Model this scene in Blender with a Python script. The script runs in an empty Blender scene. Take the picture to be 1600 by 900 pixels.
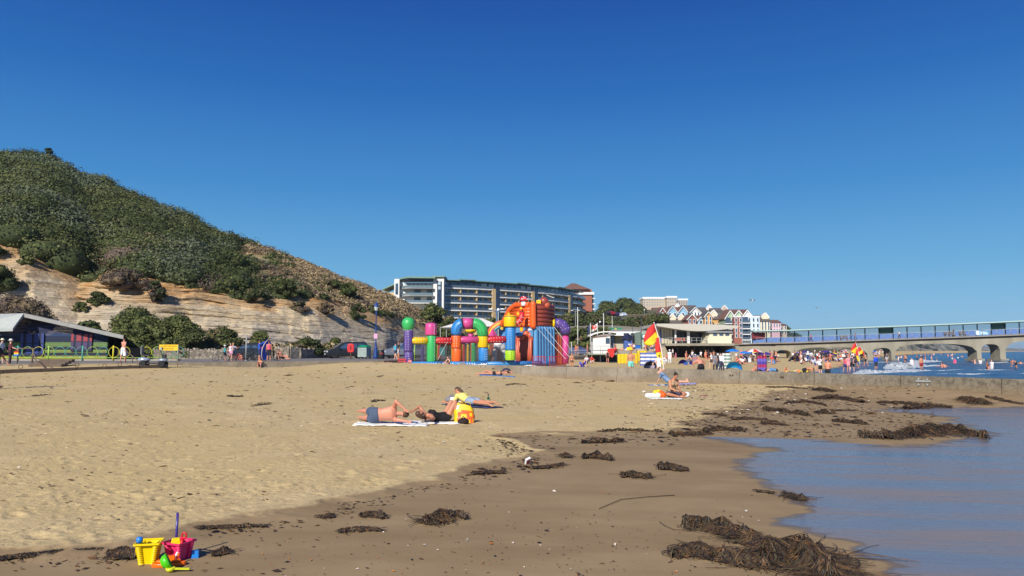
import bpy,bmesh,math,random
import numpy as np
from mathutils import Vector,Matrix,Euler
R=math.radians
scene=bpy.context.scene
COL=scene.collection
random.seed(7); np.random.seed(7)
# ---------------- camera, world, sun, exposure ----------------
CAMZ,FPX,HOR=1.7,1200.0,547.0
PITCH=math.atan((HOR-450)/FPX)
cam_d=bpy.data.cameras.new("camera")
cam=bpy.data.objects.new("camera",cam_d); COL.objects.link(cam)
cam.location=(0,0,CAMZ); cam.rotation_euler=(math.pi/2+PITCH,0,0)
cam_d.sensor_width=36; cam_d.lens=FPX/1600*36
cam_d.clip_start=0.1; cam_d.clip_end=30000
scene.camera=cam
SUN_AZ,SUN_EL=R(24),R(33)
sun_vec=Vector((-math.sin(SUN_AZ)*math.cos(SUN_EL),-math.cos(SUN_AZ)*math.cos(SUN_EL),math.sin(SUN_EL)))
world=bpy.data.worlds.new("World"); scene.world=world; world.use_nodes=True
wn=world.node_tree; wn.nodes.clear()
sky=wn.nodes.new("ShaderNodeTexSky"); sky.sky_type='NISHITA'; sky.sun_disc=False
sky.sun_elevation=SUN_EL; sky.sun_rotation=math.atan2(sun_vec.x,sun_vec.y)
sky.altitude=0; sky.air_density=1.0; sky.dust_density=0.35; sky.ozone_density=3.0
hs=wn.nodes.new("ShaderNodeHueSaturation"); hs.inputs['Saturation'].default_value=1.12; hs.inputs['Value'].default_value=1.0
hs.inputs['Hue'].default_value=0.505
bg=wn.nodes.new("ShaderNodeBackground"); bg.inputs[1].default_value=0.105
wo=wn.nodes.new("ShaderNodeOutputWorld")
geo=wn.nodes.new("ShaderNodeNewGeometry"); sep=wn.nodes.new("ShaderNodeSeparateXYZ"); wn.links.new(geo.outputs['Incoming'],sep.inputs[0])
neg=wn.nodes.new("ShaderNodeMath"); neg.operation='MULTIPLY'; neg.inputs[1].default_value=-1.0; wn.links.new(sep.outputs[2],neg.inputs[0])
rp=wn.nodes.new("ShaderNodeValToRGB"); wn.links.new(neg.outputs[0],rp.inputs[0])
SKYC=[(0.0,(150,196,226)),(0.035,(128,184,222)),(0.10,(98,166,213)),(0.20,(62,136,200)),(0.32,(33,103,180)),(0.43,(19,77,160)),(1.0,(14,48,120))]
def _l(v):v/=255; return v/12.92 if v<=0.04045 else((v+0.055)/1.055)**2.4
for i,(p_,c_)in enumerate(SKYC):
 e=rp.color_ramp.elements[i]if i<2 else rp.color_ramp.elements.new(p_)
 e.position=p_; e.color=tuple(_l(v)/bg.inputs[1].default_value/8.0 for v in c_)+(1,)
sc8=wn.nodes.new("ShaderNodeVectorMath"); sc8.operation='SCALE'; sc8.inputs[3].default_value=8.0; wn.links.new(rp.outputs[0],sc8.inputs[0])
wm=wn.nodes.new("ShaderNodeMix"); wm.data_type='RGBA'; wm.inputs[0].default_value=0.92
wn.links.new(sky.outputs[0],hs.inputs['Color']); wn.links.new(hs.outputs[0],wm.inputs[6]); wn.links.new(sc8.outputs[0],wm.inputs[7]); wn.links.new(wm.outputs[2],bg.inputs[0]); wn.links.new(bg.outputs[0],wo.inputs[0])
sd=bpy.data.lights.new("sun",'SUN'); sd.energy=5.0; sd.angle=R(0.53); sd.color=(1.0,0.95,0.86)
sun=bpy.data.objects.new("sun",sd); COL.objects.link(sun)
sun.rotation_euler=(-sun_vec).to_track_quat('-Z','Y').to_euler()
sun.location=(0,-20,40)
scene.view_settings.view_transform='Standard'; scene.view_settings.look='None'
scene.view_settings.exposure=0.08; scene.view_settings.gamma=1.0
scene.view_settings.use_curve_mapping=False
scene.render.engine='CYCLES'
scene.cycles.use_denoising=True
HAZE=0.00012
scene.cycles.max_bounces=6; scene.cycles.diffuse_bounces=2; scene.cycles.glossy_bounces=3
scene.cycles.transparent_max_bounces=8; scene.cycles.volume_bounces=0
# ---------------- helpers: pixel of the photograph -> world ----------------
def ray(px,py):
 x=(px-800)/FPX; y=(450-py)/FPX
 return Vector((x,math.cos(PITCH)-y*math.sin(PITCH),math.sin(PITCH)+y*math.cos(PITCH)))
def P(px,py,Y):
 d=ray(px,py); t=Y/d.y
 return Vector((d.x*t,Y,CAMZ+d.z*t))
def onz(px,py,z):
 d=ray(px,py); t=(z-CAMZ)/d.z
 return Vector((d.x*t,d.y*t,z))
def lerp(a,b,t):return a+(b-a)*t
def tab(table,x):return float(np.interp(x,[p[0]for p in table],[p[1]for p in table]))
def _hash(ix,iy,seed):
 h=(ix.astype(np.int64)*374761393+iy.astype(np.int64)*668265263+seed*974711)&0xffffffff
 h=((h^(h>>13))*1274126177)&0xffffffff
 return((h^(h>>16))&0xffff)/65535.0
def vnoise(x,y,seed=0):
 x=np.asarray(x,float); y=np.asarray(y,float)
 ix=np.floor(x); iy=np.floor(y); fx=x-ix; fy=y-iy
 fx=fx*fx*(3-2*fx); fy=fy*fy*(3-2*fy)
 a=_hash(ix,iy,seed); b=_hash(ix+1,iy,seed); c=_hash(ix,iy+1,seed); d=_hash(ix+1,iy+1,seed)
 return(a*(1-fx)+b*fx)*(1-fy)+(c*(1-fx)+d*fx)*fy
def fbm(x,y,o=4,seed=0):
 s=0; a=0.5
 for i in range(o):
  s=s+a*vnoise(np.asarray(x)*2**i,np.asarray(y)*2**i,seed+i*17); a*=0.5
 return s
 # waterline of the sea (world XY, z = -0.5)
SEA=-0.5
WL=[(14,-60),(15,-20),(17,0),(20,15),(23.5,28),(25,50),(26.5,71),(51,115),(74,165),(147,293),(260,480),(766,1150),(1600,2000),(3000,3000)]
def sdist(X,Y,line):
 """signed distance to a polyline, + on its left side when walking along it"""
 X=np.asarray(X,float); Y=np.asarray(Y,float)
 best=np.full(X.shape,1e18); sg=np.zeros(X.shape)
 for(x0,y0),(x1,y1)in zip(line[:-1],line[1:]):
  dx,dy=x1-x0,y1-y0; L2=dx*dx+dy*dy
  t=np.clip(((X-x0)*dx+(Y-y0)*dy)/L2,0,1)
  qx,qy=X-(x0+t*dx),Y-(y0+t*dy)
  d2=qx*qx+qy*qy
  m=d2<best
  best=np.where(m,d2,best)
  sg=np.where(m,dx*qy-dy*qx,sg)
 return np.sqrt(best)*np.where(sg>=0,1,-1)
def tz(X,Y):
 s=sdist(X,Y,WL)
 z=np.interp(s,[-400,-20,0,5,16,24,30,45,60,100],[-8,-1.6,-0.5,-0.32,-0.05,.10,.28,.35,.38,.42])
 X=np.asarray(X,float); Y=np.asarray(Y,float)
 sm=lambda v,a,b:(lambda t:t*t*(3-2*t))(np.clip((v-a)/(b-a),0,1))
 g=Y-(47.2-0.97*X)
 z=z+0.50*sm(X,2.5,-3.5)*sm(X,-20,-10)*np.where(g<0,np.exp(-(g/7)**2),np.exp(-(g/5)**2))
 z=z+np.interp(X,[6,12,16.5,19,22],[0,.28,.5,.33,0])*np.where(Y<60,np.exp(-(g/4.0)**2),0)
 z=z+0.36*sm(X,-16,-27)*np.exp(-((Y-53)/8.0)**2)
 return z
def tz1(x,y):return float(tz(np.array([x]),np.array([y]))[0])
def onterr(px,py):
 z=0.0
 for _ in range(40):
  p=onz(px,py,z); z=0.5*z+0.5*tz1(p.x,p.y)
 return Vector((p.x,p.y,tz1(p.x,p.y)))
def gp(x,y):return Vector((x,y,tz1(x,y)))
# ---------------- materials ----------------
def srgb(c):
 f=lambda v:v/12.92 if v<=0.04045 else((v+0.055)/1.055)**2.4
 return tuple(f(v/255)for v in c)
MATS={}
def mat(name,col,rough=0.6,var=0.12,vscale=3.0,bump=0.0,bscale=20.0,metal=0.0,spec=0.5,col2=None,stretch=None,alpha=1.0,coat=0.0,coord='Object',detail=4,dist=0.01):
 """procedural material: base colour with noise variation and optional bump"""
 if name in MATS:return MATS[name]
 m=bpy.data.materials.new(name); m.use_nodes=True; MATS[name]=m
 nt=m.node_tree; b=nt.nodes['Principled BSDF']
 b.inputs['Roughness'].default_value=rough; b.inputs['Metallic'].default_value=metal
 b.inputs['Specular IOR Level'].default_value=spec; b.inputs['Coat Weight'].default_value=coat
 b.inputs['Alpha'].default_value=alpha
 tc=nt.nodes.new('ShaderNodeTexCoord'); mp=nt.nodes.new('ShaderNodeMapping')
 if stretch:mp.inputs['Scale'].default_value=stretch
 nt.links.new(tc.outputs[coord],mp.inputs[0])
 nz=nt.nodes.new('ShaderNodeTexNoise'); nz.inputs['Scale'].default_value=vscale; nz.inputs['Detail'].default_value=detail
 nt.links.new(mp.outputs[0],nz.inputs[0])
 mr=nt.nodes.new('ShaderNodeMapRange'); mr.inputs[1].default_value=0.3; mr.inputs[2].default_value=0.7
 nt.links.new(nz.outputs[0],mr.inputs[0])
 mx=nt.nodes.new('ShaderNodeMix'); mx.data_type='RGBA'
 nt.links.new(mr.outputs[0],mx.inputs[0])
 c2=col2 if col2 else tuple(min(1,v*(1+var))for v in col)
 c1=col if col2 else tuple(v*(1-var)for v in col)
 mx.inputs[6].default_value=(*c1,1); mx.inputs[7].default_value=(*c2,1)
 nt.links.new(mx.outputs[2],b.inputs['Base Color'])
 if bump:
  nb=nt.nodes.new('ShaderNodeTexNoise'); nb.inputs['Scale'].default_value=bscale; nb.inputs['Detail'].default_value=5
  nt.links.new(mp.outputs[0],nb.inputs[0])
  bp=nt.nodes.new('ShaderNodeBump'); bp.inputs['Strength'].default_value=bump; bp.inputs['Distance'].default_value=dist
  nt.links.new(nb.outputs[0],bp.inputs['Height']); nt.links.new(bp.outputs[0],b.inputs['Normal'])
 return m
def M(name,rgb,rough=0.6,**k):
 return mat(name,srgb(rgb),rough,**k)
 # ---------------- mesh builder ----------------
class MB:
 def __init__(s):s.v=[]; s.f=[]; s.m=[]; s.sm=[]
 def add(s,vs,fs,mi=0,smooth=False):
  o=len(s.v); s.v.extend([tuple(q)for q in vs])
  s.f.extend([tuple(i+o for i in f)for f in fs]); s.m.extend([mi]*len(fs)); s.sm.extend([smooth]*len(fs))
  return s
 def box(s,c,size,rz=0,mi=0,taper=1.0,M4=None):
  cx,cy,cz=c; a,b,h=size[0]/2,size[1]/2,size[2]/2
  vs=[]
  for k,(sz,t)in enumerate(((-1,1),(1,taper))):
   for sx,sy in((-1,-1),(1,-1),(1,1),(-1,1)):
    x,y=sx*a*t,sy*b*t
    vs.append((cx+x*math.cos(rz)-y*math.sin(rz),cy+x*math.sin(rz)+y*math.cos(rz),cz+sz*h))
  if M4:vs=[M4@Vector(q)for q in vs]
  return s.add(vs,[(3,2,1,0),(4,5,6,7),(0,1,5,4),(1,2,6,5),(2,3,7,6),(3,0,4,7)],mi)
 def beam(s,a,b,w,h,mi=0,up=(0,0,1)):
  a=Vector(a); b=Vector(b); d=(b-a).normalized(); u=Vector(up)
  if abs(d.dot(u))>0.98:u=Vector((0,1,0))
  x=d.cross(u).normalized(); z=x.cross(d).normalized()
  vs=[p+x*(sx*w/2)+z*(sz*h/2)for p in(a,b)for sx,sz in((-1,-1),(1,-1),(1,1),(-1,1))]
  return s.add(vs,[(3,2,1,0),(4,5,6,7),(0,1,5,4),(1,2,6,5),(2,3,7,6),(3,0,4,7)],mi)
 def tube(s,pts,r,n=8,mi=0,cap=True,smooth=True,flat=1.0,closed=False):
  pts=[Vector(p)for p in pts]; N=len(pts)
  rs=r if hasattr(r,'__len__')else[r]*N
  vs=[]; prev=None
  for i,p in enumerate(pts):
   if closed:d=pts[(i+1)%N]-pts[i-1]
   else:d=pts[min(i+1,N-1)]-pts[max(i-1,0)]
   if d.length<1e-9:d=Vector((0,0,1))
   d.normalize()
   if prev is None:
    u=Vector((0,0,1))if abs(d.z)<0.95 else Vector((0,1,0))
    x=d.cross(u).normalized()
   else:
    x=(prev-d*prev.dot(d))
    x=x.normalized()if x.length>1e-6 else d.orthogonal().normalized()
   prev=x; y=d.cross(x)
   for k in range(n):
    a=2*math.pi*k/n
    vs.append(p+x*(math.cos(a)*rs[i])+y*(math.sin(a)*rs[i]*flat))
  fs=[]
  for i in range(N if closed else N-1):
   j=(i+1)%N
   for k in range(n):
    fs.append((i*n+k,i*n+(k+1)%n,j*n+(k+1)%n,j*n+k))
  s.add(vs,fs,mi,smooth)
  if cap and not closed:
   o=len(s.v)-len(vs)
   s.f.append(tuple(o+k for k in range(n-1,-1,-1))); s.m.append(mi); s.sm.append(False)
   s.f.append(tuple(o+(N-1)*n+k for k in range(n))); s.m.append(mi); s.sm.append(False)
  return s
 def lathe(s,prof,c=(0,0,0),n=20,mi=0,smooth=True,sx=1,sy=1,M4=None):
  vs=[]
  for(r,z)in prof:
   for k in range(n):
    a=2*math.pi*k/n
    v=Vector((c[0]+r*sx*math.cos(a),c[1]+r*sy*math.sin(a),c[2]+z))
    vs.append(M4@v if M4 else v)
  fs=[(i*n+k,i*n+(k+1)%n,(i+1)*n+(k+1)%n,(i+1)*n+k)for i in range(len(prof)-1)for k in range(n)]
  if prof[0][0]>1e-5:fs.append(tuple(range(n-1,-1,-1)))
  if prof[-1][0]>1e-5:fs.append(tuple((len(prof)-1)*n+k for k in range(n)))
  return s.add(vs,fs,mi,smooth)
 def ell(s,c,r,n=12,m=8,mi=0,M4=None,smooth=True):
  if not hasattr(r,'__len__'):r=(r,r,r)
  vs=[]
  for i in range(m+1):
   t=math.pi*i/m; zz=-math.cos(t); rr=max(math.sin(t),1e-4)
   for k in range(n):
    a=2*math.pi*k/n
    v=Vector((r[0]*rr*math.cos(a),r[1]*rr*math.sin(a),r[2]*zz))
    if M4:v=M4@v
    vs.append(v+Vector(c))
  fs=[(i*n+k,i*n+(k+1)%n,(i+1)*n+(k+1)%n,(i+1)*n+k)for i in range(m)for k in range(n)]
  return s.add(vs,fs,mi,smooth)
 def cap(s,a,b,ra,rb,n=10,mi=0,flat=1.0,side=None):
  """tapered capsule"""
  a=Vector(a); b=Vector(b); d=(b-a)
  if d.length<1e-6:d=Vector((0,0,1e-3))
  d=d.normalized(); pts=[]; rs=[]
  for t in(0.02,0.3,0.65,0.92):pts.append(a-d*ra*math.cos(t*math.pi/2)); rs.append(ra*math.sin(t*math.pi/2))
  pts.append(a); rs.append(ra); pts.append(b); rs.append(rb)
  for t in(0.92,0.65,0.3,0.02):pts.append(b+d*rb*math.cos(t*math.pi/2)); rs.append(rb*math.sin(t*math.pi/2))
  return s.tube(pts,rs,n=n,mi=mi,flat=flat)
 def prism(s,poly,z0,z1,mi=0,M4=None):
  n=len(poly)
  vs=[Vector((x,y,z0))for x,y in poly]+[Vector((x,y,z1))for x,y in poly]
  if M4:vs=[M4@v for v in vs]
  return s.add(vs,[tuple(range(n-1,-1,-1)),tuple(range(n,2*n))]+[(k,(k+1)%n,n+(k+1)%n,n+k)for k in range(n)],mi)
 def quad(s,a,b,c,d,mi=0):return s.add([a,b,c,d],[(0,1,2,3)],mi)
 def mesh(s,name,mats):
  me=bpy.data.meshes.new(name); me.from_pydata([tuple(v)for v in s.v],[],s.f)
  for m in(mats if isinstance(mats,(list,tuple))else[mats]):me.materials.append(m)
  me.polygons.foreach_set('material_index',s.m); me.polygons.foreach_set('use_smooth',s.sm)
  me.update(); return me
 def build(s,name,mats,parent=None,label=None):
  o=bpy.data.objects.new(name,s.mesh(name,mats)); COL.objects.link(o)
  if parent is not None:o.parent=parent
  if label:o['label']=label
  return o
def tag(o,label=None,cat=None,group=None,kind=None):
 if label:o['label']=label
 if cat:o['category']=cat
 if group:o['group']=group
 if kind:o['kind']=kind
 return o
def thing(name,label,cat,loc=(0,0,0),rz=0.0,group=None,s=1.0):
 o=bpy.data.objects.new(name,None); COL.objects.link(o)
 o.location=loc; o.rotation_euler=(0,0,rz); o.scale=(s,s,s); o.empty_display_size=0.2
 return tag(o,label,cat,group)
def copy_tree(o,parent=None):
 c=o.copy(); COL.objects.link(c); c.parent=parent
 for ch in list(o.children):copy_tree(ch,c)
 return c
def bevel(o,w=0.01,seg=2):
 m=o.modifiers.new('bevel','BEVEL'); m.width=w; m.segments=seg; m.limit_method='ANGLE'; return o
def grid_mesh(name,V,mats,kind='structure',attr=None,smooth=True):
 """V: (rows, cols, 3) array -> mesh object"""
 r,c=V.shape[:2]
 idx=np.arange(r*c).reshape(r,c)
 F=np.stack([idx[:-1,:-1],idx[:-1,1:],idx[1:,1:],idx[1:,:-1]],-1).reshape(-1,4)
 me=bpy.data.meshes.new(name)
 me.vertices.add(r*c); me.vertices.foreach_set('co',V.reshape(-1).astype(np.float32))
 me.loops.add(F.size); me.loops.foreach_set('vertex_index',F.reshape(-1).astype(np.int32))
 me.polygons.add(len(F)); me.polygons.foreach_set('loop_start',np.arange(0,F.size,4,dtype=np.int32))
 try:me.polygons.foreach_set('loop_total',np.full(len(F),4,dtype=np.int32))
 except Exception:pass
 me.polygons.foreach_set('use_smooth',np.full(len(F),smooth))
 for m in(mats if isinstance(mats,(list,tuple))else[mats]):me.materials.append(m)
 me.update(calc_edges=True)
 if attr:
  for k,a in attr.items():
   at=me.attributes.new(k,'FLOAT','POINT'); at.data.foreach_set('value',np.asarray(a,np.float32).reshape(-1))
 o=bpy.data.objects.new(name,me); COL.objects.link(o)
 if kind:o['kind']=kind
 return o
def quads_mesh(name,V,mats,mi=None,smooth=False):
 """V: (n,4,3) loose quads -> mesh"""
 n=len(V); me=bpy.data.meshes.new(name)
 me.vertices.add(n*4); me.vertices.foreach_set('co',V.reshape(-1).astype(np.float32))
 me.loops.add(n*4); me.loops.foreach_set('vertex_index',np.arange(n*4,dtype=np.int32))
 me.polygons.add(n); me.polygons.foreach_set('loop_start',np.arange(0,n*4,4,dtype=np.int32))
 try:me.polygons.foreach_set('loop_total',np.full(n,4,dtype=np.int32))
 except Exception:pass
 for m in mats:me.materials.append(m)
 if mi is not None:me.polygons.foreach_set('material_index',np.asarray(mi,np.int32))
 me.update(calc_edges=True)
 return me
 # ======================= THE SETTING: sand, sea, promenade, cliff =======================
def nodes(name):
 m=bpy.data.materials.new(name); m.use_nodes=True; MATS[name]=m
 nt=m.node_tree
 return m,nt,nt.nodes['Principled BSDF']
def N(nt,t,**k):
 n=nt.nodes.new(t)
 for a,v in k.items():setattr(n,a,v)
 return n
def L(nt,a,b):nt.links.new(a,b)
def mixc(nt,fac,a,b,blend='MIX'):
 m=nt.nodes.new('ShaderNodeMix'); m.data_type='RGBA'; m.blend_type=blend
 for sock,v in((m.inputs[0],fac),(m.inputs[6],a),(m.inputs[7],b)):
  if hasattr(v,'links')or isinstance(v,bpy.types.NodeSocket):nt.links.new(v,sock)
  elif isinstance(v,(int,float)):sock.default_value=v
  else:sock.default_value=(*v,1)
 return m.outputs[2]
def rng(nt,v,a,b,c=0.0,d=1.0):
 m=nt.nodes.new('ShaderNodeMapRange'); nt.links.new(v,m.inputs[0])
 for i,q in enumerate((a,b,c,d)):m.inputs[i+1].default_value=q
 return m.outputs[0]
def mth(nt,op,a,b=0.0,c=0.0):
 m=nt.nodes.new('ShaderNodeMath'); m.operation=op
 for i,v in enumerate((a,b,c)):
  if isinstance(v,bpy.types.NodeSocket):nt.links.new(v,m.inputs[i])
  else:m.inputs[i].default_value=v
 return m.outputs[0]
def noise(nt,vec,scale,detail=4,rough=0.5,stretch=None,rot=None):
 if stretch or rot:
  mp=nt.nodes.new('ShaderNodeMapping'); nt.links.new(vec,mp.inputs[0])
  if stretch:mp.inputs['Scale'].default_value=stretch
  if rot:mp.inputs['Rotation'].default_value=rot
  vec=mp.outputs[0]
 n=nt.nodes.new('ShaderNodeTexNoise'); n.inputs['Scale'].default_value=scale; n.inputs['Detail'].default_value=detail
 n.inputs['Roughness'].default_value=rough; nt.links.new(vec,n.inputs[0]); return n.outputs[0]
 # --- sand
sandm,nt,B=nodes('sand')
tc=N(nt,'ShaderNodeTexCoord').outputs['Object']
wet=N(nt,'ShaderNodeAttribute',attribute_name='wet').outputs['Fac']
n1=noise(nt,tc,1.3,6,0.6); n2=noise(nt,tc,13.0,5,0.65); n3=noise(nt,tc,0.25,3); n4=noise(nt,tc,70.0,3,0.7)
wv=mth(nt,'ADD',wet,mth(nt,'MULTIPLY',mth(nt,'SUBTRACT',n2,0.5),0.25))
wv=rng(nt,mth(nt,'ADD',wv,mth(nt,'MULTIPLY',mth(nt,'SUBTRACT',n1,0.5),0.3)),0.42,0.58)
dry=mixc(nt,rng(nt,n1,0.3,0.7),(0.53,0.395,0.20),(0.66,0.505,0.28))
dry=mixc(nt,rng(nt,n3,0.35,0.65),dry,(0.59,0.44,0.21))
spk=rng(nt,n4,0.60,0.72); dry=mixc(nt,mth(nt,'MULTIPLY',spk,0.55),dry,(0.20,0.13,0.07))
n5=noise(nt,tc,16.0,3,0.6,stretch=(1.0,1.3,1)); dry=mixc(nt,mth(nt,'MULTIPLY',rng(nt,n5,0.63,0.70),0.6),dry,(0.17,0.11,0.06))
n6=noise(nt,tc,3.1,5,0.65,stretch=(0.8,1.5,1)); dry=mixc(nt,mth(nt,'MULTIPLY',rng(nt,n6,0.62,0.68),0.55),dry,(0.24,0.16,0.08))
wc=mixc(nt,rng(nt,n1,0.3,0.7),(0.31,0.215,0.115),(0.37,0.262,0.145))
wc=mixc(nt,rng(nt,noise(nt,tc,0.6,4,0.6,stretch=(0.5,1.6,1),rot=(0,0,0.35)),0.45,0.7),wc,(0.265,0.18,0.095))
L(nt,mixc(nt,wv,dry,wc),B.inputs['Base Color'])
L(nt,rng(nt,wv,0,1,0.95,0.8),B.inputs['Roughness']); B.inputs['Specular IOR Level'].default_value=0.06
hgt=mth(nt,'MULTIPLY',mth(nt,'ADD',mth(nt,'MULTIPLY',n2,1.0),mth(nt,'MULTIPLY',n5,0.6)),mth(nt,'SUBTRACT',1.06,wv))
bp=N(nt,'ShaderNodeBump'); bp.inputs['Strength'].default_value=0.7; bp.inputs['Distance'].default_value=0.022
L(nt,mth(nt,'ADD',hgt,mth(nt,'MULTIPLY',n4,0.06)),bp.inputs['Height']); L(nt,bp.outputs[0],B.inputs['Normal'])
# dry / wet boundary, read off the photograph and laid out on the ground
wetpx=[(-700,930),(-200,885),(0,868),(120,866),(200,858),(300,826),(400,812),(500,790),(560,778),(620,758),(690,742),(770,726),(818,714),(832,704),(800,690),(776,682),(850,676),(960,672),(1050,670),(1082,658),(1100,645),(1160,628),(1200,612),(1290,604),(1350,602)]
WETL=[tuple(onz(px,py,0.02)[:2])for px,py in wetpx]+[(23,45),(24,60),(24.5,68),(48,112),(70,163),(143,293),(256,480),(760,1150),(1600,2010)]
# thin sheet of swash water over the wet sand
swpx=[(1440,960),(1390,905),(1345,880),(1290,852),(1215,828),(1192,818),(1226,808),(1232,797),(1212,784),(1168,764),(1138,740),(1122,724),(1150,714),(1195,703),(1130,696),(1108,687),(1180,684),(1290,687),(1370,692),(1450,690),(1530,668),(1470,655),(1475,645),(1400,640),(1362,637),(1385,632),(1470,631),(1560,630),(1640,632),(1800,636)]
SWL=[tuple(onz(px,py,-0.1)[:2])for px,py in swpx]
SWL=[(2.2,-6),(2.9,2)]+SWL
def fan(rs,a0,a1,nc):
 A=np.linspace(R(a0),R(a1),nc); RR,AA=np.meshgrid(rs,A,indexing='ij')
 return RR*np.sin(AA),RR*np.cos(AA)
rs=np.concatenate([np.geomspace(0.6,4.5,30)[:-1],np.geomspace(4.5,75,720)[:-1],np.geomspace(75,1500,130)])
X,Y=fan(rs,-62,62,840)
Z=tz(X,Y)
wd=-sdist(X,Y,WETL)
wd=wd+(fbm(X*1.1,Y*1.6,4,5)-0.47)*0.9*np.clip(Y/12,0.5,2.0)
wetv=np.clip(wd/0.35*0.5+0.5,0,1)
drym=1-wetv
dist=np.hypot(X,Y)
amp=drym*np.clip(1.15-dist/70,0.15,1)
Z=Z+amp*(fbm(X*1.7,Y*1.7,4,2)-0.45)*0.028+drym*(fbm(X*0.35,Y*0.35,3,9)-0.45)*0.07
Z=Z+wetv*(fbm(X*0.5,Y*0.8,3,12)-0.45)*0.012+0.028*np.clip(-np.abs(wd)/0.3+1,0,1)*(X<24)
# footprints: pits with a small rim
rr=np.hypot(X[:,0],Y[:,0]); dA=R(124)/839
rnd=np.random.RandomState(3)
for k in range(30000):
 r=math.exp(rnd.uniform(math.log(5.0),math.log(42)))if k%2 else 5+37*math.sqrt(rnd.rand())
 a=rnd.uniform(R(-52),R(50)); fx,fy=r*math.sin(a),r*math.cos(a)
 rad=rnd.uniform(0.028,0.07)if k%6 else rnd.uniform(.09,.13); dep=rad*rnd.uniform(0.08,0.19); rot=rnd.uniform(0,math.pi)
 i0,i1=np.searchsorted(rr,[r-rad*2.4,r+rad*2.4]); j=(a-R(-62))/dA; w=rad*2.4/(r*dA)
 j0,j1=max(0,int(j-w)),min(839,int(j+w)+2)
 if i1-i0<2 or j1-j0<2:continue
 xs=X[i0:i1,j0:j1]-fx; ys=Y[i0:i1,j0:j1]-fy
 u=(xs*math.cos(rot)+ys*math.sin(rot))/rad; v=(-xs*math.sin(rot)+ys*math.cos(rot))/(rad*0.6)
 q=u*u+v*v
 Z[i0:i1,j0:j1]+=drym[i0:i1,j0:j1]*dep*(-np.exp(-q)+0.55*np.exp(-(np.sqrt(q)-1.6)**2*3))
beach=grid_mesh('beach',np.stack([X,Y,Z],-1),sandm,'structure',{'wet':wetv})
# ground round the fan (behind and beside the camera)
gx=np.linspace(-160,160,80); gy=np.linspace(-120,90,60); GX,GY=np.meshgrid(gx,gy)
GZ=tz(GX,GY)-0.12-0.05*np.clip(GY,0,30)/10
back=grid_mesh('sand_ground',np.stack([GX,GY,GZ],-1),sandm,'structure',{'wet':np.clip(-sdist(GX,GY,WETL)/2+0.5,0,1)})
# --- swash sheet
swm,nt,B=nodes('swash_water')
tc=N(nt,'ShaderNodeTexCoord').outputs['Object']
a1=noise(nt,tc,0.9,6,0.62,stretch=(0.28,1.9,1),rot=(0,0,0.30)); a2=noise(nt,tc,6.0,5,0.7,stretch=(0.45,1.9,1),rot=(0,0,0.2))
L(nt,mixc(nt,rng(nt,a1,0.35,0.65),(0.27,0.21,0.17),(0.19,0.17,0.16)),B.inputs['Base Color'])
ed=N(nt,'ShaderNodeAttribute',attribute_name='edge').outputs['Fac']
L(nt,rng(nt,a1,0.38,0.6,0.34,0.17),B.inputs['Roughness']); B.inputs['IOR'].default_value=1.38; L(nt,mth(nt,'MULTIPLY',ed,rng(nt,a1,0.38,0.56,0.35,0.95)),B.inputs['Specular IOR Level'])
L(nt,mth(nt,'MULTIPLY',ed,rng(nt,a1,0.42,0.58,0.05,0.55)),B.inputs['Coat Weight']); B.inputs['Coat Roughness'].default_value=0.12
L(nt,rng(nt,ed,0.0,0.5),B.inputs['Alpha'])
bp=N(nt,'ShaderNodeBump'); bp.inputs['Strength'].default_value=0.5; bp.inputs['Distance'].default_value=0.02
L(nt,mth(nt,'ADD',a2,mth(nt,'MULTIPLY',a1,2.0)),bp.inputs['Height']); L(nt,bp.outputs[0],B.inputs['Normal']); L(nt,bp.outputs[0],B.inputs['Coat Normal'])
rs2=np.concatenate([np.geomspace(1.5,45,420)]); X2,Y2=fan(rs2,4,66,520)
sw=-sdist(X2,Y2,SWL)+(fbm(X2*1.3,Y2*3.2,4,31)-0.47)*0.8*np.clip(Y2/9,.6,2)+(fbm(X2*4,Y2*9,3,37)-.47)*.3
Zb=tz(X2,Y2)+(fbm(X2*0.5,Y2*0.8,3,12)-0.45)*0.012
Z2=Zb+np.clip(sw*0.05,-0.25,0.008)
under=(Zb<SEA+0.01)
Z2=np.where(under,np.minimum(Z2,SEA-0.02),Z2)
swash=grid_mesh('swash_water',np.stack([X2,Y2,Z2],-1),swm,'structure',{'edge':np.clip(sw/np.clip(Y2*.05,.28,.9),0,1)})
# --- sea: one sheet to the horizon
seam,nt,B=nodes('sea_water')
tc=N(nt,'ShaderNodeTexCoord').outputs['Object']
w1=noise(nt,tc,0.35,5,0.6,stretch=(0.55,1.3,1),rot=(0,0,-0.3)); w2=noise(nt,tc,2.2,4,0.6,stretch=(0.6,1.3,1)); w3=noise(nt,tc,0.05,4,0.55,stretch=(0.4,1.4,1))
L(nt,mixc(nt,rng(nt,w3,0.35,0.65),(0.012,0.045,0.115),(0.03,0.075,0.14)),B.inputs['Base Color'])
B.inputs['Roughness'].default_value=0.22; B.inputs['IOR'].default_value=1.33
bp=N(nt,'ShaderNodeBump'); bp.inputs['Strength'].default_value=1.0; bp.inputs['Distance'].default_value=0.35
L(nt,mth(nt,'ADD',w1,mth(nt,'MULTIPLY',w2,0.25)),bp.inputs['Height']); L(nt,bp.outputs[0],B.inputs['Normal'])
rs3=np.concatenate([np.geomspace(14,260,300)[:-1],np.geomspace(260,9000,70)]); X3,Y3=fan(rs3,-8,100,420)
s3=sdist(X3,Y3,WL)
ph=s3*0.55+fbm(X3*0.03,Y3*0.03,3,3)*7
wave=(0.5+0.5*np.sin(ph))**3*0.16*np.clip(-s3/8,0,1)*np.clip(1-np.hypot(X3,Y3)/400,0,1)
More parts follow.
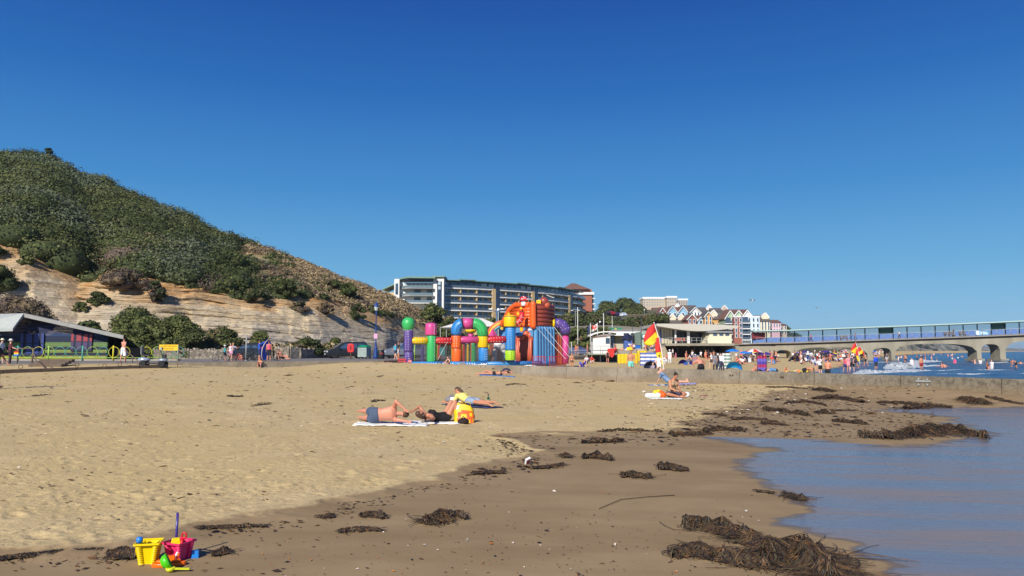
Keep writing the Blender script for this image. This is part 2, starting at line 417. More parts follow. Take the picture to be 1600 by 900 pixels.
Z3=SEA+wave+(fbm(X3*0.5,Y3*0.7,4,8)-0.47)*0.22*np.clip(-s3/10,0,1)
sea=grid_mesh('sea',np.stack([X3,Y3,Z3],-1),seam,'structure')
# --- white water: one broken wave and thin foam lines
foam,nt,B=nodes('foam')
tc=N(nt,'ShaderNodeTexCoord').outputs['Object']
f1=noise(nt,tc,2.5,6,0.7)
L(nt,mixc(nt,rng(nt,f1,0.4,0.62),(0.35,0.42,0.46),(0.8,0.82,0.83)),B.inputs['Base Color']); B.inputs['Roughness'].default_value=0.8
bp=N(nt,'ShaderNodeBump'); bp.inputs['Distance'].default_value=0.2; L(nt,f1,bp.inputs['Height']); L(nt,bp.outputs[0],B.inputs['Normal'])
def foam_ridge(pts,widths,heights,seed):
 n=90; m=16; V=np.zeros((n,m,3))
 xs=np.interp(np.linspace(0,1,n),np.linspace(0,1,len(pts)),[p[0]for p in pts]); ys=np.interp(np.linspace(0,1,n),np.linspace(0,1,len(pts)),[p[1]for p in pts])
 ws=np.interp(np.linspace(0,1,n),np.linspace(0,1,len(widths)),widths); hh=np.interp(np.linspace(0,1,n),np.linspace(0,1,len(heights)),heights)
 for j in range(m):
  t=j/(m-1); prof=math.sin(math.pi*t)**0.7
  e=(vnoise(np.arange(n)*0.45,np.full(n,j*0.2),seed)-0.5)*0.5
  V[:,j,0]=xs+0.3*e*ws; V[:,j,1]=ys+(t-0.5+e*0.5)*ws
  V[:,j,2]=SEA-0.04+prof*hh*(0.5+1.0*vnoise(np.arange(n)*0.7,np.full(n,j*0.6),seed+3))
 return V
vs=[]
for pts,ws,hh,sd_ in[([onz(1322,588,SEA),onz(1350,584,SEA),onz(1385,583,SEA),onz(1430,580,SEA),onz(1460,579,SEA)],[0.4,3.5,4,3.5,0.5],[0.05,0.35,0.3,0.22,0.05],1),([onz(1382,577,SEA),onz(1398,575,SEA),onz(1415,574,SEA),onz(1445,570,SEA)],[1,6,7,2],[0.1,0.55,0.45,0.1],2),([onz(1410,570,SEA),onz(1440,566.5,SEA),onz(1475,565,SEA)],[2,7,1],[0.15,0.45,0.1],3),([onz(1440,580,SEA),onz(1500,579,SEA),onz(1580,577.5,SEA)],[0.4,1.4,0.3],[0.03,0.14,0.03],4),([onz(1430,573,SEA),onz(1460,572,SEA),onz(1490,572,SEA)],[0.4,1.6,0.3],[0.03,0.2,0.03],5),([onz(1330,567,SEA),onz(1380,566,SEA),onz(1410,565.5,SEA)],[0.4,0.8,0.2],[0.05,0.1,0.03],6),([onz(1520,568,SEA),onz(1570,567,SEA),onz(1640,566,SEA)],[0.4,1.2,0.3],[0.03,0.16,0.03],7),([onz(1440,584,SEA),onz(1500,585,SEA),onz(1600,584,SEA),onz(1700,584,SEA)],[0.3,0.6,0.5,0.3],[0.03,0.1,0.08,0.03],8)]:
 vs.append(foam_ridge(pts,ws,hh,sd_*11))
for i,V in enumerate(vs):grid_mesh('sea_foam',V,foam,'structure')
# --- promenade: raised slab with a concrete sea wall
PZ=0.80
conc=M('concrete_paving',(160,150,135),0.9,var=0.15,vscale=0.8,bump=0.2,bscale=8)
asph=mat('promenade_asphalt',(0.20,0.18,0.165),0.95,var=0.15,vscale=0.5,bump=0.2,bscale=20)
wallc=M('sea_wall_concrete',(150,138,118),0.95,var=0.22,vscale=1.6,bump=0.5,bscale=5,dist=0.04)
PF=[(-120,22),(-80,32),(-45,44),(-33,49.5),(-26.6,53.2),(-19.5,58.4),(-10.9,65.5),(-5.5,84),(4,101),(14,122),(24,150),(40,171)]
mb=MB()
n=len(PF); back_=[(60,176),(64,262),(-60,262),(-160,160),(-200,60)]
poly=PF+back_
top=[(x,y,PZ)for x,y in poly]
mb.add(top,[tuple(range(len(poly)))],0)
promenade=mb.build('promenade',asph); promenade['kind']='structure'
mb=MB()
for(a,b)in zip(PF[:-1],PF[1:]):
 d=(Vector(b)-Vector(a)).normalized(); nn=Vector((d.y,-d.x))
 a2,b2=Vector(a),Vector(b)
 q=[a2+nn*0.02,b2+nn*0.02,b2-nn*0.38,a2-nn*0.38]
 mb.add([(p.x,p.y,-0.4)for p in q]+[(p.x,p.y,PZ+0.012)for p in q],[(0,1,5,4),(1,2,6,5),(2,3,7,6),(3,0,4,7),(4,5,6,7)],0)
sw_=mb.build('sea_wall',wallc); tag(sw_,'low pale concrete sea wall edging the promenade above the sand','wall')
# --- the cliff: parametric sheet (azimuth x rise), rock below, scrub slope above
CREST=[(-420,218),(-200,238),(0,249),(40,248),(75,250),(110,269),(150,285),(200,307),(250,330),(290,346),(330,362),(380,376),(430,393),(470,409),(520,430),(560,443),(600,459),(650,482),(690,500),(725,516),(770,540),(830,556)]
CTOP=[(-420,380),(0,372),(60,385),(95,415),(140,446),(200,430),(240,430),(300,446),(380,464),(440,462),(490,466),(540,476),(580,486),(640,500),(700,520),(770,545),(830,557)]
FOOT=[(-420,74),(-200,80),(0,84),(200,86),(400,90),(500,96),(600,110),(700,140),(780,180),(830,200)]
RUN1=[(-420,13),(0,13),(300,11),(560,12),(700,14),(830,6)]
RUN2=[(-420,60),(0,52),(300,40),(500,26),(620,22),(700,14),(830,4)]
def cliff_point(px,t):
 """t 0..1 rock face, 1..2 scrub slope, 2..3 land behind the crest"""
 d0=tab(FOOT,px); d1=d0+tab(RUN1,px); d2=d1+tab(RUN2,px)
 yf=P(px,547,d0).z; foot=Vector(P(px,547,d0)); foot.z=PZ-0.1
 c1=P(px,tab(CTOP,px),d1); c2=P(px,tab(CREST,px),d2)
 if c2.z<c1.z:c2.z=c1.z+.05
 if t<=1:
  tt=t; zz=foot.z+(c1.z-foot.z)*(tt**0.93); p=foot.lerp(c1,tt**1.25); p.z=zz
 elif t<=2:
  u=t-1; p=c1.lerp(c2,u); p.z+=math.sin(u*math.pi)*(c2.z-c1.z)*0.06
 else:
  u=t-2; p=c2+Vector((-0.35,1,0))*60*u; p.z=c2.z-6*u-20*u*u
 return p
pxs=np.concatenate([np.arange(-420,830,1.6)]); ts=np.concatenate([np.linspace(0,1,110)[:-1],np.linspace(1,2,50)[:-1],np.linspace(2,3,8)])
V=np.zeros((len(ts),len(pxs),3)); TT=np.zeros((len(ts),len(pxs)))
for j,px in enumerate(pxs):
 d0=tab(FOOT,px); d1=d0+tab(RUN1,px); d2=d1+tab(RUN2,px)
 f=P(px,547,d0); f.z=PZ-0.1; c1=P(px,tab(CTOP,px),d1); c2=P(px,tab(CREST,px),d2)
 if c2.z<c1.z:c2.z=c1.z+.05
 fa,ca,cb=np.array(f),np.array(c1),np.array(c2)
 for i,t in enumerate(ts):
  if t<=1:
   p=fa+(ca-fa)*t**1.25; p[2]=fa[2]+(ca[2]-fa[2])*t**0.93
  elif t<=2:
   u=t-1; p=ca+(cb-ca)*u; p[2]+=math.sin(u*math.pi)*(cb[2]-ca[2])*0.06
  else:
   u=t-2; p=cb+np.array([-0.35,1,0])*60*u; p[2]=cb[2]-6*u-20*u*u
  V[i,j]=p
 TT[:,j]=ts
S=np.cumsum(np.hypot(np.diff(V[0,:,0],prepend=V[0,0,0]),np.diff(V[0,:,1],prepend=V[0,0,1])))[None,:]*np.ones_like(TT)
zz=V[:,:,2]; mask=np.clip((1.06-TT)*12,0,1)*np.clip(TT*12,0,1)
dip=zz+S*0.05+(fbm(S*.035,zz*.06,3,71)-.47)*5
ledge=np.sin(dip*4.6+fbm(S*0.12,zz*0.25,3,4)*9)*0.5+0.5
ledge=(ledge**2*0.9+0.45*(np.sin(dip*11+fbm(S*0.2,zz*.3,3,14)*8)>0.35))*np.clip(fbm(S*.09,zz*.2,3,88)*3-.7,.1,1.3)+(vnoise(S*0.5,dip*3.4,21)-0.5)*0.9*(vnoise(S*0.06,dip*0.4,5))+(fbm(S*0.22,zz*0.12,4,6)-0.47)*6.5
gul=-np.abs(vnoise(S*0.16+zz*.04,zz*0.05+3,41)-0.5)*3.6+(fbm(S*.5,zz*.6,4,43)-.47)*1.6+np.clip(.1-np.abs(vnoise(S*.1-zz*.08,zz*.02,47)-.5),0,1)*7
disp=mask*(ledge*.7+gul)
V[:,:,1]+=disp; V[:,:,0]+=disp*0.25
m2=np.clip((TT-1.0)*6,0,1)*np.clip((2.02-TT)*8,0,1)
V[:,:,2]+=m2*(fbm(S*0.12,V[:,:,1]*0.12,4,15)-0.5)*3.6
rock,nt,B=nodes('cliff_rock')
tc=N(nt,'ShaderNodeTexCoord').outputs['Object']
ta=N(nt,'ShaderNodeAttribute',attribute_name='t').outputs['Fac']
st1=noise(nt,tc,1.0,6,0.65,stretch=(0.06,0.06,1.5),rot=(0.0,0.04,0)); st2=noise(nt,tc,1.0,5,0.7,stretch=(0.16,0.16,4.2),rot=(0,0.04,0))
p1=noise(nt,tc,0.12,4,0.6); p2=noise(nt,tc,0.9,5,0.65); p3=noise(nt,tc,0.5,4,0.7)
c=mixc(nt,rng(nt,st1,0.38,0.62),(0.44,0.33,0.20),(0.68,0.56,0.38))
c=mixc(nt,mth(nt,'MULTIPLY',rng(nt,p1,0.45,0.62),0.5),c,(0.54,0.47,0.37))
org=mth(nt,'MULTIPLY',rng(nt,mth(nt,'ADD',ta,mth(nt,'MULTIPLY',mth(nt,'SUBTRACT',p1,0.5),1.3)),0.62,0.85),rng(nt,st1,0.35,0.6,0.35,1))
c=mixc(nt,org,c,mixc(nt,rng(nt,p2,0.35,0.65),(0.46,0.23,0.08),(0.62,0.38,0.16)))
c=mixc(nt,mth(nt,'MULTIPLY',rng(nt,st2,0.57,0.64),0.65),c,(0.16,0.11,0.065))
c=mixc(nt,mth(nt,'MULTIPLY',rng(nt,ta,0.6,0.1),0.55),c,(0.55,0.495,0.41),'MIX')
st3=noise(nt,tc,1.0,4,0.6,stretch=(0.30,0.30,9.0),rot=(0,0.05,0)); c=mixc(nt,mth(nt,'MULTIPLY',rng(nt,st3,0.56,0.60),0.6),c,(0.12,0.08,0.05))
grs=mixc(nt,rng(nt,p2,0.35,0.62),(0.33,0.245,0.135),mixc(nt,rng(nt,p3,0.4,0.6),(0.46,0.345,0.19),(0.12,0.12,0.045)))
c=mixc(nt,rng(nt,mth(nt,'ADD',ta,mth(nt,'MULTIPLY',mth(nt,'SUBTRACT',p3,0.5),0.35)),1.0,1.08),c,grs)
L(nt,c,B.inputs['Base Color']); B.inputs['Roughness'].default_value=0.95; B.inputs['Specular IOR Level'].default_value=0.1
bp=N(nt,'ShaderNodeBump'); bp.inputs['Strength'].default_value=0.9; bp.inputs['Distance'].default_value=0.35
L(nt,mth(nt,'ADD',mth(nt,'ADD',st2,mth(nt,'MULTIPLY',st1,0.5)),mth(nt,'MULTIPLY',p2,1.1)),bp.inputs['Height']); L(nt,bp.outputs[0],B.inputs['Normal'])
cliff=grid_mesh('cliff',V,rock,'structure',{'t':TT})
CL_V,CL_PX,CL_T=V,pxs,ts
def on_cliff(px,t):
 j=int(np.clip(round((px-pxs[0])/1.6),0,len(pxs)-1)); i=int(np.argmin(np.abs(ts-t)))
 return Vector(CL_V[i,j])
def cliff_t(px,py):
 """t on the sheet seen at a pixel"""
 j=int(np.clip(round((px-pxs[0])/1.6),0,len(pxs)-1)); col=CL_V[:,j]
 dy=col[:,1]*math.cos(PITCH)+(col[:,2]-CAMZ)*math.sin(PITCH)
 up=-col[:,1]*math.sin(PITCH)+(col[:,2]-CAMZ)*math.cos(PITCH)
 yy=450-FPX*up/dy
 i=int(np.argmin(np.abs(yy-py)+(ts>2)*50)); return float(ts[i]),Vector(col[i])
 # --- foliage
gc=[(0.046,0.060,0.020),(0.082,0.098,0.028),(0.135,0.145,0.048),(0.18,0.13,0.075),(0.10,0.075,0.058),(0.125,0.145,0.082)]
LEAF=[mat('leaf_'+nm,c_,0.75,var=0.35,vscale=1.2,spec=0.2)for nm,c_ in zip(['dark_green','mid_green','light_green','brown','dead','grey_green'],gc)]
barkm=mat('bark',(0.10,0.075,0.055),0.95,var=0.3,vscale=6,bump=0.6,bscale=12)
def leaf_quads(C,Rr,n,size,rs_,low=-0.25,shell=(0.72,1.06)):
 """C (N,3) clump centres, Rr (N,3) radii -> loose leaf faces through each clump's shell"""
 N_=len(C); tot=N_*n
 u=rs_.normal(size=(tot,3)); u/=np.linalg.norm(u,axis=1)[:,None]
 u[:,2]=np.where(u[:,2]<low,-u[:,2],u[:,2])
 ci=np.repeat(np.arange(N_),n)
 k=rs_.uniform(shell[0],shell[1],tot)*(1+0.16*np.sin(u[:,0]*7+ci)*np.cos(u[:,1]*6+ci*1.7)+0.10*np.sin(u[:,2]*11+ci*2.1))
 c0=C[ci]+u*Rr[ci]*k[:,None]
 nrm=u+rs_.normal(scale=0.55,size=(tot,3))+np.array([0,0,0.35]); nrm/=np.linalg.norm(nrm,axis=1)[:,None]
 a=np.cross(nrm,rs_.normal(size=(tot,3))); a/=np.linalg.norm(a,axis=1)[:,None]+1e-9; b=np.cross(nrm,a)
 sz=size*rs_.uniform(0.55,1.3,tot)[:,None]if not hasattr(size,'__len__')else(size[ci]*rs_.uniform(0.55,1.3,tot))[:,None]
 asp=rs_.uniform(0.45,0.9,tot)[:,None]
 return np.stack([c0-a*sz,c0+b*sz*asp,c0+a*sz,c0-b*sz*asp],1),ci
def clump_core(C,Rr,mb_,k=0.80):
 for c_,r_ in zip(C,Rr):mb_.ell(c_,tuple(r_*k),8,5)
 # the dense scrub on the slope: nobody could count it
rs_=np.random.RandomState(11)
C,RR_,MI=[],[],[]
for _ in range(3400):
 px=rs_.uniform(-380,690); t=1+rs_.rand()**1.0*1.03
 g=vnoise(px*0.012,t*3.1,77)
 dens=1.0 if px<400 else max(0.10,1-(px-400)/150)
 if px<110 and t<1.07:dens=0.35
 if px>330 and t>1.55:dens*=0.75
 if px>360 and t>1.45:dens*=0.22
 if rs_.rand()>dens:continue
 p=on_cliff(px,t); r=(rs_.uniform(0.9,2.0)if rs_.rand()<.72 or t>1.8 or px>380 else rs_.uniform(2.2,3.3))*(1.15 if px<300 else 0.85 if px<480 else 0.6)
 C.append((p.x,p.y,p.z-r*0.1+(r*.22 if r>2.1 else 0))); RR_.append((r*1.2,r*1.1,r*rs_.uniform(0.55,0.8)))
 q=rs_.rand()
 k_=float(vnoise(px*0.018,t*3.5,55)); k_=min(1,max(0,(k_-.38)/.22))
 if px<400:w=[0.5-.42*k_,0.38,0.02+.30*k_,0.02,0.02,0.06+.12*k_]
 else:w=[0.2,0.28,0.14,0.28,0.05,0.05]
 if t<1.14 and rs_.rand()<0.3:w=[0.4,0.2,0.0,0.1,0.3,0.0]
 base=int(np.searchsorted(np.cumsum(w),q))
 if vnoise(px*0.02,t*4,5)>0.62 and px<430:base=5
 MI.append(min(base,5))
C=np.array(C); RR_=np.array(RR_); MI=np.array(MI)
wt_=np.clip((RR_[:,0]/1.7)**2,.6,4).round().astype(int).clip(1); ii=np.repeat(np.arange(len(C)),wt_); LQ,ci=leaf_quads(C[ii],RR_[ii],140,0.165,rs_); ci=ii[ci]
mm=MI[ci]; flip=rs_.rand(len(mm)); mm=np.where(flip<0.16,np.minimum(mm+1,2)*(mm<3)+mm*(mm>=3),mm)
core=MB(); clump_core(C,RR_,core,0.72); core.m=list(np.repeat(np.where((MI==3)|(MI==4),4,0),8*5));
o=bpy.data.objects.new('hillside_scrub',quads_mesh('hillside_scrub',LQ,LEAF,mm)); COL.objects.link(o); o['kind']='stuff'
tag(o,'dense green scrub covering the steep slope above the bare cliff'); SCRUB=o
o2=core.build('scrub_mass',LEAF,parent=o); o2['kind']='stuff'
# dry grass tufts on the bare upper slope
tuft=MB(); TQ=[]
rsg=np.random.RandomState(5); pts=[]
for _ in range(7500):
 px=rsg.uniform(330,740); t=1+rsg.rand()*1.02
 if px<430 and t<1.6:continue
 p=on_cliff(px,t); pts.append((p.x,p.y,p.z+0.1))
pts=np.array(pts); RG=np.full((len(pts),3),0.45)*rsg.uniform(0.5,1.3,(len(pts),1))
GQ,gi=leaf_quads(pts,RG,14,0.13,rsg)
strawm=mat('dry_grass',(0.46,0.34,0.19),0.9,var=0.35,vscale=0.8)
gm=rsg.randint(0,3,len(pts))[gi]
o=bpy.data.objects.new('dry_grass',quads_mesh('dry_grass',GQ,[strawm,strawm,LEAF[3]],gm)); COL.objects.link(o); tag(o,'tufts of dry straw coloured grass on the upper cliff slope',kind='stuff')
def bush(name,label,c,rad,mats,n=26,leaf=0.2,per=90,seed=1,group=None,trunk=False,cat='bush',flat=0.8,th=None,low=-0.25):
 """one bush or tree: foliage clumps gathered in an uneven dome, with a stem"""
 q=np.random.RandomState(seed); c=Vector(c); root=thing(name,label,cat,c,group=group)
 cs,rr_=[],[]
 for i in range(n):
  a=q.uniform(0,2*math.pi); h=q.rand()**0.8; k=math.sqrt(max(0,1-h*h))*math.sqrt(q.rand())if q.rand()<0.75 else math.sqrt(max(0,1-h*h))
  k*=0.95
  z0=(th or 0)
  cs.append((math.cos(a)*k*rad[0]*0.85,math.sin(a)*k*rad[1]*0.85,z0+h*rad[2]*0.78+0.05)); r=q.uniform(0.22,0.42)*min(rad[0],max(rad[2],rad[0]*.5)); rr_.append((r*1.15,r*1.1,r*flat))
 cs=np.array(cs); rr_=np.array(rr_)
 LQ,ci=leaf_quads(cs,rr_,per,leaf,q,low=low); mi=q.randint(0,len(mats),n)[ci]
 mi=np.where(q.rand(len(mi))<0.2,q.randint(0,len(mats),len(mi)),mi)
 f=bpy.data.objects.new('foliage' if not trunk else 'crown',quads_mesh('crown',LQ,mats,mi)); COL.objects.link(f); f.parent=root
 st=MB()
 if trunk:
  H=th+rad[2]*0.6; st.tube([(0,0,-0.3),(0.1,0,H*0.4),(-0.05,0.05,H)],[rad[0]*0.09,rad[0]*0.07,rad[0]*0.03],8)
 for i in range(0,n,3):st.tube([(0,0,0 if not trunk else th*0.7),(cs[i][0]*0.5,cs[i][1]*0.5,cs[i][2]*0.6),tuple(cs[i])],[0.06*rad[2]**.5,0.045*rad[2]**.5,0.02],5)
 st.build('trunk' if trunk else 'stem',barkm,root)
 cr=MB(); clump_core(cs,rr_,cr,0.72); cr.m=list(np.repeat(q.randint(0,len(mats),n),40)); cr.build('inner_blobs',mats,root)  # solid blobs added inside the foliage to stop it being seen through
 return root
def pix_bush(name,label,x0,x1,ytop,ybot,Y,mats,seed,**k):
 cx=(x0+x1)/2; b=P(cx,ybot,Y); t=P(cx,ytop,Y); w=(x1-x0)/FPX*Y/2
 return bush(name,label,(b.x,Y,b.z),(w,w*0.7,t.z-b.z),mats,seed=seed,**k)
G3=[LEAF[0],LEAF[1],LEAF[2]]; DK=[LEAF[0],LEAF[0],LEAF[1]]; BR=[LEAF[3],LEAF[4]]
pix_bush('bush','brown withered bush behind the roof of the striped beach building',-20,84,459,520,79,BR,2,n=44,per=200,leaf=.13)
pix_bush('bush','largest dark green bush at the cliff foot right of the beach building',158,262,472,566,80,G3,3,n=70,per=260,leaf=.12)
pix_bush('bush','rounded green bush overlapping the right side of the largest dark bush',232,322,486,566,79,G3,4,n=60,per=260,leaf=.12)
pix_bush('bush','olive green bush above the two girls and the dark van',312,384,506,566,83,G3+[LEAF[3]],5,n=40,per=200,leaf=.12)
pix_bush('bush','green bush rising just behind the raised blue dinghy',384,428,514,560,84,G3,6,n=34,per=180,leaf=.12)
pix_bush('bush','small spreading bush above the stone wall left of the dark van',458,506,526,560,87,DK,7,n=26,per=160,leaf=.12)
pix_bush('bush','small bush directly above the bonnet of the dark van',508,538,527,552,90,G3,8,n=14)
pix_bush('bush','low green bush peeping over the beach building roof',112,166,499,545,78,DK,9,n=20)
for i,(x,y,w,h,lab,ms)in enumerate([(176,466,32,20,'small green bush clinging alone to the pale cliff face',DK),(12,432,60,44,'dark green bush at the left picture edge on the bare cliff',DK),(68,402,26,16,'small green shrub on the bare ground near the top left of the cliff',G3),(8,392,26,14,'dark shrub touching the left edge below the scrub',DK),(146,478,22,14,'thin shrub left of the small green bush on the cliff face',G3),(212,436,70,28,'brown dead shrub drooping over the cliff edge',BR),(258,452,34,34,'dusky shrub at the cliff edge over the orange rock',[LEAF[0],LEAF[4]]),(470,478,30,16,'dry dark shrub on the strata left of the sandy gully',BR+[LEAF[0]]),(545,452,34,26,'rounded green shrub high on the sandy slope',G3),(507,482,28,20,'brown shrub hanging halfway up the slope',BR),(562,486,26,30,'dark shrub in the gully left of the lamp post',DK),(520,440,34,20,'bushy dark shrub on the ridge above the gully',DK+[LEAF[3]]),(440,450,40,28,'green shrub where the scrub thins out',G3),(400,462,34,22,'shrub overhanging the orange band of the cliff',DK+[LEAF[3]])]):
 t,p=cliff_t(x,y+h/2); sc_=p.y/FPX
 bush('shrub',lab,p+Vector((0,-0.4,-0.2)),(w/2*sc_*1.1,w/2*sc_,h*sc_*1.1),ms,n=max(11,int(w/2)),seed=50+i,per=150,leaf=0.13)
for i,(x0,x1,yt,yb,Y,lab,ms)in enumerate([(652,702,470,520,150,'green bush on the slope end below the white apartment block',G3),(690,716,492,520,160,'olive bush at the foot of the slope beside the apartment balconies',G3+[LEAF[3]]),(672,712,502,560,128,'dark bush behind the pink topped inflatable column',DK),(618,650,520,560,112,'dry grassy shrub left of the green ball column',BR)]):
 pix_bush('bush',lab,x0,x1,yt,yb,Y,ms,80+i,n=24,leaf=0.3)
t_=on_cliff(76,1.97); bush('tree','lone wind bent tree standing on the hilltop skyline at the left',t_+Vector((0,0,.2)),(.8,.8,1.5),DK,n=12,leaf=.14,per=70,seed=300,trunk=True,cat='tree',th=1.1)
# ======================= BUILDINGS, PIER, HILLSIDE ON THE RIGHT =======================
white=M('white_paint',(228,226,220),0.6,var=0.05,vscale=0.6)
cream=M('cream_render',(222,212,184),0.8,var=0.07,vscale=0.4)
tan=M('tan_brick',(204,176,130),0.85,var=0.12,vscale=1.5)
brick=M('red_brick',(160,98,76),0.85,var=0.14,vscale=2.0)
glassm=mat('window_glass',(0.055,0.09,0.15),0.12,var=0.3,vscale=0.5,spec=0.8)
glassl=mat('pale_blind',(0.42,0.52,0.55),0.4,var=0.25,vscale=0.7)
glassb=mat('balustrade_glass',(0.07,0.10,0.14),0.2,var=0.2,vscale=0.4,spec=0.7)
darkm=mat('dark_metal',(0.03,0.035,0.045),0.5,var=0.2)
blackm=mat('black_plastic',(0.015,0.015,0.017),0.5,var=0.2)
navyst=mat('stair_glazing',(0.03,0.05,0.10),0.25,var=0.3,vscale=0.6)
greenroof=M('copper_green_edge',(120,150,135),0.6,var=0.1)
slate=M('grey_slate',(95,88,84),0.85,var=0.18,vscale=1.0)
tile=M('brown_tile',(122,88,74),0.85,var=0.16,vscale=1.0)
concp=M('pier_concrete',(148,141,124),0.9,var=0.2,vscale=0.5,bump=0.3,bscale=3,stretch=(1,1,0.35))
steel=M('painted_steel',(150,152,150),0.5,var=0.1)
whitem=M('white_gloss',(240,240,238),0.4,var=0.03)
# --- rising ground behind the promenade on the right
CR2=[(640,502),(690,503),(760,508),(900,506),(925,492),(945,486),(1005,486),(1030,482),(1100,488),(1160,496),(1200,505),(1240,522),(1290,543),(1310,547)]
FY2=[(640,150),(700,175),(900,185),(1020,195),(1060,230),(1200,300),(1310,380)]
pxs2=np.arange(640,1312,4.0); tt2=np.linspace(0,1,50)
V=np.zeros((len(tt2)+4,len(pxs2),3)); T2=np.zeros((len(tt2)+4,len(pxs2)))
for j,px in enumerate(pxs2):
 f0=tab(FY2,px); f1=max(f0+60,430)
 for i,t in enumerate(tt2):
  d=f0+(f1-f0)*t; y=lerp(546.0,tab(CR2,px),t**0.8); p=P(px,y,d); V[i,j]=p
  if t==0:V[i,j,2]=-0.6
  V[i,j,2]+=(vnoise(p.x*.05,p.y*.05,3)-.5)*1.2*t
 for q in range(4):V[len(tt2)+q,j]=V[len(tt2)-1,j]+np.array([0,60*(q+1),-2*(q+1)])
hillm,nt,B=nodes('hill_grass')
tc=N(nt,'ShaderNodeTexCoord').outputs['Object']
h1=noise(nt,tc,0.05,5,0.65); h2=noise(nt,tc,0.5,5,0.65)
c=mixc(nt,rng(nt,h1,0.42,0.58),(0.09,0.10,0.035),(0.27,0.19,0.10)); c=mixc(nt,rng(nt,h2,0.45,0.62),c,(0.15,0.12,0.06))
L(nt,c,B.inputs['Base Color']); B.inputs['Roughness'].default_value=0.95
bp=N(nt,'ShaderNodeBump'); bp.inputs['Distance'].default_value=1.5; L(nt,h2,bp.inputs['Height']); L(nt,bp.outputs[0],B.inputs['Normal'])
grid_mesh('hillside',V,hillm,'structure')
# --- far cliffs and the low headland beyond the bay
def coast(name,ftab,ctab,ybase,m,x0,x1,dx,seed,back=80):
 xs=np.arange(x0,x1,dx); rows=26; V=np.zeros((rows+2,len(xs),3))
 for j,px in enumerate(xs):
  f0=tab(ftab,px); b=P(px,tab(ybase,px),f0); c_=P(px,tab(ctab,px),f0+back)
  for i in range(rows):
   t=i/(rows-1); p=b.lerp(c_,t); k=(vnoise(px*0.16+t*2.2,t*0.6,seed)-0.5)*back*0.5*math.sin(math.pi*min(1,t+.05)); V[i,j]=(p.x,p.y+k,p.z)
   if i==0:V[i,j,2]=-3
  for q in range(2):V[rows+q,j]=(c_.x,c_.y+back*(q+1),c_.z-q)
 return grid_mesh(name,V,m,'structure')
farm,nt,B=nodes('far_cliff'); tc=N(nt,'ShaderNodeTexCoord').outputs['Object']
h1=noise(nt,tc,0.035,6,0.65,stretch=(1.6,0.5,1.2),rot=(0,0.6,0))
L(nt,mixc(nt,rng(nt,h1,0.42,0.60),(0.085,0.095,0.05),(0.36,0.31,0.23)),B.inputs['Base Color']); B.inputs['Roughness'].default_value=1
coast('far_cliffs',[(1180,430),(1250,540),(1340,760),(1420,1050),(1520,1800),(1535,1900)],[(1180,500),(1215,511),(1240,524),(1262,534),(1300,537),(1360,539),(1420,536),(1520,540),(1535,547)],[(1180,549),(1535,548.6)],farm,1185,1536,2.0,5)
coast('headland',[(1500,3200),(1600,3400),(1900,3600)],[(1500,544),(1535,540.5),(1560,543),(1600,545),(1700,545.5),(1900,546.2)],[(1500,547.9),(1900,547.9)],farm,1500,1900,3.0,9,back=150)
def wx(px,Y):return(px-800)/FPX*Y/1.0*1.0/1.0/(math.cos(PITCH)-(450-520)/FPX*math.sin(PITCH))if False else P(px,520,Y).x
def wz(py,Y):return P(800,py,Y).z
def windows(root,rects,y,mats,depth=0.12,name='window',frame=None,sill=None):
 """rects in world X/Z on the plane y: frame box proud of the wall with a darker pane set in it"""
 for(x0,x1,z0,z1)in rects:
  w=MB().box(((x0+x1)/2,y-depth/2,(z0+z1)/2),(x1-x0,depth,z1-z0)).build(name,frame or white,root)
  t=min(0.16,(x1-x0)*0.14); q=MB(); nn=max(1,int(round((x1-x0)/1.3)))
  for k in range(nn):
   a=x0+t+(x1-x0-t)/nn*k; b=a+(x1-x0-t)/nn-t
   q.box(((a+b)/2,y-depth-0.01,(z0+z1)/2),(b-a,0.05,z1-z0-2*t))
  q.build('pane',mats,w)
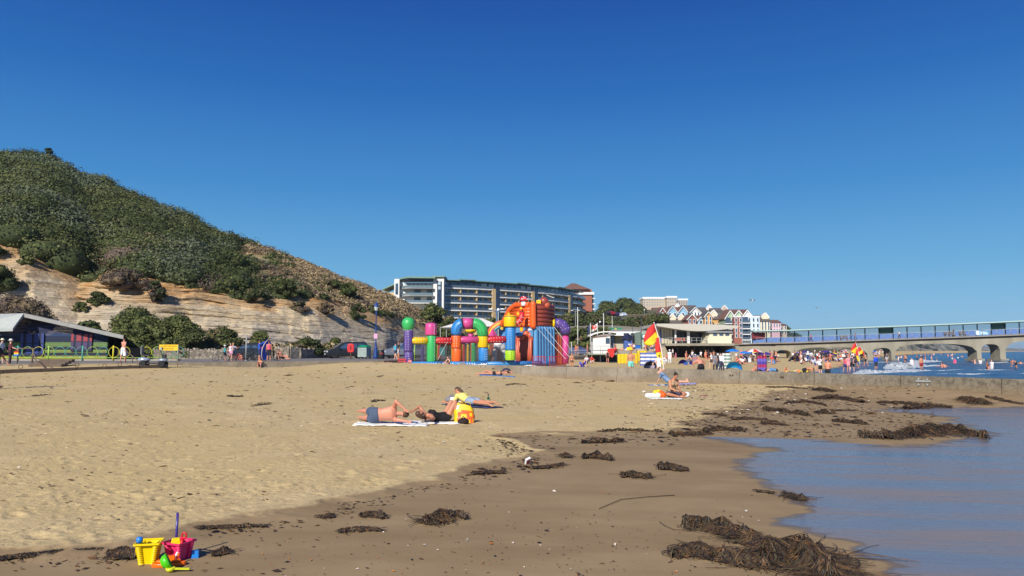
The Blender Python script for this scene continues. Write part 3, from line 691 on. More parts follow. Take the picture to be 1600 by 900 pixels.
def apartment_long():
 root=thing('apartment_building','long curved apartment block of tan brick with tiers of glass balconies on the skyline','building',(0,0,0))
 pts=[(693,300),(740,305),(800,316),(857,331),(905,355),(914,372)]
 w=[Vector((P(px,470,Y).x,Y))for px,Y in pts]
 # resample to bays
 seg=[(b-a).length for a,b in zip(w[:-1],w[1:])]; tot=sum(seg); nb=14; bays=[]
 def at(s):
  for a,b,l in zip(w[:-1],w[1:],seg):
   if s<=l+1e-6:return a.lerp(b,s/l)
   s-=l
  return w[-1]
 pp=[at(tot*k/nb)for k in range(nb+1)]
 F=[26.0-2.92*k for k in range(7)]
 for k,(a,b)in enumerate(zip(pp[:-1],pp[1:])):
  d=(b-a).normalized(); n=Vector((d.y,-d.x))
  def V3(u,off,z):p=a+d*u+n*off; return Vector((p.x,p.y,z))
  Lb=(b-a).length
  m=MB(); m.add([V3(0,-1.2,7),V3(Lb,-1.2,7),V3(Lb,-12,7),V3(0,-12,7),V3(0,-1.2,26),V3(Lb,-1.2,26),V3(Lb,-12,26),V3(0,-12,26)],[(0,1,5,4),(1,2,6,5),(2,3,7,6),(3,0,4,7),(4,5,6,7)])
  m.build('wall',tan,root)
  stair=k in(3,6,10)
  if stair:
   m=MB(); m.beam(V3(Lb*0.12,0.1,7),V3(Lb*0.12,0.1,26.4),1.6,1.0,up=tuple(n.to_3d())); m.build('pier',tan,root)
   m=MB(); m.beam(V3(Lb*0.36,-0.2,7),V3(Lb*0.36,-0.2,27),2.0,1.4,up=tuple(n.to_3d())); m.build('stair_tower',navyst,root); u0=Lb*0.55
  else:
   u0=0.15
   m=MB(); m.beam(V3(0,-0.9,7),V3(0,-0.9,26),0.35,2.0,up=tuple(n.to_3d())); m.build('pier',tan,root)
  for i in range(6):
   z=F[i]
   m=MB(); m.beam(V3(u0,-0.35,z),V3(Lb-0.1,-0.35,z),1.6,0.46); m.build('balcony_slab',white,root)
   if i:
    m=MB(); m.beam(V3(u0,0.35,z+0.72),V3(Lb-0.2,0.35,z+0.72),0.06,1.0); m.build('balustrade',glassb,root)
    # french windows under the slab above
   zb=z-2.92+0.2
   for(f0,f1)in(((0.12,0.45),(0.6,0.85))if not stair else((0.62,0.92),)):
    m=MB(); m.beam(V3(Lb*f0,-1.15,zb+1.15),V3(Lb*f1,-1.15,zb+1.15),0.12,2.3)
    wd=m.build('window',glassm,root)
    if(k*7+i*3)%3==0:
     m=MB(); m.beam(V3(Lb*f0+0.3,-1.06,zb+1.1),V3(Lb*(f0+f1)/2,-1.06,zb+1.1),0.06,2.0); m.build('blind',glassl,wd)
     # penthouse, set back, with thin green roof
  zt=29.3+(0.35 if k%4==1 else 0)
  m=MB(); m.add([V3(0,-3,26.2),V3(Lb,-3,26.2),V3(Lb,-10,26.2),V3(0,-10,26.2),V3(0,-3,zt-.4),V3(Lb,-3,zt-.4),V3(Lb,-10,zt-.4),V3(0,-10,zt-.4)],[(0,1,5,4),(1,2,6,5),(2,3,7,6),(3,0,4,7),(4,5,6,7)])
  m.build('penthouse_wall',navyst,root)
  for f0,f1 in((0.08,0.42),(0.55,0.92)):
   m=MB(); m.beam(V3(Lb*f0,-2.9,27.6),V3(Lb*f1,-2.9,27.6),0.12,2.0); m.build('window',glassl if(k+int(f0*9))%3==0 else glassm,root)
  m=MB(); m.beam(V3(u0,0.2,26.8),V3(Lb,0.2,26.8),0.06,0.9); m.build('balustrade',glassb,root)
  m=MB(); m.beam(V3(-0.1,-5.6,zt),V3(Lb+0.1,-5.6,zt),9.6,0.3); m.build('roof',greenroof,root)
 return root
apartment_long()
def apartment_white():
 Y=296; root=thing('apartment_building','white rendered apartment tower with wide roof overhang at the left end of the tan block','building',(0,0,0))
 X=lambda px:P(px,470,Y).x
 Zp=lambda py:wz(py,Y)
 MB().box(((X(600)+X(616))/2,Y+8,15),(X(616)-X(600),12,18)).build('side_wing',tan,root)
 m=MB(); zt=Zp(444)
 m.add([(X(597),Y-0,zt-2.2),(X(617),Y-0,zt),(X(617),Y+14,zt),(X(597),Y+14,zt-2.2),(X(597),Y,zt-1.8),(X(617),Y,zt+.4),(X(617),Y+14,zt+.4),(X(597),Y+14,zt-1.8)],[(3,2,1,0),(4,5,6,7),(0,1,5,4),(1,2,6,5),(2,3,7,6),(3,0,4,7)]); m.build('side_roof',greenroof,root)
 MB().box(((X(624)+X(677))/2,Y+8,16),(X(677)-X(624),12,Zp(441)*2-32)).build('wall',white,root)
 m=MB(); m.prism([(X(616),0),(X(624),0),(X(624.5),0)],0,1)if False else None
 MB().box(((X(616)+X(624))/2,Y+3,(8+Zp(436))/2),(X(624)-X(616),7,Zp(436)-8)).build('fin_wall',white,root)
 MB().box(((X(677)+X(693.5))/2,Y+4,(8+Zp(433))/2),(X(693.5)-X(677),9,Zp(433)-8)).build('tower',white,root)
 MB().box(((X(683)+X(690))/2,Y-0.6,(8+Zp(440))/2),(X(690)-X(683),0.3,Zp(440)-8)).build('stair_window',navyst,root)
 for py in(443,450):MB().box(((X(684.5)+X(688.5))/2,Y-0.8,Zp(py)),(X(688.5)-X(684.5),0.1,1.2)).build('blind',glassl,root)
 MB().box(((X(618)+X(622))/2,Y-0.6,(Zp(460)+Zp(443))/2),(1.0,0.2,Zp(443)-Zp(460))).build('window',glassm,root)
 m=MB()
 m.prism([(X(623),Y+2),(X(638),Y-4.4),(X(681),Y-3),(X(681),Y+14),(X(616),Y+14)],Zp(436),Zp(433.5)); m.build('roof',greenroof,root)
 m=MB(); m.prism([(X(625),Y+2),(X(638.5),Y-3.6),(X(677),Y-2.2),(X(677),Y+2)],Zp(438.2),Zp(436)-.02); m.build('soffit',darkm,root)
 MB().box(((X(676)+X(695))/2,Y+4,Zp(432.3)),(X(695)-X(675),11,0.4)).build('tower_roof',greenroof,root)
 for i,py in enumerate((450.5,462,473.5)):
  m=MB(); m.prism([(X(624.5),Y+1.8),(X(640),Y-3.2),(X(677),Y-2.2),(X(677),Y+2)],Zp(py+1.2),Zp(py)); m.build('balcony_slab',steel if i<2 else white,root)
  m=MB()
  for a,b in(((X(625),Y+1.7),(X(640),Y-3.1)),((X(640),Y-3.1),(X(677),Y-2.1))):m.beam((a[0],a[1],Zp(py)+0.5),(b[0],b[1],Zp(py)+0.5),0.06,0.85)
  m.build('balustrade',mat('tower_glass',(.16,.22,.25),.2),root)
 for k in range(7):
  x=lerp(632,675,k/6.6); windows(root,[(X(x-2.3),X(x+2.3),Zp(449.5),Zp(441.5))],Y+1.9,glassl,frame=whitem)
 for py in(461,472.5):
  for x0,x1 in((646,656),(666.5,673.5)):windows(root,[(X(x0),X(x1),Zp(py),Zp(py-8))],Y+1.9,glassm,frame=darkm)
 return root
apartment_white()
def brick_tower():
 Y=385; root=thing('apartment_building','tall red brick block with hipped brown roof behind the right end of the curved block','building')
 X=lambda px:P(px,470,Y).x; Zp=lambda py:wz(py,Y)
 MB().box(((X(890)+X(925))/2,Y+8,(10+Zp(458))/2),(X(925)-X(890),16,Zp(458)-10)).build('wall',brick,root)
 MB().box(((X(893)+X(922))/2,Y+9,(Zp(452)+Zp(458))/2),(X(921)-X(885),14,Zp(451)-Zp(458))).build('attic_wall',brick,root)
 MB().box(((X(898)+X(927))/2,Y+8,Zp(458.5)),(X(927.5)-X(896),17.5,1.3)).build('cornice',white,root)
 m=MB(); a=[(X(877),Y-1,Zp(452)),(X(922),Y-1,Zp(452)),(X(922),Y+17,Zp(452)),(X(877),Y+17,Zp(452)),(X(895),Y+8,Zp(440.5)),(X(901),Y+8,Zp(440.5))]
 m.add(a,[(0,1,5,4),(1,2,5),(2,3,4,5),(3,0,4),(3,2,1,0)]); m.build('roof',tile,root)
 m=MB(); a=[(X(863),Y+3,Zp(452)),(X(884),Y+3,Zp(452)),(X(884),Y+12,Zp(452)),(X(863),Y+12,Zp(452)),(X(874),Y+8,Zp(446))]
 m.add(a,[(0,1,4),(1,2,4),(2,3,4),(3,0,4),(3,2,1,0)]); m.build('side_roof',tile,root)
 windows(root,[(X(896),X(901),Zp(456.5),Zp(453.5))],Y+2.3,glassm)
 for py in(466,474.5,483,491):
  MB().box(((X(924.5)+X(930))/2,Y+6,Zp(py)),(X(930)-X(924.5),10,0.6)).build('balcony_slab',white,root)
  MB().box(((X(925.2)+X(929))/2,Y+7,Zp(py-4)),(X(929)-X(925.2),5,2.1)).build('window',glassm,root)
 return root
brick_tower()
def flat_block(x0,x1,yt,yb,Y,lab,cols):
 root=thing('apartment_building',lab,'building'); X=lambda px:P(px,470,Y).x; Zp=lambda py:wz(py,Y)
 stone=M('buff_brick',(188,172,150),0.85,var=0.08)
 MB().box(((X(x0)+X(x1))/2,Y+8,(Zp(yt)+Zp(yb+5))/2),(X(x1)-X(x0),16,Zp(yt)-Zp(yb+5))).build('wall',stone,root)
 MB().box(((X(x0)+X(x1))/2,Y+8,Zp(yt)+0.0),(X(x1)-X(x0)+1,17,1.4)).build('roof_edge',whitem,root)
 rows=3; rr_=[]
 for r in range(rows):
  for k in range(cols):
   xa=lerp(x0,x1,(k+0.25)/cols); xb=lerp(x0,x1,(k+0.7)/cols); z=lerp(Zp(yt+2.2),Zp(yb),r/rows)
   rr_.append((X(xa),X(xb),z-1.3,z))
 windows(root,rr_,Y,glassm)
 return root
flat_block(1005,1042,465.5,479,620,'wide buff brick flats with white roof edge on the hilltop',9)
flat_block(1042,1057,464,481,612,'balconied projecting end of the hilltop flats',4)
flat_block(1060,1074,468,476,640,'smaller white edged flats to the right of the hilltop block',4)
hc=dict(blue=M('sky_blue_render',(142,184,212),0.8,var=0.05),red=M('house_brick',(150,92,80),0.85,var=0.1),cream=cream,white=white,orange=M('ochre_render',(205,160,100),0.8,var=0.06),green=M('pale_green_render',(168,190,160),0.8,var=0.05),pale=M('ice_blue_render',(196,216,228),0.8,var=0.04),pink=M('pink_render',(216,176,190),0.8,var=0.05),buff=M('buff_render',(190,172,152),0.8,var=0.06),peach=M('peach_render',(226,190,160),0.8,var=0.05))
def house(lab,x0,x1,ya,ye,yb,Y,wall,roof,kind='gable',rows=2,cols=2,dormers=(),depth=9,balc=False,grp='coloured houses stepping down to the pier'):
 """gable: the gable end faces the beach; ridge: the ridge runs along the picture; flat: parapet"""
 root=thing('house',lab,'house',group=grp)
 X=lambda px:P(px,500,Y).x; Zp=lambda py:wz(py,Y)
 a,b,ze,za,zb=X(x0),X(x1),Zp(ye),Zp(ya),Zp(yb)-2; xm=(a+b)/2
 if kind=='gable':
  m=MB(); m.add([(a,Y,zb),(b,Y,zb),(b,Y,ze),(xm,Y,za),(a,Y,ze),(a,Y+depth,zb),(b,Y+depth,zb),(b,Y+depth,ze),(xm,Y+depth,za),(a,Y+depth,ze)],[(0,1,2,3,4),(9,8,7,6,5),(1,6,7,2),(0,4,9,5)]); m.build('wall',wall,root)
  m=MB(); o=0.45; sl=(za-ze)/max(0.1,xm-a)
  for(q0,q1)in(((a-o,ze-sl*o+.05),(xm,za+.05)),((xm,za+.05),(b+o,ze-sl*o+.05))):
   m.add([(q0[0],Y-.5,q0[1]),(q1[0],Y-.5,q1[1]),(q1[0],Y+depth,q1[1]),(q0[0],Y+depth,q0[1]),(q0[0],Y-.5,q0[1]+.25),(q1[0],Y-.5,q1[1]+.25),(q1[0],Y+depth,q1[1]+.25),(q0[0],Y+depth,q0[1]+.25)],[(3,2,1,0),(4,5,6,7),(0,1,5,4),(1,2,6,5),(2,3,7,6),(3,0,4,7)])
  rf=m.build('roof',roof,root)
  m=MB()
  for(q0,q1)in(((a-o,ze-sl*o-.05),(xm,za-.05)),((xm,za-.05),(b+o,ze-sl*o-.05))):m.beam((q0[0],Y-.56,q0[1]),(q1[0],Y-.56,q1[1]),0.12,0.26,up=(0,0,1))
  m.build('bargeboard',whitem,rf)
 elif kind=='ridge':
  MB().box((xm,Y+depth/2,(zb+ze)/2),(b-a,depth,ze-zb)).build('wall',wall,root)
  m=MB(); m.add([(a-.3,Y-.5,ze),(b+.3,Y-.5,ze),(b+.3,Y+depth+.5,ze),(a-.3,Y+depth+.5,ze),(a-.3,Y+depth/2,za),(b+.3,Y+depth/2,za)],[(0,1,5,4),(2,3,4,5),(1,2,5),(3,0,4),(3,2,1,0)]); rf=m.build('roof',roof,root)
  for dx in dormers:
   xx=X(dx); zc=lerp(ze,za,0.55); q=1.3; yy=Y+depth*0.16
   m=MB(); m.add([(xx-q,yy,zc-1.2),(xx+q,yy,zc-1.2),(xx+q,yy,zc+.3),(xx,yy,zc+1.9),(xx-q,yy,zc+.3),(xx-q,yy+3,zc-1.2),(xx+q,yy+3,zc-1.2),(xx+q,yy+3,zc+.3),(xx,yy+3,zc+1.9),(xx-q,yy+3,zc+.3)],[(0,1,2,3,4),(9,8,7,6,5),(1,6,7,2),(2,7,8,3),(3,8,9,4),(0,4,9,5)]); dm=m.build('dormer',wall if wall is not hc['orange']else cream,root)
   m=MB(); m.beam((xx-q-.2,yy-.1,zc+.15),(xx,yy-.1,zc+2.05),.15,.3); m.beam((xx,yy-.1,zc+2.05),(xx+q+.2,yy-.1,zc+.15),.15,.3); m.build('bargeboard',whitem,dm)
 else:
  MB().box((xm,Y+depth/2,(zb+za)/2),(b-a,depth,za-zb)).build('wall',wall,root)
  MB().box((xm,Y+depth/2,za+.12),(b-a+.3,depth+.3,.3)).build('roof',whitem,root)
  ze=za
 if rows:
  rr_=[]; st=(ze-Zp(yb))/rows
  for r in range(rows):
   for k in range(cols):
    if balc and k==0:continue
    cx=lerp(a,b,(k+.5)/cols); w=min(0.75,(b-a)/cols*0.28); zc=ze-st*(r+.55); rr_.append((cx-w,cx+w,zc-.75,zc+.75))
  windows(root,rr_,Y,glassm,frame=whitem)
  if balc:
   for r in range(rows):
    zc=ze-st*(r+.55); cx=lerp(a,b,.5/cols)
    MB().box((cx,Y-.1,zc),(1.9,.3,2.1)).build('window',glassm,root)
    MB().box((cx,Y-.7,zc-1.2),(2.6,1.4,.25)).build('balcony',whitem,root); MB().box((cx,Y-1.35,zc-.6),(2.6,.06,.9)).build('balustrade',glassb,root)
 return root
hs_=hc
# back row
house('red brick gabled house with white bargeboards left of the pair of blue gables',1030,1041,481,489,500,332,hs_['red'],tile,rows=1,cols=1)
house('long brown tiled roof behind the pair of sky blue gables',1034,1076,479,489,500,340,hs_['white'],tile,'ridge',rows=0)
house('left of two matching sky blue gables high in the village',1043,1058.5,478.5,488,500,328,hs_['blue'],tile,rows=2,cols=2)
house('right of two matching sky blue gables high in the village',1059.5,1075,478.5,488,500,328,hs_['blue'],tile,rows=2,cols=1)
house('dark slate roofed house above the right sky blue gable',1055,1090,476,486,500,352,hs_['white'],slate,'ridge',rows=0,dormers=(1060,))
house('white house with three narrow gables behind the brick gable',1079,1094,480,487,506,325,hs_['white'],slate,rows=3,cols=3)
house('slate roofed house on the skyline right of the narrow white gables',1090,1113,479.5,487,500,348,hs_['white'],slate,'ridge',rows=0,dormers=(1110,))
house('next slate roofed house on the skyline with a white dormer',1113,1138,480.5,487,500,345,hs_['buff'],slate,'ridge',rows=0,dormers=(1134,))
# front row
house('cream house at the left end of the village beside the hillside',1023,1037,492.5,495,512,300,hs_['cream'],slate,'flat',rows=3,cols=3)
house('cream gabled house joined to the left end cream house',1030,1040,488,496,512,298,hs_['cream'],slate,rows=3,cols=2)
house('long slate roof with two cream dormers over the modern beach building',1038,1075,492,505,512,296,hs_['cream'],slate,'ridge',rows=1,cols=6,dormers=(1052,1066))
house('red brick gable with white trim between slate roof and small blue gable',1074.5,1088,491,498,512,288,hs_['red'],tile,rows=2,cols=2)
house('small blue gable between the brick gable and the ochre house',1090,1100,495,500,512,288,hs_['blue'],tile,rows=2,cols=1)
house('brown roofed terrace house behind the small blue gable',1083,1108,492,501,512,294,hs_['white'],tile,'ridge',rows=0)
house('ochre house with peach side right of the small blue gable',1101,1113,487,494,514,285,hs_['orange'],slate,rows=3,cols=2)
house('slate roofed house with pale green dormer and ochre wall',1108,1133.5,486.5,499,516,290,hs_['orange'],slate,'ridge',rows=1,cols=5,dormers=(1117,))
house('pale green gabled house with glass balconies beside the brick flats',1133.5,1148,485,496,530,280,hs_['green'],tile,rows=4,cols=2,balc=True)
house('pale green upper gable over the red brick flats',1148,1160,485,492,500,284,hs_['green'],tile,rows=1,cols=2)
house('long brown tiled roof joining the green and white gables',1140,1172,482.5,490,500,292,hs_['white'],tile,'ridge',rows=0)
house('four storey red brick flats with white framed windows',1146.5,1160.5,495.5,495,528,278,hs_['red'],tile,'flat',rows=4,cols=2)
house('white gabled house above the ice blue flats',1160,1175,484.5,494,500,283,hs_['white'],tile,rows=1,cols=2)
house('ice blue flats with a column of four balconies near the pier entrance',1161,1187,495,495,530,276,hs_['pale'],slate,'flat',rows=4,cols=4,balc=True)
house('cream house with slate roof right of the ice blue flats',1184,1203,492,502,520,290,hs_['cream'],slate,'ridge',rows=3,cols=4,dormers=(1198,))
house('pink house with brown roof near the pier entrance',1203,1220,499,504,520,295,hs_['pink'],tile,'ridge',rows=2,cols=4)
house('buff end house of the village before the wooded slope',1219,1229,505,508,522,300,hs_['buff'],tile,'ridge',rows=2,cols=2)
house('brown roofed bungalow on the grassy hill under the hilltop flats',1010,1030,484,488,492,420,hs_['white'],tile,'ridge',rows=1,cols=4)
house('white walled cottage with terracotta roof below the hilltop flats',1022,1046,480,484,490,440,hs_['white'],tile,'ridge',rows=1,cols=4)
# --- trees on the hill
GT=[LEAF[0],LEAF[1],LEAF[1]]
for i,(x0,x1,yt,yb,Y,lab)in enumerate([(928,968,469,502,420,'broad dark tree just right of the brick block on the hill'),(955,1000,463,504,415,'tallest round tree crowning the hill left of the flats'),(982,1012,472,503,410,'smaller dark tree at the right edge of the hilltop clump'),(940,965,478,504,395,'low leafy tree in front of the hilltop clump')]):
 b=P((x0+x1)/2,yb,Y); t=P((x0+x1)/2,yt,Y); w=(x1-x0)/FPX*Y/2
 bush('tree',lab,b,(w,w*0.8,(t.z-b.z)*0.85),GT,n=40,leaf=0.5,per=110,seed=200+i,trunk=True,cat='tree',th=(t.z-b.z)*0.15,group='trees on the hill',low=-0.6)
for i,(x0,x1,yt,yb,Y,lab)in enumerate([(1205,1240,508,528,420,'wooded knoll tree behind the buff end house'),(1222,1262,520,545,400,'dark tree where the village slope meets the pier')]):
 b=P((x0+x1)/2,yb,Y); t=P((x0+x1)/2,yt,Y); w=(x1-x0)/FPX*Y/2
 bush('tree',lab,b,(w,w*0.8,(t.z-b.z)*0.85),DK,n=30,leaf=0.5,per=80,seed=230+i,trunk=True,cat='tree',th=1,group='trees by the village')
 # hedges and scrub on the slope between flats and promenade: a mass
rs_=np.random.RandomState(21); C,Rr=[],[]
for _ in range(620):
 px=rs_.uniform(700,1035); y=rs_.uniform(492,512)if px>880 else rs_.uniform(503,514)
 if px>940 and y<499:continue
 Yd=rs_.uniform(255,295)if px<925 else rs_.uniform(270,330)
 p=P(px,y,Yd); r=rs_.uniform(1.0,2.2); C.append(tuple(p)); Rr.append((r*1.5,r,r*0.8))
for _ in range(260):
 px=rs_.uniform(893,945); y=rs_.uniform(518,540); p=P(px,y,rs_.uniform(150,175)); r=rs_.uniform(0.5,1.1); C.append(tuple(p)); Rr.append((r*1.4,r,r))
for _ in range(160):
 px=rs_.uniform(1010,1040); y=rs_.uniform(495,520); p=P(px,y,rs_.uniform(240,280)); r=rs_.uniform(0.8,1.5); C.append(tuple(p)); Rr.append((r*1.4,r,r))
C=np.array(C); Rr=np.array(Rr); LQ,ci=leaf_quads(C,Rr,60,0.4,rs_)
mi_=rs_.choice([0,1,2,3],len(C),p=[.3,.35,.2,.15])[ci]
o=bpy.data.objects.new('slope_shrubbery',quads_mesh('slope_shrubbery',LQ,LEAF,mi_)); COL.objects.link(o); tag(o,'banks of shrubs and dry growth on the slope below the apartments',kind='stuff')
# --- retaining walls and the hill road
def wall_strip(name,lab,pts,h,m,th=0.4):
 mb=MB()
 for a,b in zip(pts[:-1],pts[1:]):mb.beam((a[0],a[1],a[2]-h/2),(b[0],b[1],b[2]-h/2),th,h)
 o=mb.build(name,m); return tag(o,lab,'wall')
wall_strip('retaining_wall','curved white retaining wall below the flagpoles',[P(893,527,168),P(905,518,170),P(935,517,174)],2.6,cream)
wall_strip('retaining_wall','long dark retaining wall of the hill road behind the kiosks',[P(888,510,230),P(950,508,230),P(1026,513,225)],3.0,M('dark_wall',(118,112,104),.9))
road=MB(); road.add([P(935,496.5,300),P(985,500,300),P(992,498,318),P(940,493.5,320)],[(0,1,2,3)]); r_=road.build('hill_road',asph); r_['kind']='structure'
# --- the modern beach building with deck and undercroft
def beach_building():
 Y=150; root=thing('beach_building','modern beach building with oversailing curved roof and raised deck','building')
 X=lambda px:P(px,530,Y).x; Zp=lambda py:wz(py,Y)
 greyw=M('grey_render',(128,130,132),0.8,var=0.06); sandw=M('sand_render',(196,186,160),0.8,var=0.05)
 # oversailing roof: thin curved lens
 m=MB(); n=14
 topv=[]; botv=[]
 for k in range(n+1):
  t=k/n; px=lerp(1022,1147,t); z=Zp(506.5+3.0*t**2.4); th=0.25+1.1*math.sin(math.pi*min(1,t*0.8+.1))**1.5
  for yy in(Y-3,Y+16):topv.append((X(px),yy,z)); botv.append((X(px),yy,z-(th if yy<Y else th+.2)))
 vs=topv+botv; o_=len(topv); fs=[]
 for k in range(n):
  a=2*k; fs+=[(a,a+2,a+3,a+1),(o_+a+1,o_+a+3,o_+a+2,o_+a),(a,o_+a,o_+a+2,a+2),(a+1,a+3,o_+a+3,o_+a+1)]
 fs+=[(0,1,o_+1,o_),(2*n,o_+2*n,o_+2*n+1,2*n+1)]
 m.add(vs,fs); m.build('roof',M('roof_soffit',(190,184,172),.7,var=.05),root)
 # left bay with pilasters
 MB().box(((X(1030)+X(1052))/2,Y+4,(Zp(541)+Zp(508))/2),(X(1052)-X(1030),6,Zp(508)-Zp(541))).build('left_wall',sandw,root)
 MB().box(((X(1033)+X(1050))/2,Y+.9,(Zp(537)+Zp(514))/2),(X(1050)-X(1033),.3,Zp(514)-Zp(537))).build('window',glassm,root)
 for k in range(4):MB().box((X(1036+k*4.4),Y+.5,(Zp(538)+Zp(513))/2),(.45,.6,Zp(513)-Zp(538))).build('pilaster',sandw,root)
 MB().box((X(1038),Y+.6,(Zp(534)+Zp(517))/2),(1.3,.15,Zp(517)-Zp(534))).build('blue_banner',M('blue_banner',(70,100,190),.6),root)
 # gridded central window
 g=MB().box(((X(1054)+X(1072))/2,Y+2,(Zp(540)+Zp(509))/2),(X(1072)-X(1054),.3,Zp(509)-Zp(540))).build('grid_window',mat('grid_pane',(0.30,0.34,0.34),.2,var=.4,vscale=.4),root)
 m=MB()
 for k in range(7):m.box((lerp(X(1054),X(1072),k/6),Y+1.75,(Zp(540)+Zp(509))/2),(.16,.16,Zp(509)-Zp(540)))
 for k in range(6):m.box(((X(1054)+X(1072))/2,Y+1.7,lerp(Zp(540),Zp(510),k/5)),(X(1072)-X(1054),.12,.16))
 m.build('glazing_bars',darkm,g)
 MB().box(((X(1052)+X(1110))/2,Y+9,(Zp(541)+Zp(508))/2),(X(1110)-X(1052),11,Zp(508)-Zp(541))).build('main_wall',greyw,root)
 MB().box(((X(1100)+X(1146))/2,Y+9,(Zp(541)+Zp(510))/2),(X(1146)-X(1100),11,Zp(510)-Zp(541))).build('right_wall',M('blue_grey_cladding',(92,104,124),.6),root)
 MB().box((X(1083),Y+3.4,(Zp(541)+Zp(524))/2),(1.3,.3,Zp(524)-Zp(541))).build('door',darkm,root)
 MB().box(((X(1074)+X(1080))/2,Y+3.2,(Zp(541)+Zp(512))/2),(X(1080)-X(1074),.3,Zp(512)-Zp(541))).build('dark_opening',darkm,root)
 for k in range(6):MB().box((X(1107+k*3.0),Y+3.2,(Zp(519)+Zp(512))/2),(.28,.2,Zp(512)-Zp(519))).build('window_fin',glassm,root)
 MB().box((X(1073.3),Y-1.2,(Zp(541)+Zp(518))/2),(.5,.5,Zp(518)-Zp(541))).build('column',white,root)
 MB().box((X(1053.4),Y-1.2,(Zp(541)+Zp(513))/2),(.3,.3,Zp(513)-Zp(541))).build('column',white,root)
 # cream box with sloping left side and three slit windows
 m=MB(); y0,y1=Y-4,Y+2
 f=[(X(1094),Zp(537.5)),(X(1134),Zp(537.5)),(X(1134),Zp(520.5)),(X(1102),Zp(519.5))if False else(X(1102),Zp(520.5))]
 m.add([(x,y0,z)for x,z in f]+[(x,y1,z)for x,z in f],[(0,1,2,3),(7,6,5,4),(0,4,5,1),(1,5,6,2),(2,6,7,3),(3,7,4,0)]); bx=m.build('cream_box',cream,root)
 MB().box(((X(1096.5)+X(1135.5))/2,(y0+y1)/2,Zp(519.4)),(X(1135.5)-X(1098),6.8,.35)).build('box_roof',greyw,bx)
 for k,px in enumerate((1109,1118.5,1127.5)):MB().box((X(px),y0-.02,Zp(523.2)),(.75,.1,.5)).build('slit_window',glassm,bx)
 # deck, rail and undercroft
 MB().box(((X(1032)+X(1136))/2,Y+3,Zp(538.6)),(X(1136)-X(1032),16,.45)).build('deck',concp,root)
 m=MB(); m.add([(X(1040),Y-4.5,Zp(540.5)),(X(1133),Y-4.5,Zp(540.5)),(X(1127),Y-1,0),(X(1045),Y-1,0)],[(0,1,2,3)]);
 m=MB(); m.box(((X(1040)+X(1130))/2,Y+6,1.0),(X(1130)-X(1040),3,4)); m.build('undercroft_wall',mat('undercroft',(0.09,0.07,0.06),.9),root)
 for px in(1036,1133):
  s_=1 if px<1080 else-1
  m=MB(); a=X(px); m.add([(a-s_*1.5,Y-4,-0.3),(a+s_*.9,Y-4,-0.3),(a+s_*-.5,Y-4,Zp(540.4)),(a-s_*1.5,Y-4,Zp(540.4)),(a-s_*1.5,Y+9,-0.3),(a+s_*.9,Y+9,-0.3),(a+s_*-.5,Y+9,Zp(540.4)),(a-s_*1.5,Y+9,Zp(540.4))],[(0,1,2,3),(7,6,5,4),(1,5,6,2),(0,3,7,4)]); m.build('splayed_wall',concp,root)
 for px in(1057,1083,1098,1110):MB().box((X(px),Y-1,.9),(.18,.18,Zp(540.4)+.3)).build('deck_post',MATS['undercroft'],root)
 m=MB(); zt=Zp(538.6)+.2
 for k in range(9):m.tube([(X(1035+k*7.4),Y-4.7,zt),(X(1035+k*7.4),Y-4.7,zt+1.05)],.05,5)
 for h in(.55,1.05):m.tube([(X(1035),Y-4.7,zt+h),(X(1095),Y-4.7,zt+h)],.045,5)
 m.build('deck_rail',steel,root)
 return root
beach_building()
# folding chairs on the deck
def deck_chair(lab,p,c,g):
 r=thing('terrace_chair',lab,'chair',p,random.uniform(-.6,.6),g)
 m=MB()
 for sx in(-.2,.2):
  for sy in(-.2,.2):m.tube([(sx,sy,0),(sx,sy,.45)],.02,5)
 m.build('frame',steel,r); MB().box((0,0,.46),(.46,.46,.05)).build('seat',c,r); MB().box((0,.22,.75),(.46,.05,.5)).build('backrest',c,r); return r
chairc=M('rust_canvas',(176,96,78),.8)
for k,px in enumerate((1056.5,1060.5,1064.5,1068.5)):
 deck_chair(('leftmost','second from left','third from left','rightmost')[k]+' of four rust coloured chairs before the gridded window',Vector((P(px,530,147).x,147,wz(538.6,150)+.23)),chairc,'rust chairs on the deck')
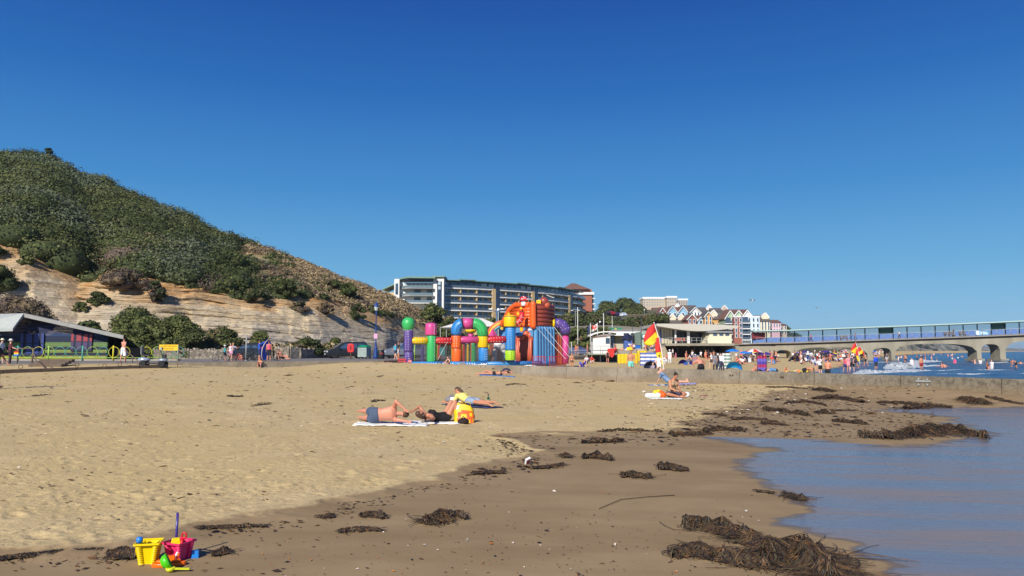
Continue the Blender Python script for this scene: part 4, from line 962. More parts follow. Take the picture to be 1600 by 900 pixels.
 # --- the pier
def pier():
 root=thing('pier','long concrete arched pier with glazed wind screen running out to sea','pier')
 pts=lambda px:Vector((P(px,540,lerp(172,158,(px-1140)/460)).x,lerp(172,158,(px-1140)/460)))
 def at(px,off=0.0,z=0.0):
  p=pts(px); return Vector((p.x+off*0.05,p.y+off,z))
 dz=lambda px:CAMZ+(547-np.interp(px,[1130,1180,1240,1360,1450,1550,1600,1800],[538,536.2,535.2,531.0,528.0,524.3,522.3,515]))*pts(px).y/1200
 def zpx(px,py):return P(px,py,pts(px).y).z
 # arches: (left pillar edge, right edge, crown y, spring y)
 spans=[(1212,1236,547.0,554),(1241,1355,542.6,553),(1363,1392,543.5,551),(1398,1526,537.3,549),(1533,1562,537.8,547),(1571,1710,531.5,545),(1718,1750,531,543),(1758,1900,524,540)]
 foot=lambda px:-1.5
 edges=[1138]+[e for s in spans for e in s[:2]]+[1910]
 m=MB(); TH=3.6
 def face(px0,px1,zb0,zb1):
  a,b=at(px0),at(px1); za,zb_=dz(px0)-.45,dz(px1)-.45
  vs=[(a.x,a.y,zb0),(b.x,b.y,zb1),(b.x,b.y,zb_),(a.x,a.y,za),(a.x+.2,a.y+TH,zb0),(b.x+.2,b.y+TH,zb1),(b.x+.2,b.y+TH,zb_),(a.x+.2,a.y+TH,za)]
  m.add(vs,[(0,1,2,3),(7,6,5,4),(4,5,1,0)])
  return vs
 for i,(l,r,yc,ys)in enumerate(spans):
  n=18; zc=zpx((l+r)/2,yc);
  for k in range(n):
   t0,t1=k/n,(k+1)/n; x0,x1=lerp(l,r,t0),lerp(l,r,t1)
   def zz(t):
    px=lerp(l,r,t); q=abs(2*t-1); zcr=zpx(px,yc+(ys-yc)*(1-math.sqrt(max(0,1-q**3.2)))); return zcr
   face(x0,x1,zz(t0),zz(t1))
 m.build('arcade',concp,root)
 pil=[(1138,1212)]+[(a[1],b[0])for a,b in zip(spans[:-1],spans[1:])]
 for(x0,x1)in pil:
  a,b=at(x0),at(x1); zt=min(dz(x0),dz(x1))-.46
  q=MB(); q.add([(a.x,a.y,-1.5),(b.x,b.y,-1.5),(b.x,b.y,zt),(a.x,a.y,zt),(a.x+.2,a.y+TH,-1.5),(b.x+.2,b.y+TH,-1.5),(b.x+.2,b.y+TH,zt),(a.x+.2,a.y+TH,zt)],[(0,1,2,3),(7,6,5,4),(1,5,6,2),(4,0,3,7),(3,2,6,7)])
  q.build('pillar',concp,root)
  if x0>1300:
   q=MB(); c=at((x0+x1)/2); q.box((c.x+.1,c.y+TH/2,-.9),(x1*pts(x1).y/1200*0+(b.x-a.x)+.7,TH+.9,1.6)); q.build('pillar_base',concp,root)
 xsP=np.arange(1130,1912,10.0)
 d=MB(); sh=MB()
 for x0,x1 in zip(xsP[:-1],xsP[1:]):
  a,b=at(x0,-.6),at(x1,-.6); c_,e=at(x1,7.5),at(x0,7.5); za,zb_=dz(x0),dz(x1)
  vs=[(a.x,a.y,za-.2),(b.x,b.y,zb_-.2),(c_.x,c_.y,zb_-.2),(e.x,e.y,za-.2)]; vs+=[(v[0],v[1],v[2]+.2)for v in vs]
  d.add(vs,[(3,2,1,0),(4,5,6,7),(0,1,5,4),(2,3,7,6)])
  a,b=at(x0,-.2),at(x1,-.2); sh.add([(a.x,a.y,za-.5),(b.x,b.y,zb_-.5),(b.x,b.y,zb_-.21),(a.x,a.y,za-.21)],[(0,1,2,3)])
 d.build('deck',M('deck_edge',(150,140,125),.9),root); sh.build('below_deck_strip',mat('dark_strip',(0.07,0.055,0.045),.8),root)  # second mesh is a dark strip along the pier below the deck edge
 # railing
 k=0
 for px in np.arange(1182,1908,11.0):
  a=at(px,-.5,dz(px)); MB().tube([a,a+Vector((0,0,1.15))],.05,5).build('railing_post',steel,root)
 m=MB()
 for h in(.15,1.15):
  for x0,x1 in zip(np.arange(1182,1900,22.0),np.arange(1204,1922,22.0)):m.tube([at(x0,-.5,dz(x0)+h),at(x1,-.5,dz(x1)+h)],.045,5)
 m.build('handrail',steel,root)
 # central wind screen: blue dado, glazing, posts, thin roof
 blue=M('blue_panel',(88,120,178),.5,var=.06); scr=mat('screen_glass',(0.45,0.62,0.72),.1,alpha=.35); dkg=M('dark_green_steel',(38,62,66),.5); rfm=M('pier_roof',(170,196,190),.6,var=.05)
 OFF=3.4
 for i,(x0,x1)in enumerate(zip(np.arange(1182,1890,22.5),np.arange(1204.5,1912,22.5))):
  a,b=at(x0,OFF),at(x1,OFF); za,zb_=dz(x0),dz(x1)
  m=MB(); m.add([(a.x,a.y,za),(b.x,b.y,zb_),(b.x,b.y,zb_+1.15),(a.x,a.y,za+1.15),(a.x,a.y+.1,za),(b.x,b.y+.1,zb_),(b.x,b.y+.1,zb_+1.15),(a.x,a.y+.1,za+1.15)],[(0,1,2,3),(7,6,5,4),(3,2,6,7)]); m.build('dado_panel',blue,root)
  m=MB(); m.add([(a.x,a.y+.05,za+1.15),(b.x,b.y+.05,zb_+1.15),(b.x,b.y+.05,zb_+2.5),(a.x,a.y+.05,za+2.5)],[(0,1,2,3)]); m.build('screen_pane',M('stored_panel_green',(60,100,92),.5)if i in(9,17)else scr,root)
  m=MB(); m.tube([(a.x,a.y-.1,za),(a.x,a.y-.1,za+2.6)],.12,6); m.build('post',dkg,root)
 m=MB(); f=MB()
 for x0,x1 in zip(np.arange(1180,1890,20.0),np.arange(1200,1912,20.0)):
  a,b,c_,e=at(x0,OFF-1.7),at(x1,OFF-1.7),at(x1,OFF+1.7),at(x0,OFF+1.7); za,zb_=dz(x0)+2.62,dz(x1)+2.62
  vs=[(a.x,a.y,za),(b.x,b.y,zb_),(c_.x,c_.y,zb_),(e.x,e.y,za)]; vs+=[(v[0],v[1],v[2]+.22)for v in vs]
  m.add(vs,[(3,2,1,0),(4,5,6,7),(0,1,5,4),(2,3,7,6)])
  f.add([(a.x,a.y-.02,za-.18),(b.x,b.y-.02,zb_-.18),(b.x,b.y-.02,zb_),(a.x,a.y-.02,za)],[(0,1,2,3)])
 m.build('canopy_roof',rfm,root); f.build('canopy_fascia',dkg,root)
 a=at(1181,OFF); MB().box((a.x+1.4,a.y-.3,dz(1185)+1.7),(2.9,.8,1.4)).build('kiosk_end',M('maroon_panel',(120,44,52),.6),root)
 return at,dz
pier_at,pier_dz=pier()
def pier_sign(px0,px1,lab,cols):
 a,b=pier_at(px0,-.62,pier_dz(px0)),pier_at(px1,-.62,pier_dz(px1)); r=thing('banner',lab,'banner',((a.x+b.x)/2,a.y,(a.z+b.z)/2+.12)); w=b.x-a.x
 MB().box((0,0,.5),(w,.06,.95)).build('sheet',cols[0],r); MB().box((-w*.35,-.035,.5),(w*.22,.02,.8)).build('badge',cols[1],r); MB().box((w*.12,-.035,.62),(w*.5,.02,.16)).build('lettering_bar',cols[2],r); MB().box((w*.12,-.035,.34),(w*.6,.02,.1)).build('lettering_bar',cols[2],r)
 return r
pier_sign(1523,1546,'pale blue and white banner tied to the pier railing',(M('banner_blue',(130,190,225),.6),whitem,whitem))
def crate_stack(px,lab,w=1.4,h=1.1):
 a=pier_at(px,.2,pier_dz(px)); r=thing('bench',lab,'bench',a); timber=M('weathered_timber',(112,100,84),.85)
 for k in range(4):MB().box((0,.35,.55+k*.17),(w,.06,.12)).build('backrest_slat',timber,r)
 MB().box((0,0,.45),(w,.5,.08)).build('seat',timber,r); MB().box((-w*.4,0,.21),(.08,.5,.42)).build('leg',timber,r); MB().box((w*.4,0,.21),(.08,.5,.42)).build('leg',timber,r)
 return r
crate_stack(1320,'grey timber bench on the pier above the widest arch',1.7); crate_stack(1485,'long timber bench on the pier left of the blue banner',2.2); crate_stack(1506,'short timber bench next to the blue banner on the pier',1.4)
# --- low kiosks, promenade hut row, striped beach building on the left
def kiosk_row():
 Y=172; root=thing('kiosk_building','long low white fronted kiosk building with flat grey roof behind the lifeguard hut','building'); X=lambda px:P(px,530,Y).x; Zp=lambda py:wz(py,Y)
 MB().box(((X(962)+X(1005))/2,Y+5,(Zp(522)+.8)/2),(X(1005)-X(962),9,Zp(522)-.8)).build('wall',M('stucco',(196,186,162),.85),root)
 MB().box(((X(950)+X(1026))/2,Y+4,Zp(521.5)),(X(1026)-X(950),12,.9)).build('fascia',whitem,root)
 MB().box(((X(930)+X(1026))/2,Y+6,Zp(517)),(X(1026)-X(930),10,.7)).build('roof',M('felt_grey',(120,118,116),.9),root)
 MB().box(((X(990)+X(1003))/2,Y+.3,(Zp(545)+Zp(527))/2),(X(1003)-X(990),.4,Zp(527)-Zp(545))).build('opening',darkm,root)
 for k,px in enumerate((975,986,997)):MB().box((X(px),Y-2.2,Zp(522.2)),(.8,.12,.4)).build('name_board',darkm,root)
 MB().box((X(970),Y+.2,Zp(528)),(2.5,.3,1.0)).build('menu_board',M('ochre_board',(206,180,130),.7),root); MB().box((X(982),Y+.2,Zp(528)),(2.5,.3,1.0)).build('menu_board',M('ochre_board',(206,180,130),.7),root)
 return root
kiosk_row()
def text_obj(body,size,loc,rot,m,parent=None,name='lettering',sx=1.0):
 cu=bpy.data.curves.new('txt','FONT'); cu.body=body; cu.size=size; cu.align_x='CENTER'; cu.align_y='CENTER'; cu.extrude=0.004
 o=bpy.data.objects.new(name,cu); COL.objects.link(o)
 me=bpy.data.meshes.new_from_object(o); bpy.data.objects.remove(o); me.materials.clear(); me.materials.append(m)
 o=bpy.data.objects.new(name,me); COL.objects.link(o); o.location=loc; o.rotation_euler=rot; o.scale=(sx,1,1)
 if parent:o.parent=parent
 return o
r=thing('sign','green shop sign with pale lettering standing on the kiosk roof','sign',P(962,520,176)); MB().box((0,0,.6),(3.0,.15,1.2)).build('board',M('sign_green',(20,130,90),.6),r); MB().box((0,-.09,.38),(2.0,.02,.28)).build('lettering_band',whitem,r); MB().ell((0,-.09,.85),(.3,.02,.14),10,5).build('emblem',M('sign_yellow',(240,200,60),.6),r); MB().box((-1.2,0,-.2),(.1,.1,.5)).build('leg',steel,r); MB().box((1.2,0,-.2),(.1,.1,.5)).build('leg',steel,r)
def green_shop():
 Y=160; root=thing('shop_building','low grey green shop with white doors behind the large lifeguard flag','building'); X=lambda px:P(px,530,Y).x; Zp=lambda py:wz(py,Y)
 MB().box(((X(1003)+X(1031))/2,Y+5,(Zp(518)+.5)/2),(X(1031)-X(1003),9,Zp(518)-.5)).build('wall',M('sage_render',(150,172,156),.8),root)
 MB().box(((X(1007)+X(1026))/2,Y+.4,(Zp(539)+Zp(529.5))/2),(X(1026)-X(1007),.3,Zp(529.5)-Zp(539))).build('shopfront',whitem,root)
 for k in range(4):MB().box((X(1009+k*5),Y+.15,(Zp(538.5)+Zp(532))/2),(.45,.2,Zp(532)-Zp(538.5))).build('door',darkm,root)
 MB().box((X(1014),Y+.2,Zp(525.5)),(3.4,.2,.8)).build('name_board',M('sign_teal',(90,140,130),.6),root)
 MB().ell((X(1007),Y+.1,Zp(526)),(.35,.1,.35)).build('emblem',whitem,root)
 return root
green_shop()
# ======================= GROYNE, PLAY PARK, VEHICLES, STREET FURNITURE =======================
grm,nt,B=nodes('groyne_concrete'); tc=N(nt,'ShaderNodeTexCoord').outputs['Object']
sepx=N(nt,'ShaderNodeSeparateXYZ'); L(nt,tc,sepx.inputs[0])
g1=noise(nt,tc,1.6,6,0.7,stretch=(1,1,0.7)); g2=noise(nt,tc,0.5,5,0.6); g3=noise(nt,tc,6,5,0.7)
c=mixc(nt,rng(nt,g2,0.35,0.65),(0.235,0.195,0.145),(0.36,0.31,0.24)); c=mixc(nt,mth(nt,'MULTIPLY',rng(nt,g1,0.5,0.66),0.55),c,(0.16,0.13,0.095))
alg=rng(nt,mth(nt,'ADD',sepx.outputs[0],mth(nt,'MULTIPLY',mth(nt,'SUBTRACT',g1,0.5),14)),7,16)
c=mixc(nt,mth(nt,'MULTIPLY',alg,0.8),c,mixc(nt,rng(nt,g3,0.4,0.6),(0.075,0.065,0.048),(0.20,0.17,0.12)))
lowz=rng(nt,mth(nt,'ADD',sepx.outputs[2],mth(nt,'MULTIPLY',mth(nt,'SUBTRACT',g2,0.5),0.2)),0.42,0.2)
c=mixc(nt,mth(nt,'MULTIPLY',lowz,0.45),c,(0.25,0.17,0.09))
L(nt,c,B.inputs['Base Color']); B.inputs['Roughness'].default_value=0.9
bp=N(nt,'ShaderNodeBump'); bp.inputs['Distance'].default_value=0.06; L(nt,mth(nt,'ADD',g1,g3),bp.inputs['Height']); L(nt,bp.outputs[0],B.inputs['Normal'])
GY=lambda x:47.2-0.97*x
GT_=lambda x:float(np.interp(x,[-9,-4.75,9.5,19.1,34],[.77,.775,.74,.62,.42]))
root=thing('groyne','long low concrete groyne running from the play park down into the sea','groyne')
gd=Vector((1,-0.97,0)).normalized(); gn=Vector((-gd.y,gd.x,0))*-1
if gn.y>0:gn=-gn
xs=list(np.arange(-9.5,36,2.55))
for a,b in zip(xs[:-1],xs[1:]):
 pa=Vector((a,GY(a),0))+gd*.012; pb=Vector((b,GY(b),0))-gd*.012; za,zb_=GT_(a),GT_(b)
 m=MB(); q=[]
 for p,z in((pa,za),(pb,zb_)):
  q+=[p+gn*.30+Vector((0,0,-.9)),p+gn*.30+Vector((0,0,z-.42)),p+gn*.22+Vector((0,0,z-.38)),p+gn*.22+Vector((0,0,z-.03)),p+gn*.19+Vector((0,0,z)),p-gn*.22+Vector((0,0,z)),p-gn*.22+Vector((0,0,-.9))]
 m.add(q,[(k,(k+1)%7,7+(k+1)%7,7+k)for k in range(7)]+[tuple(range(6,-1,-1)),tuple(range(7,14))]); m.build('wall_panel',grm,root)
ironm=M('rusty_iron',(92,66,52),.8,var=.2)
for x_,s_ in((16.6,1.0),(-1.0,.4),(10.6,.4),(12.4,.3)):
 p=Vector((x_,GY(x_),GT_(x_)-.22))+gn*.24
 m=MB();
 for dx in(-.16,.16):
  for dz_ in(-.12,.1,-.3)if s_==1.0 else(0,):m.ell(p+gd*dx*s_+Vector((0,0,dz_)),.045,8,5)
 if s_==1.0:m.beam(p+gd*-.26+Vector((0,0,.03)),p+gd*.3+Vector((0,0,.03)),.05,.06)
 m.build('bolt_plate',steel if s_==1.0 else ironm,root)
 # ---- inflatable play park
vin=dict(purple=(92,70,140),green=(60,175,95),pink=(205,75,140),yellow=(240,195,20),red=(205,45,50),blue=(50,130,200),orange=(235,100,35),lime=(165,210,45),rust=(196,92,62),brick=(150,68,55),sky=(92,150,200),white=(240,240,240),teal=(50,150,150))
vm={k:M('vinyl_'+k,v,0.38,var=.05,vscale=1.5,bump=.15,bscale=3)for k,v in vin.items()}
seamm=mat('vinyl_seam',(0.03,0.03,0.035),.6)
park=thing('inflatable_play_park','large multicoloured inflatable bouncy play park with pipes, ball tower and orange slide block','bouncy castle')
QY=lambda px:float(np.interp(px,[628,700,800,832,890],[66.5,67.2,68.2,70,73]))
def Q(px,py,dy=0.0):Y=QY(px)+dy; return P(px,py,Y)
pw=lambda w,px=720:w/FPX*QY(px)
def seam_ring(m,c,r,mi=1):m.lathe([(r*1.012,-.025),(r*1.02,0),(r*1.012,.025)],c=c,n=20,mi=mi)
def dots(m,c,r,z0,z1,angs,mi,n=8,s=.035):
 for a in angs:
  for k in range(n):
   z=lerp(z0,z1,(k+.5)/n); m.ell((c[0]+math.sin(a)*r,c[1]-math.cos(a)*r,z),s,6,4,mi)
def column(px,w,y0,y1,col,dotc='white',seams=(),angs=(-.5,.1),dy=0.0,bulge=1.0):
 t,b=Q(px,y0,dy),Q(px,y1,dy); r=pw(w,px)/2; m=MB(); c=(t.x,t.y,0)
 zb,zt=b.z,t.z; m.lathe([(r*.93,zb),(r,zb+.08),(r*bulge,(zb+zt)/2),(r,zt-.08),(r*.93,zt)],c=c,n=24)
 for s in seams:seam_ring(m,(c[0],c[1],Q(px,s,dy).z),r)
 seam_ring(m,(c[0],c[1],zt-.03),r*.96)
 if angs:dots(m,c,r*bulge,zb+.1,zt-.1,angs,2,n=max(3,int((zt-zb)/.22)))
 return m.build('column',[vm[col],seamm,vm[dotc]if dotc in vm else seamm],park)
column(638.5,14.5,515,549.5,'purple'); column(639,15,549.5,567.5,'purple')
c_=Q(638,506); r_=pw(10); m=MB(); m.lathe([(r_*.70,-r_*1.05),(r_*.85,-r_*.6),(r_*.99,-.1),(r_,r_*.1),(r_*.93,r_*.45),(r_*.75,r_*.75),(r_*.45,r_*.95),(0.001,r_*1.04)],c=c_,n=28); dots(m,(c_.x,c_.y),r_*.72,c_.z-r_*1.0,c_.z-r_*.95,np.linspace(-1.2,1.2,7),1,n=1); m.build('ball',[vm['green'],vm['white']],park)
column(674.5,15,524,565.5,'green',angs=(.75,));
t=Q(673.5,505.5); b=Q(673.5,523.5); r_=pw(18)/2; m=MB(); m.lathe([(r_*.95,b.z),(r_,b.z+.06),(r_,t.z-.15),(r_*.9,t.z-.03),(r_*.5,t.z+.06),(.001,t.z+.08)],c=(t.x,t.y,0),n=26); dots(m,(t.x,t.y),r_,b.z,t.z-.1,(.7,),1,n=6); m.build('drum_cap',[vm['pink'],vm['white']],park)
column(713,16,523,544,'orange',angs=(-.35,.15)); column(713.5,16,544,565,'orange',angs=())
column(754.5,16,521,543,'yellow',dotc='k',angs=(-.35,.1)); column(755.5,15.5,543,564.5,'blue',angs=(.35,.8))
column(797.5,16.5,510,547,'blue',angs=(-.45,.15)); column(797.5,16.5,547,563,'lime',dotc='k',angs=(-.45,.15))
t=Q(797,494); b=Q(797,511); r_=pw(20,797)/2; m=MB(); m.lathe([(r_*.93,b.z),(r_,b.z+.08),(r_,t.z-.12),(r_*.93,t.z),(r_*.6,t.z+.08),(.001,t.z+.14)],c=(t.x,t.y,0),n=26); seam_ring(m,(t.x,t.y,b.z+.02),r_*.97); seam_ring(m,(t.x,t.y,t.z-.05),r_*.98); m.build('drum_cap',[vm['yellow'],seamm],park)
def pipe(a,b,r,col,dotc=None,cone=True,name='cross_pipe'):
 a,b=Vector(a),Vector(b); m=MB(); d=(b-a).normalized()
 pts=[a-d*r*(1.1 if cone else.1),a-d*r*.6,a-d*r*.2,a+d*r*.3,b]; rs_=[r*.12,r*.62,r*.9,r,r]
 m.tube(pts,rs_,18)
 if dotc:
  for k in range(int((b-a).length/.25)):
   for s in(-.5,.5):p=a+d*(.25*k+.2); m.ell((p.x,p.y-r*math.cos(s),p.z+r*math.sin(s)),.035,6,4,1)
 m.tube([a.lerp(b,.02),a.lerp(b,.035)],[r*1.01]*2,18,mi=2,cap=False)
 return m.build(name,[vm[col],vm[dotc or 'white'],seamm],park)
pipe(Q(646,532.5),Q(668,532.5),pw(5.6),'yellow','white'); pipe(Q(683,532.5),Q(706,532.5),pw(5.5),'red','white'); pipe(Q(722,531),Q(747,531),pw(5.5),'pink'); pipe(Q(764,531,),Q(790,530.5),pw(5.5,780),'red','white')
def elbow(pts,r,col,dotc=None,name='elbow_pipe'):
 m=MB(); m.tube(pts,[r*.97]+[r]*(len(pts)-2)+[r*.97],22)
 for e in(0,-1):
  d=(Vector(pts[1])-Vector(pts[0]))if e==0 else(Vector(pts[-1])-Vector(pts[-2])); d.normalize(); p=Vector(pts[e]); m.tube([p-d*.03,p+d*.03],[r*.99]*2,22,mi=1,cap=False)
 if dotc:
  for i in range(1,len(pts)-1):
   d=(Vector(pts[i+1])-Vector(pts[i-1])).normalized(); s=Vector((0,-1,0)); u=d.cross(s).normalized()
   for a in(-.6,.1,.7):q=Vector(pts[i])+s*r*math.cos(a)+u*r*math.sin(a); m.ell(q,.035,6,4,2)
 return m.build(name,[vm[col],seamm,vm[dotc]if dotc in vm else seamm],park)
def arc(c,rad,a0,a1,n,Yf):return[P(c[0]+rad*math.cos(lerp(a0,a1,k/n)),c[1]-rad*math.sin(lerp(a0,a1,k/n)),Yf)for k in range(n+1)]
elbow([Q(713,522)]+arc((724.5,517),11.5,math.pi,math.pi*.56,7,67.2),pw(8.6),'blue','k')
elbow([Q(722.5,505.6),Q(730,505.3),Q(738,505.4)],pw(8.7),'pink')
elbow(arc((739.5,520),14.5,math.pi*.5,0,8,67.6)+[Q(754.5,521.5)],pw(8.8),'green','k')
# bowl and stem behind the arch
c_=Q(735.5,521,3); m=MB(); m.lathe([(.15,0),(.35,.05),(.5,.2),(.52,.32),(.4,.36),(.001,.3)],c=c_,n=22); m.build('bowl',vm['yellow'],park)
m=MB(); m.lathe([(.22,-.5),(.24,0)],c=c_,n=16); m.build('bowl_stem',vm['pink'],park)
# base platform with white studs, front nets with poles
m=MB(); pts=[(640,569.3),(700,569),(760,569.3),(846,567)]
for(a,ya),(b,yb_)in zip(pts[:-1],pts[1:]):
 A,B2=Q(a,ya,-.55),Q(b,yb_,-.55); A.z=min(A.z,.52); B2.z=A.z if False else min(B2.z,.5); m.tube([A+Vector((0,.2,0)),B2+Vector((0,.2,0))],.23,12)
 n=int((B2-A).length/.2)
 for k in range(n):
  if k%9 in(3,4):continue
  p=A.lerp(B2,k/n); m.ell((p.x,p.y-.02,p.z+.05),(.055,.02,.06),6,4,1)
m.build('base_tube',[vm['blue'],vm['white']],park)
A=Q(640,566); B2=Q(806,565); m=MB(); m.add([(A.x,A.y,.3),(B2.x,B2.y,.3),(B2.x+.4,B2.y+7,.3),(A.x+.4,A.y+7,.3),(A.x,A.y,.62),(B2.x,B2.y,.62),(B2.x+.4,B2.y+7,.62),(A.x+.4,A.y+7,.62)],[(4,5,6,7),(0,1,5,4),(1,2,6,5),(2,3,7,6),(3,0,4,7)]); m.build('bouncy_floor',vm['blue'],park)
netm=bpy.data.materials.new('safety_net'); netm.use_nodes=True; nt=netm.node_tree; Bn=nt.nodes['Principled BSDF']; Bn.inputs['Base Color'].default_value=(.045,.045,.045,1)
tcn=N(nt,'ShaderNodeTexCoord'); ck=N(nt,'ShaderNodeTexBrick'); ck.inputs['Scale'].default_value=14; ck.inputs['Mortar Size'].default_value=.03; ck.inputs['Color1'].default_value=(.38,.38,.38,1); ck.inputs['Color2'].default_value=(.38,.38,.38,1); ck.inputs['Mortar'].default_value=(1,1,1,1)
mpn=N(nt,'ShaderNodeMapping'); mpn.inputs['Rotation'].default_value=(R(90),0,0); L(nt,tcn.outputs['Object'],mpn.inputs[0]); L(nt,mpn.outputs[0],ck.inputs[0]); L(nt,ck.outputs[0],Bn.inputs['Alpha'])
for(a,b)in((648,668),(683,706),(722,747),(764,789)):
 p,q=Q(a,538),Q(b,538); zb=.55; m=MB(); m.quad((p.x,p.y,zb),(q.x,q.y,zb),(q.x,q.y,p.z),(p.x,p.y,p.z)); m.build('net',netm,park)
 for e in(p,q)if a<700 else(p,):m=MB(); m.tube([(e.x,e.y-.03,zb),(e.x,e.y-.03,p.z)],.03,6); m.build('net_pole',vm['lime'],park)
 # back columns inside
for(px,y0,y1,w,col)in((686,542,562,7,'red'),(724.5,540,562,5,'red'),(731,540,562,4,'yellow'),(740,536,562,9,'green'),(737,528,562,4,'orange'),(660,541,562,5,'purple')):
 t,b=Q(px,y0,5),Q(px,y1,5); m=MB(); m.cap((t.x,t.y,.6),(t.x,t.y,t.z),pw(w)/2,pw(w)/2,12); m.build('inner_pillar',vm[col],park)
c_=Q(691,549,4); MB().box(c_,(.5,.1,.7)).build('inner_panel',vm['teal'],park)
for px,py,s in((778,540,.42),(785,543,.35),(787,550,.3)):MB().ell(Q(px,py,3.5),(s,s,s*.9),14,9).build('white_boulder',vm['white'],park)
c_=Q(772,549,4); MB().cap((c_.x,c_.y,.6),(c_.x+.1,c_.y,c_.z),.2,.25,12).build('white_boulder',vm['white'],park)
m=MB(); p=Q(766,545,4.5)
for k in range(7):a=Q(764+k*3.4,562,4.5); b=Q(764+k*3.4,538+abs(k-3)*.8,4.5); a.z=.6; m.cap(a,b,.13,.1,10)
m.build('rock_panel',vm['rust'],park)
# rainbow slide side
for k,(col,rr)in enumerate((('orange',27),('yellow',24.6),('rust',22.4),('teal',20))):
 m=MB(); m.tube(arc((788,529),rr,math.pi*.93,math.pi*.5,9,74),.13,10); m.build('rainbow_tube',vm[col],park)
m=MB(); m.lathe([(.42,0),(.40,.05),(.001,.75)],c=Q(770,525,5),n=4,smooth=False); m.build('pink_tent',vm['pink'],park)
# slide block: orange upper part
def wallq(p0,p1,z0,z1,th,col,n,horiz=True,bul=.13,name='wall',prof=None):
 """inflated panel made of n parallel tubes between two ground points"""
 m=MB(); p0=Vector(p0); p1=Vector(p1)
 for k in range(n):
  if horiz:
   h=(z1-z0)/n; z=z0+h*(k+.5); a=Vector((p0.x,p0.y,z)); b=Vector((p1.x,p1.y,z)); m.tube([a,b],h*.56,12)
  else:
   w=(p1-p0)/n; c=p0+w*(k+.5); zt=prof(k/max(1,n-1))if prof else z1; m.cap((c.x,c.y,z0),(c.x,c.y,zt-.1),w.length*.56,w.length*.5,12)
 return m.build(name,vm[col]if isinstance(col,str)else col,park)
C0=P(833,510,70.5); C1=P(866,510,73.2); CL=P(806,510,72.5); CLL=P(781,510,75)
zU0,zU1=P(832,509,70.5).z,P(832,475,70.5).z
wallq((C0.x+.25,C0.y+.3,0),(C1.x-.1,C1.y-.1,0),zU0,P(848,478,72).z,.3,'brick',5,name='brick_red_panel')
m=MB(); m.cap((C0.x,C0.y,zU0),(C0.x,C0.y,zU1),.30,.27,16); m.build('corner_tube',vm['orange'],park)
m=MB(); m.cap((C1.x-.1,C1.y,zU0),(C1.x-.1,C1.y,P(863,479,73).z),.15,.14,12); m.build('edge_tube',vm['orange'],park)
m=MB(); m.cap((C0.x,C0.y,P(848,477,71.5).z),(C1.x-.1,C1.y,P(848,477.5,72).z),.16,.16,12); m.build('top_tube',vm['brick'],park)
def orange_edge(k):return 0
m=MB(); zs=np.linspace(zU0+.1,zU1-.45,6)
for k,z in enumerate(zs):
 e=P(lerp(784,802,k/5),500,74.5 if k<3 else 73.5); a=Vector((C0.x-.2,C0.y+.2,z)); b=Vector((e.x,e.y-.2,z)); m.tube([a,b],(zs[1]-zs[0])*.62,12)
m.add([C0+Vector((-.2,.35,-.3)),P(783,512,74.6),P(800,483,74.6),P(827,478,71.4)],[(0,1,2,3)])
m.build('orange_panel',vm['orange'],park)
m=MB(); pts=[P(783,510,74),P(790,497,74),P(797,483,73.6),P(806,476.5,73),P(818,476,72),P(828,476.5,71)]; m.tube(pts,.26,14); m.build('outline_tube',vm['orange'],park)
def star(c,s,m,yy=-.05):
 vs=[]
 for k in range(10):
  a=math.pi/2+k*math.pi/5; q=s if k%2==0 else s*.45; vs.append((c[0]+q*math.cos(a),c[1],c[2]+q*math.sin(a)))
 vb=[(x,y+.08,z)for x,y,z in vs]; m.add(vs+vb,[tuple(range(10))]+[(k,(k+1)%10,10+(k+1)%10,10+k)for k in range(10)])
for px,py,s in((814,481.5,.16),(809.5,490,.22),(821.5,494,.20),(795,490.5,.2),(813.5,505,.15),(784,513,.2)):m=MB(); star(P(px,py,71.3 if px>800 else 73.2),s,m); m.build('star',vm['yellow'],park)
elbow([P(805,506,70),P(809,504.5,70),P(813,501,70),P(815.2,496,70),P(815.6,487,70)],.25,'red','white','crank_pipe')
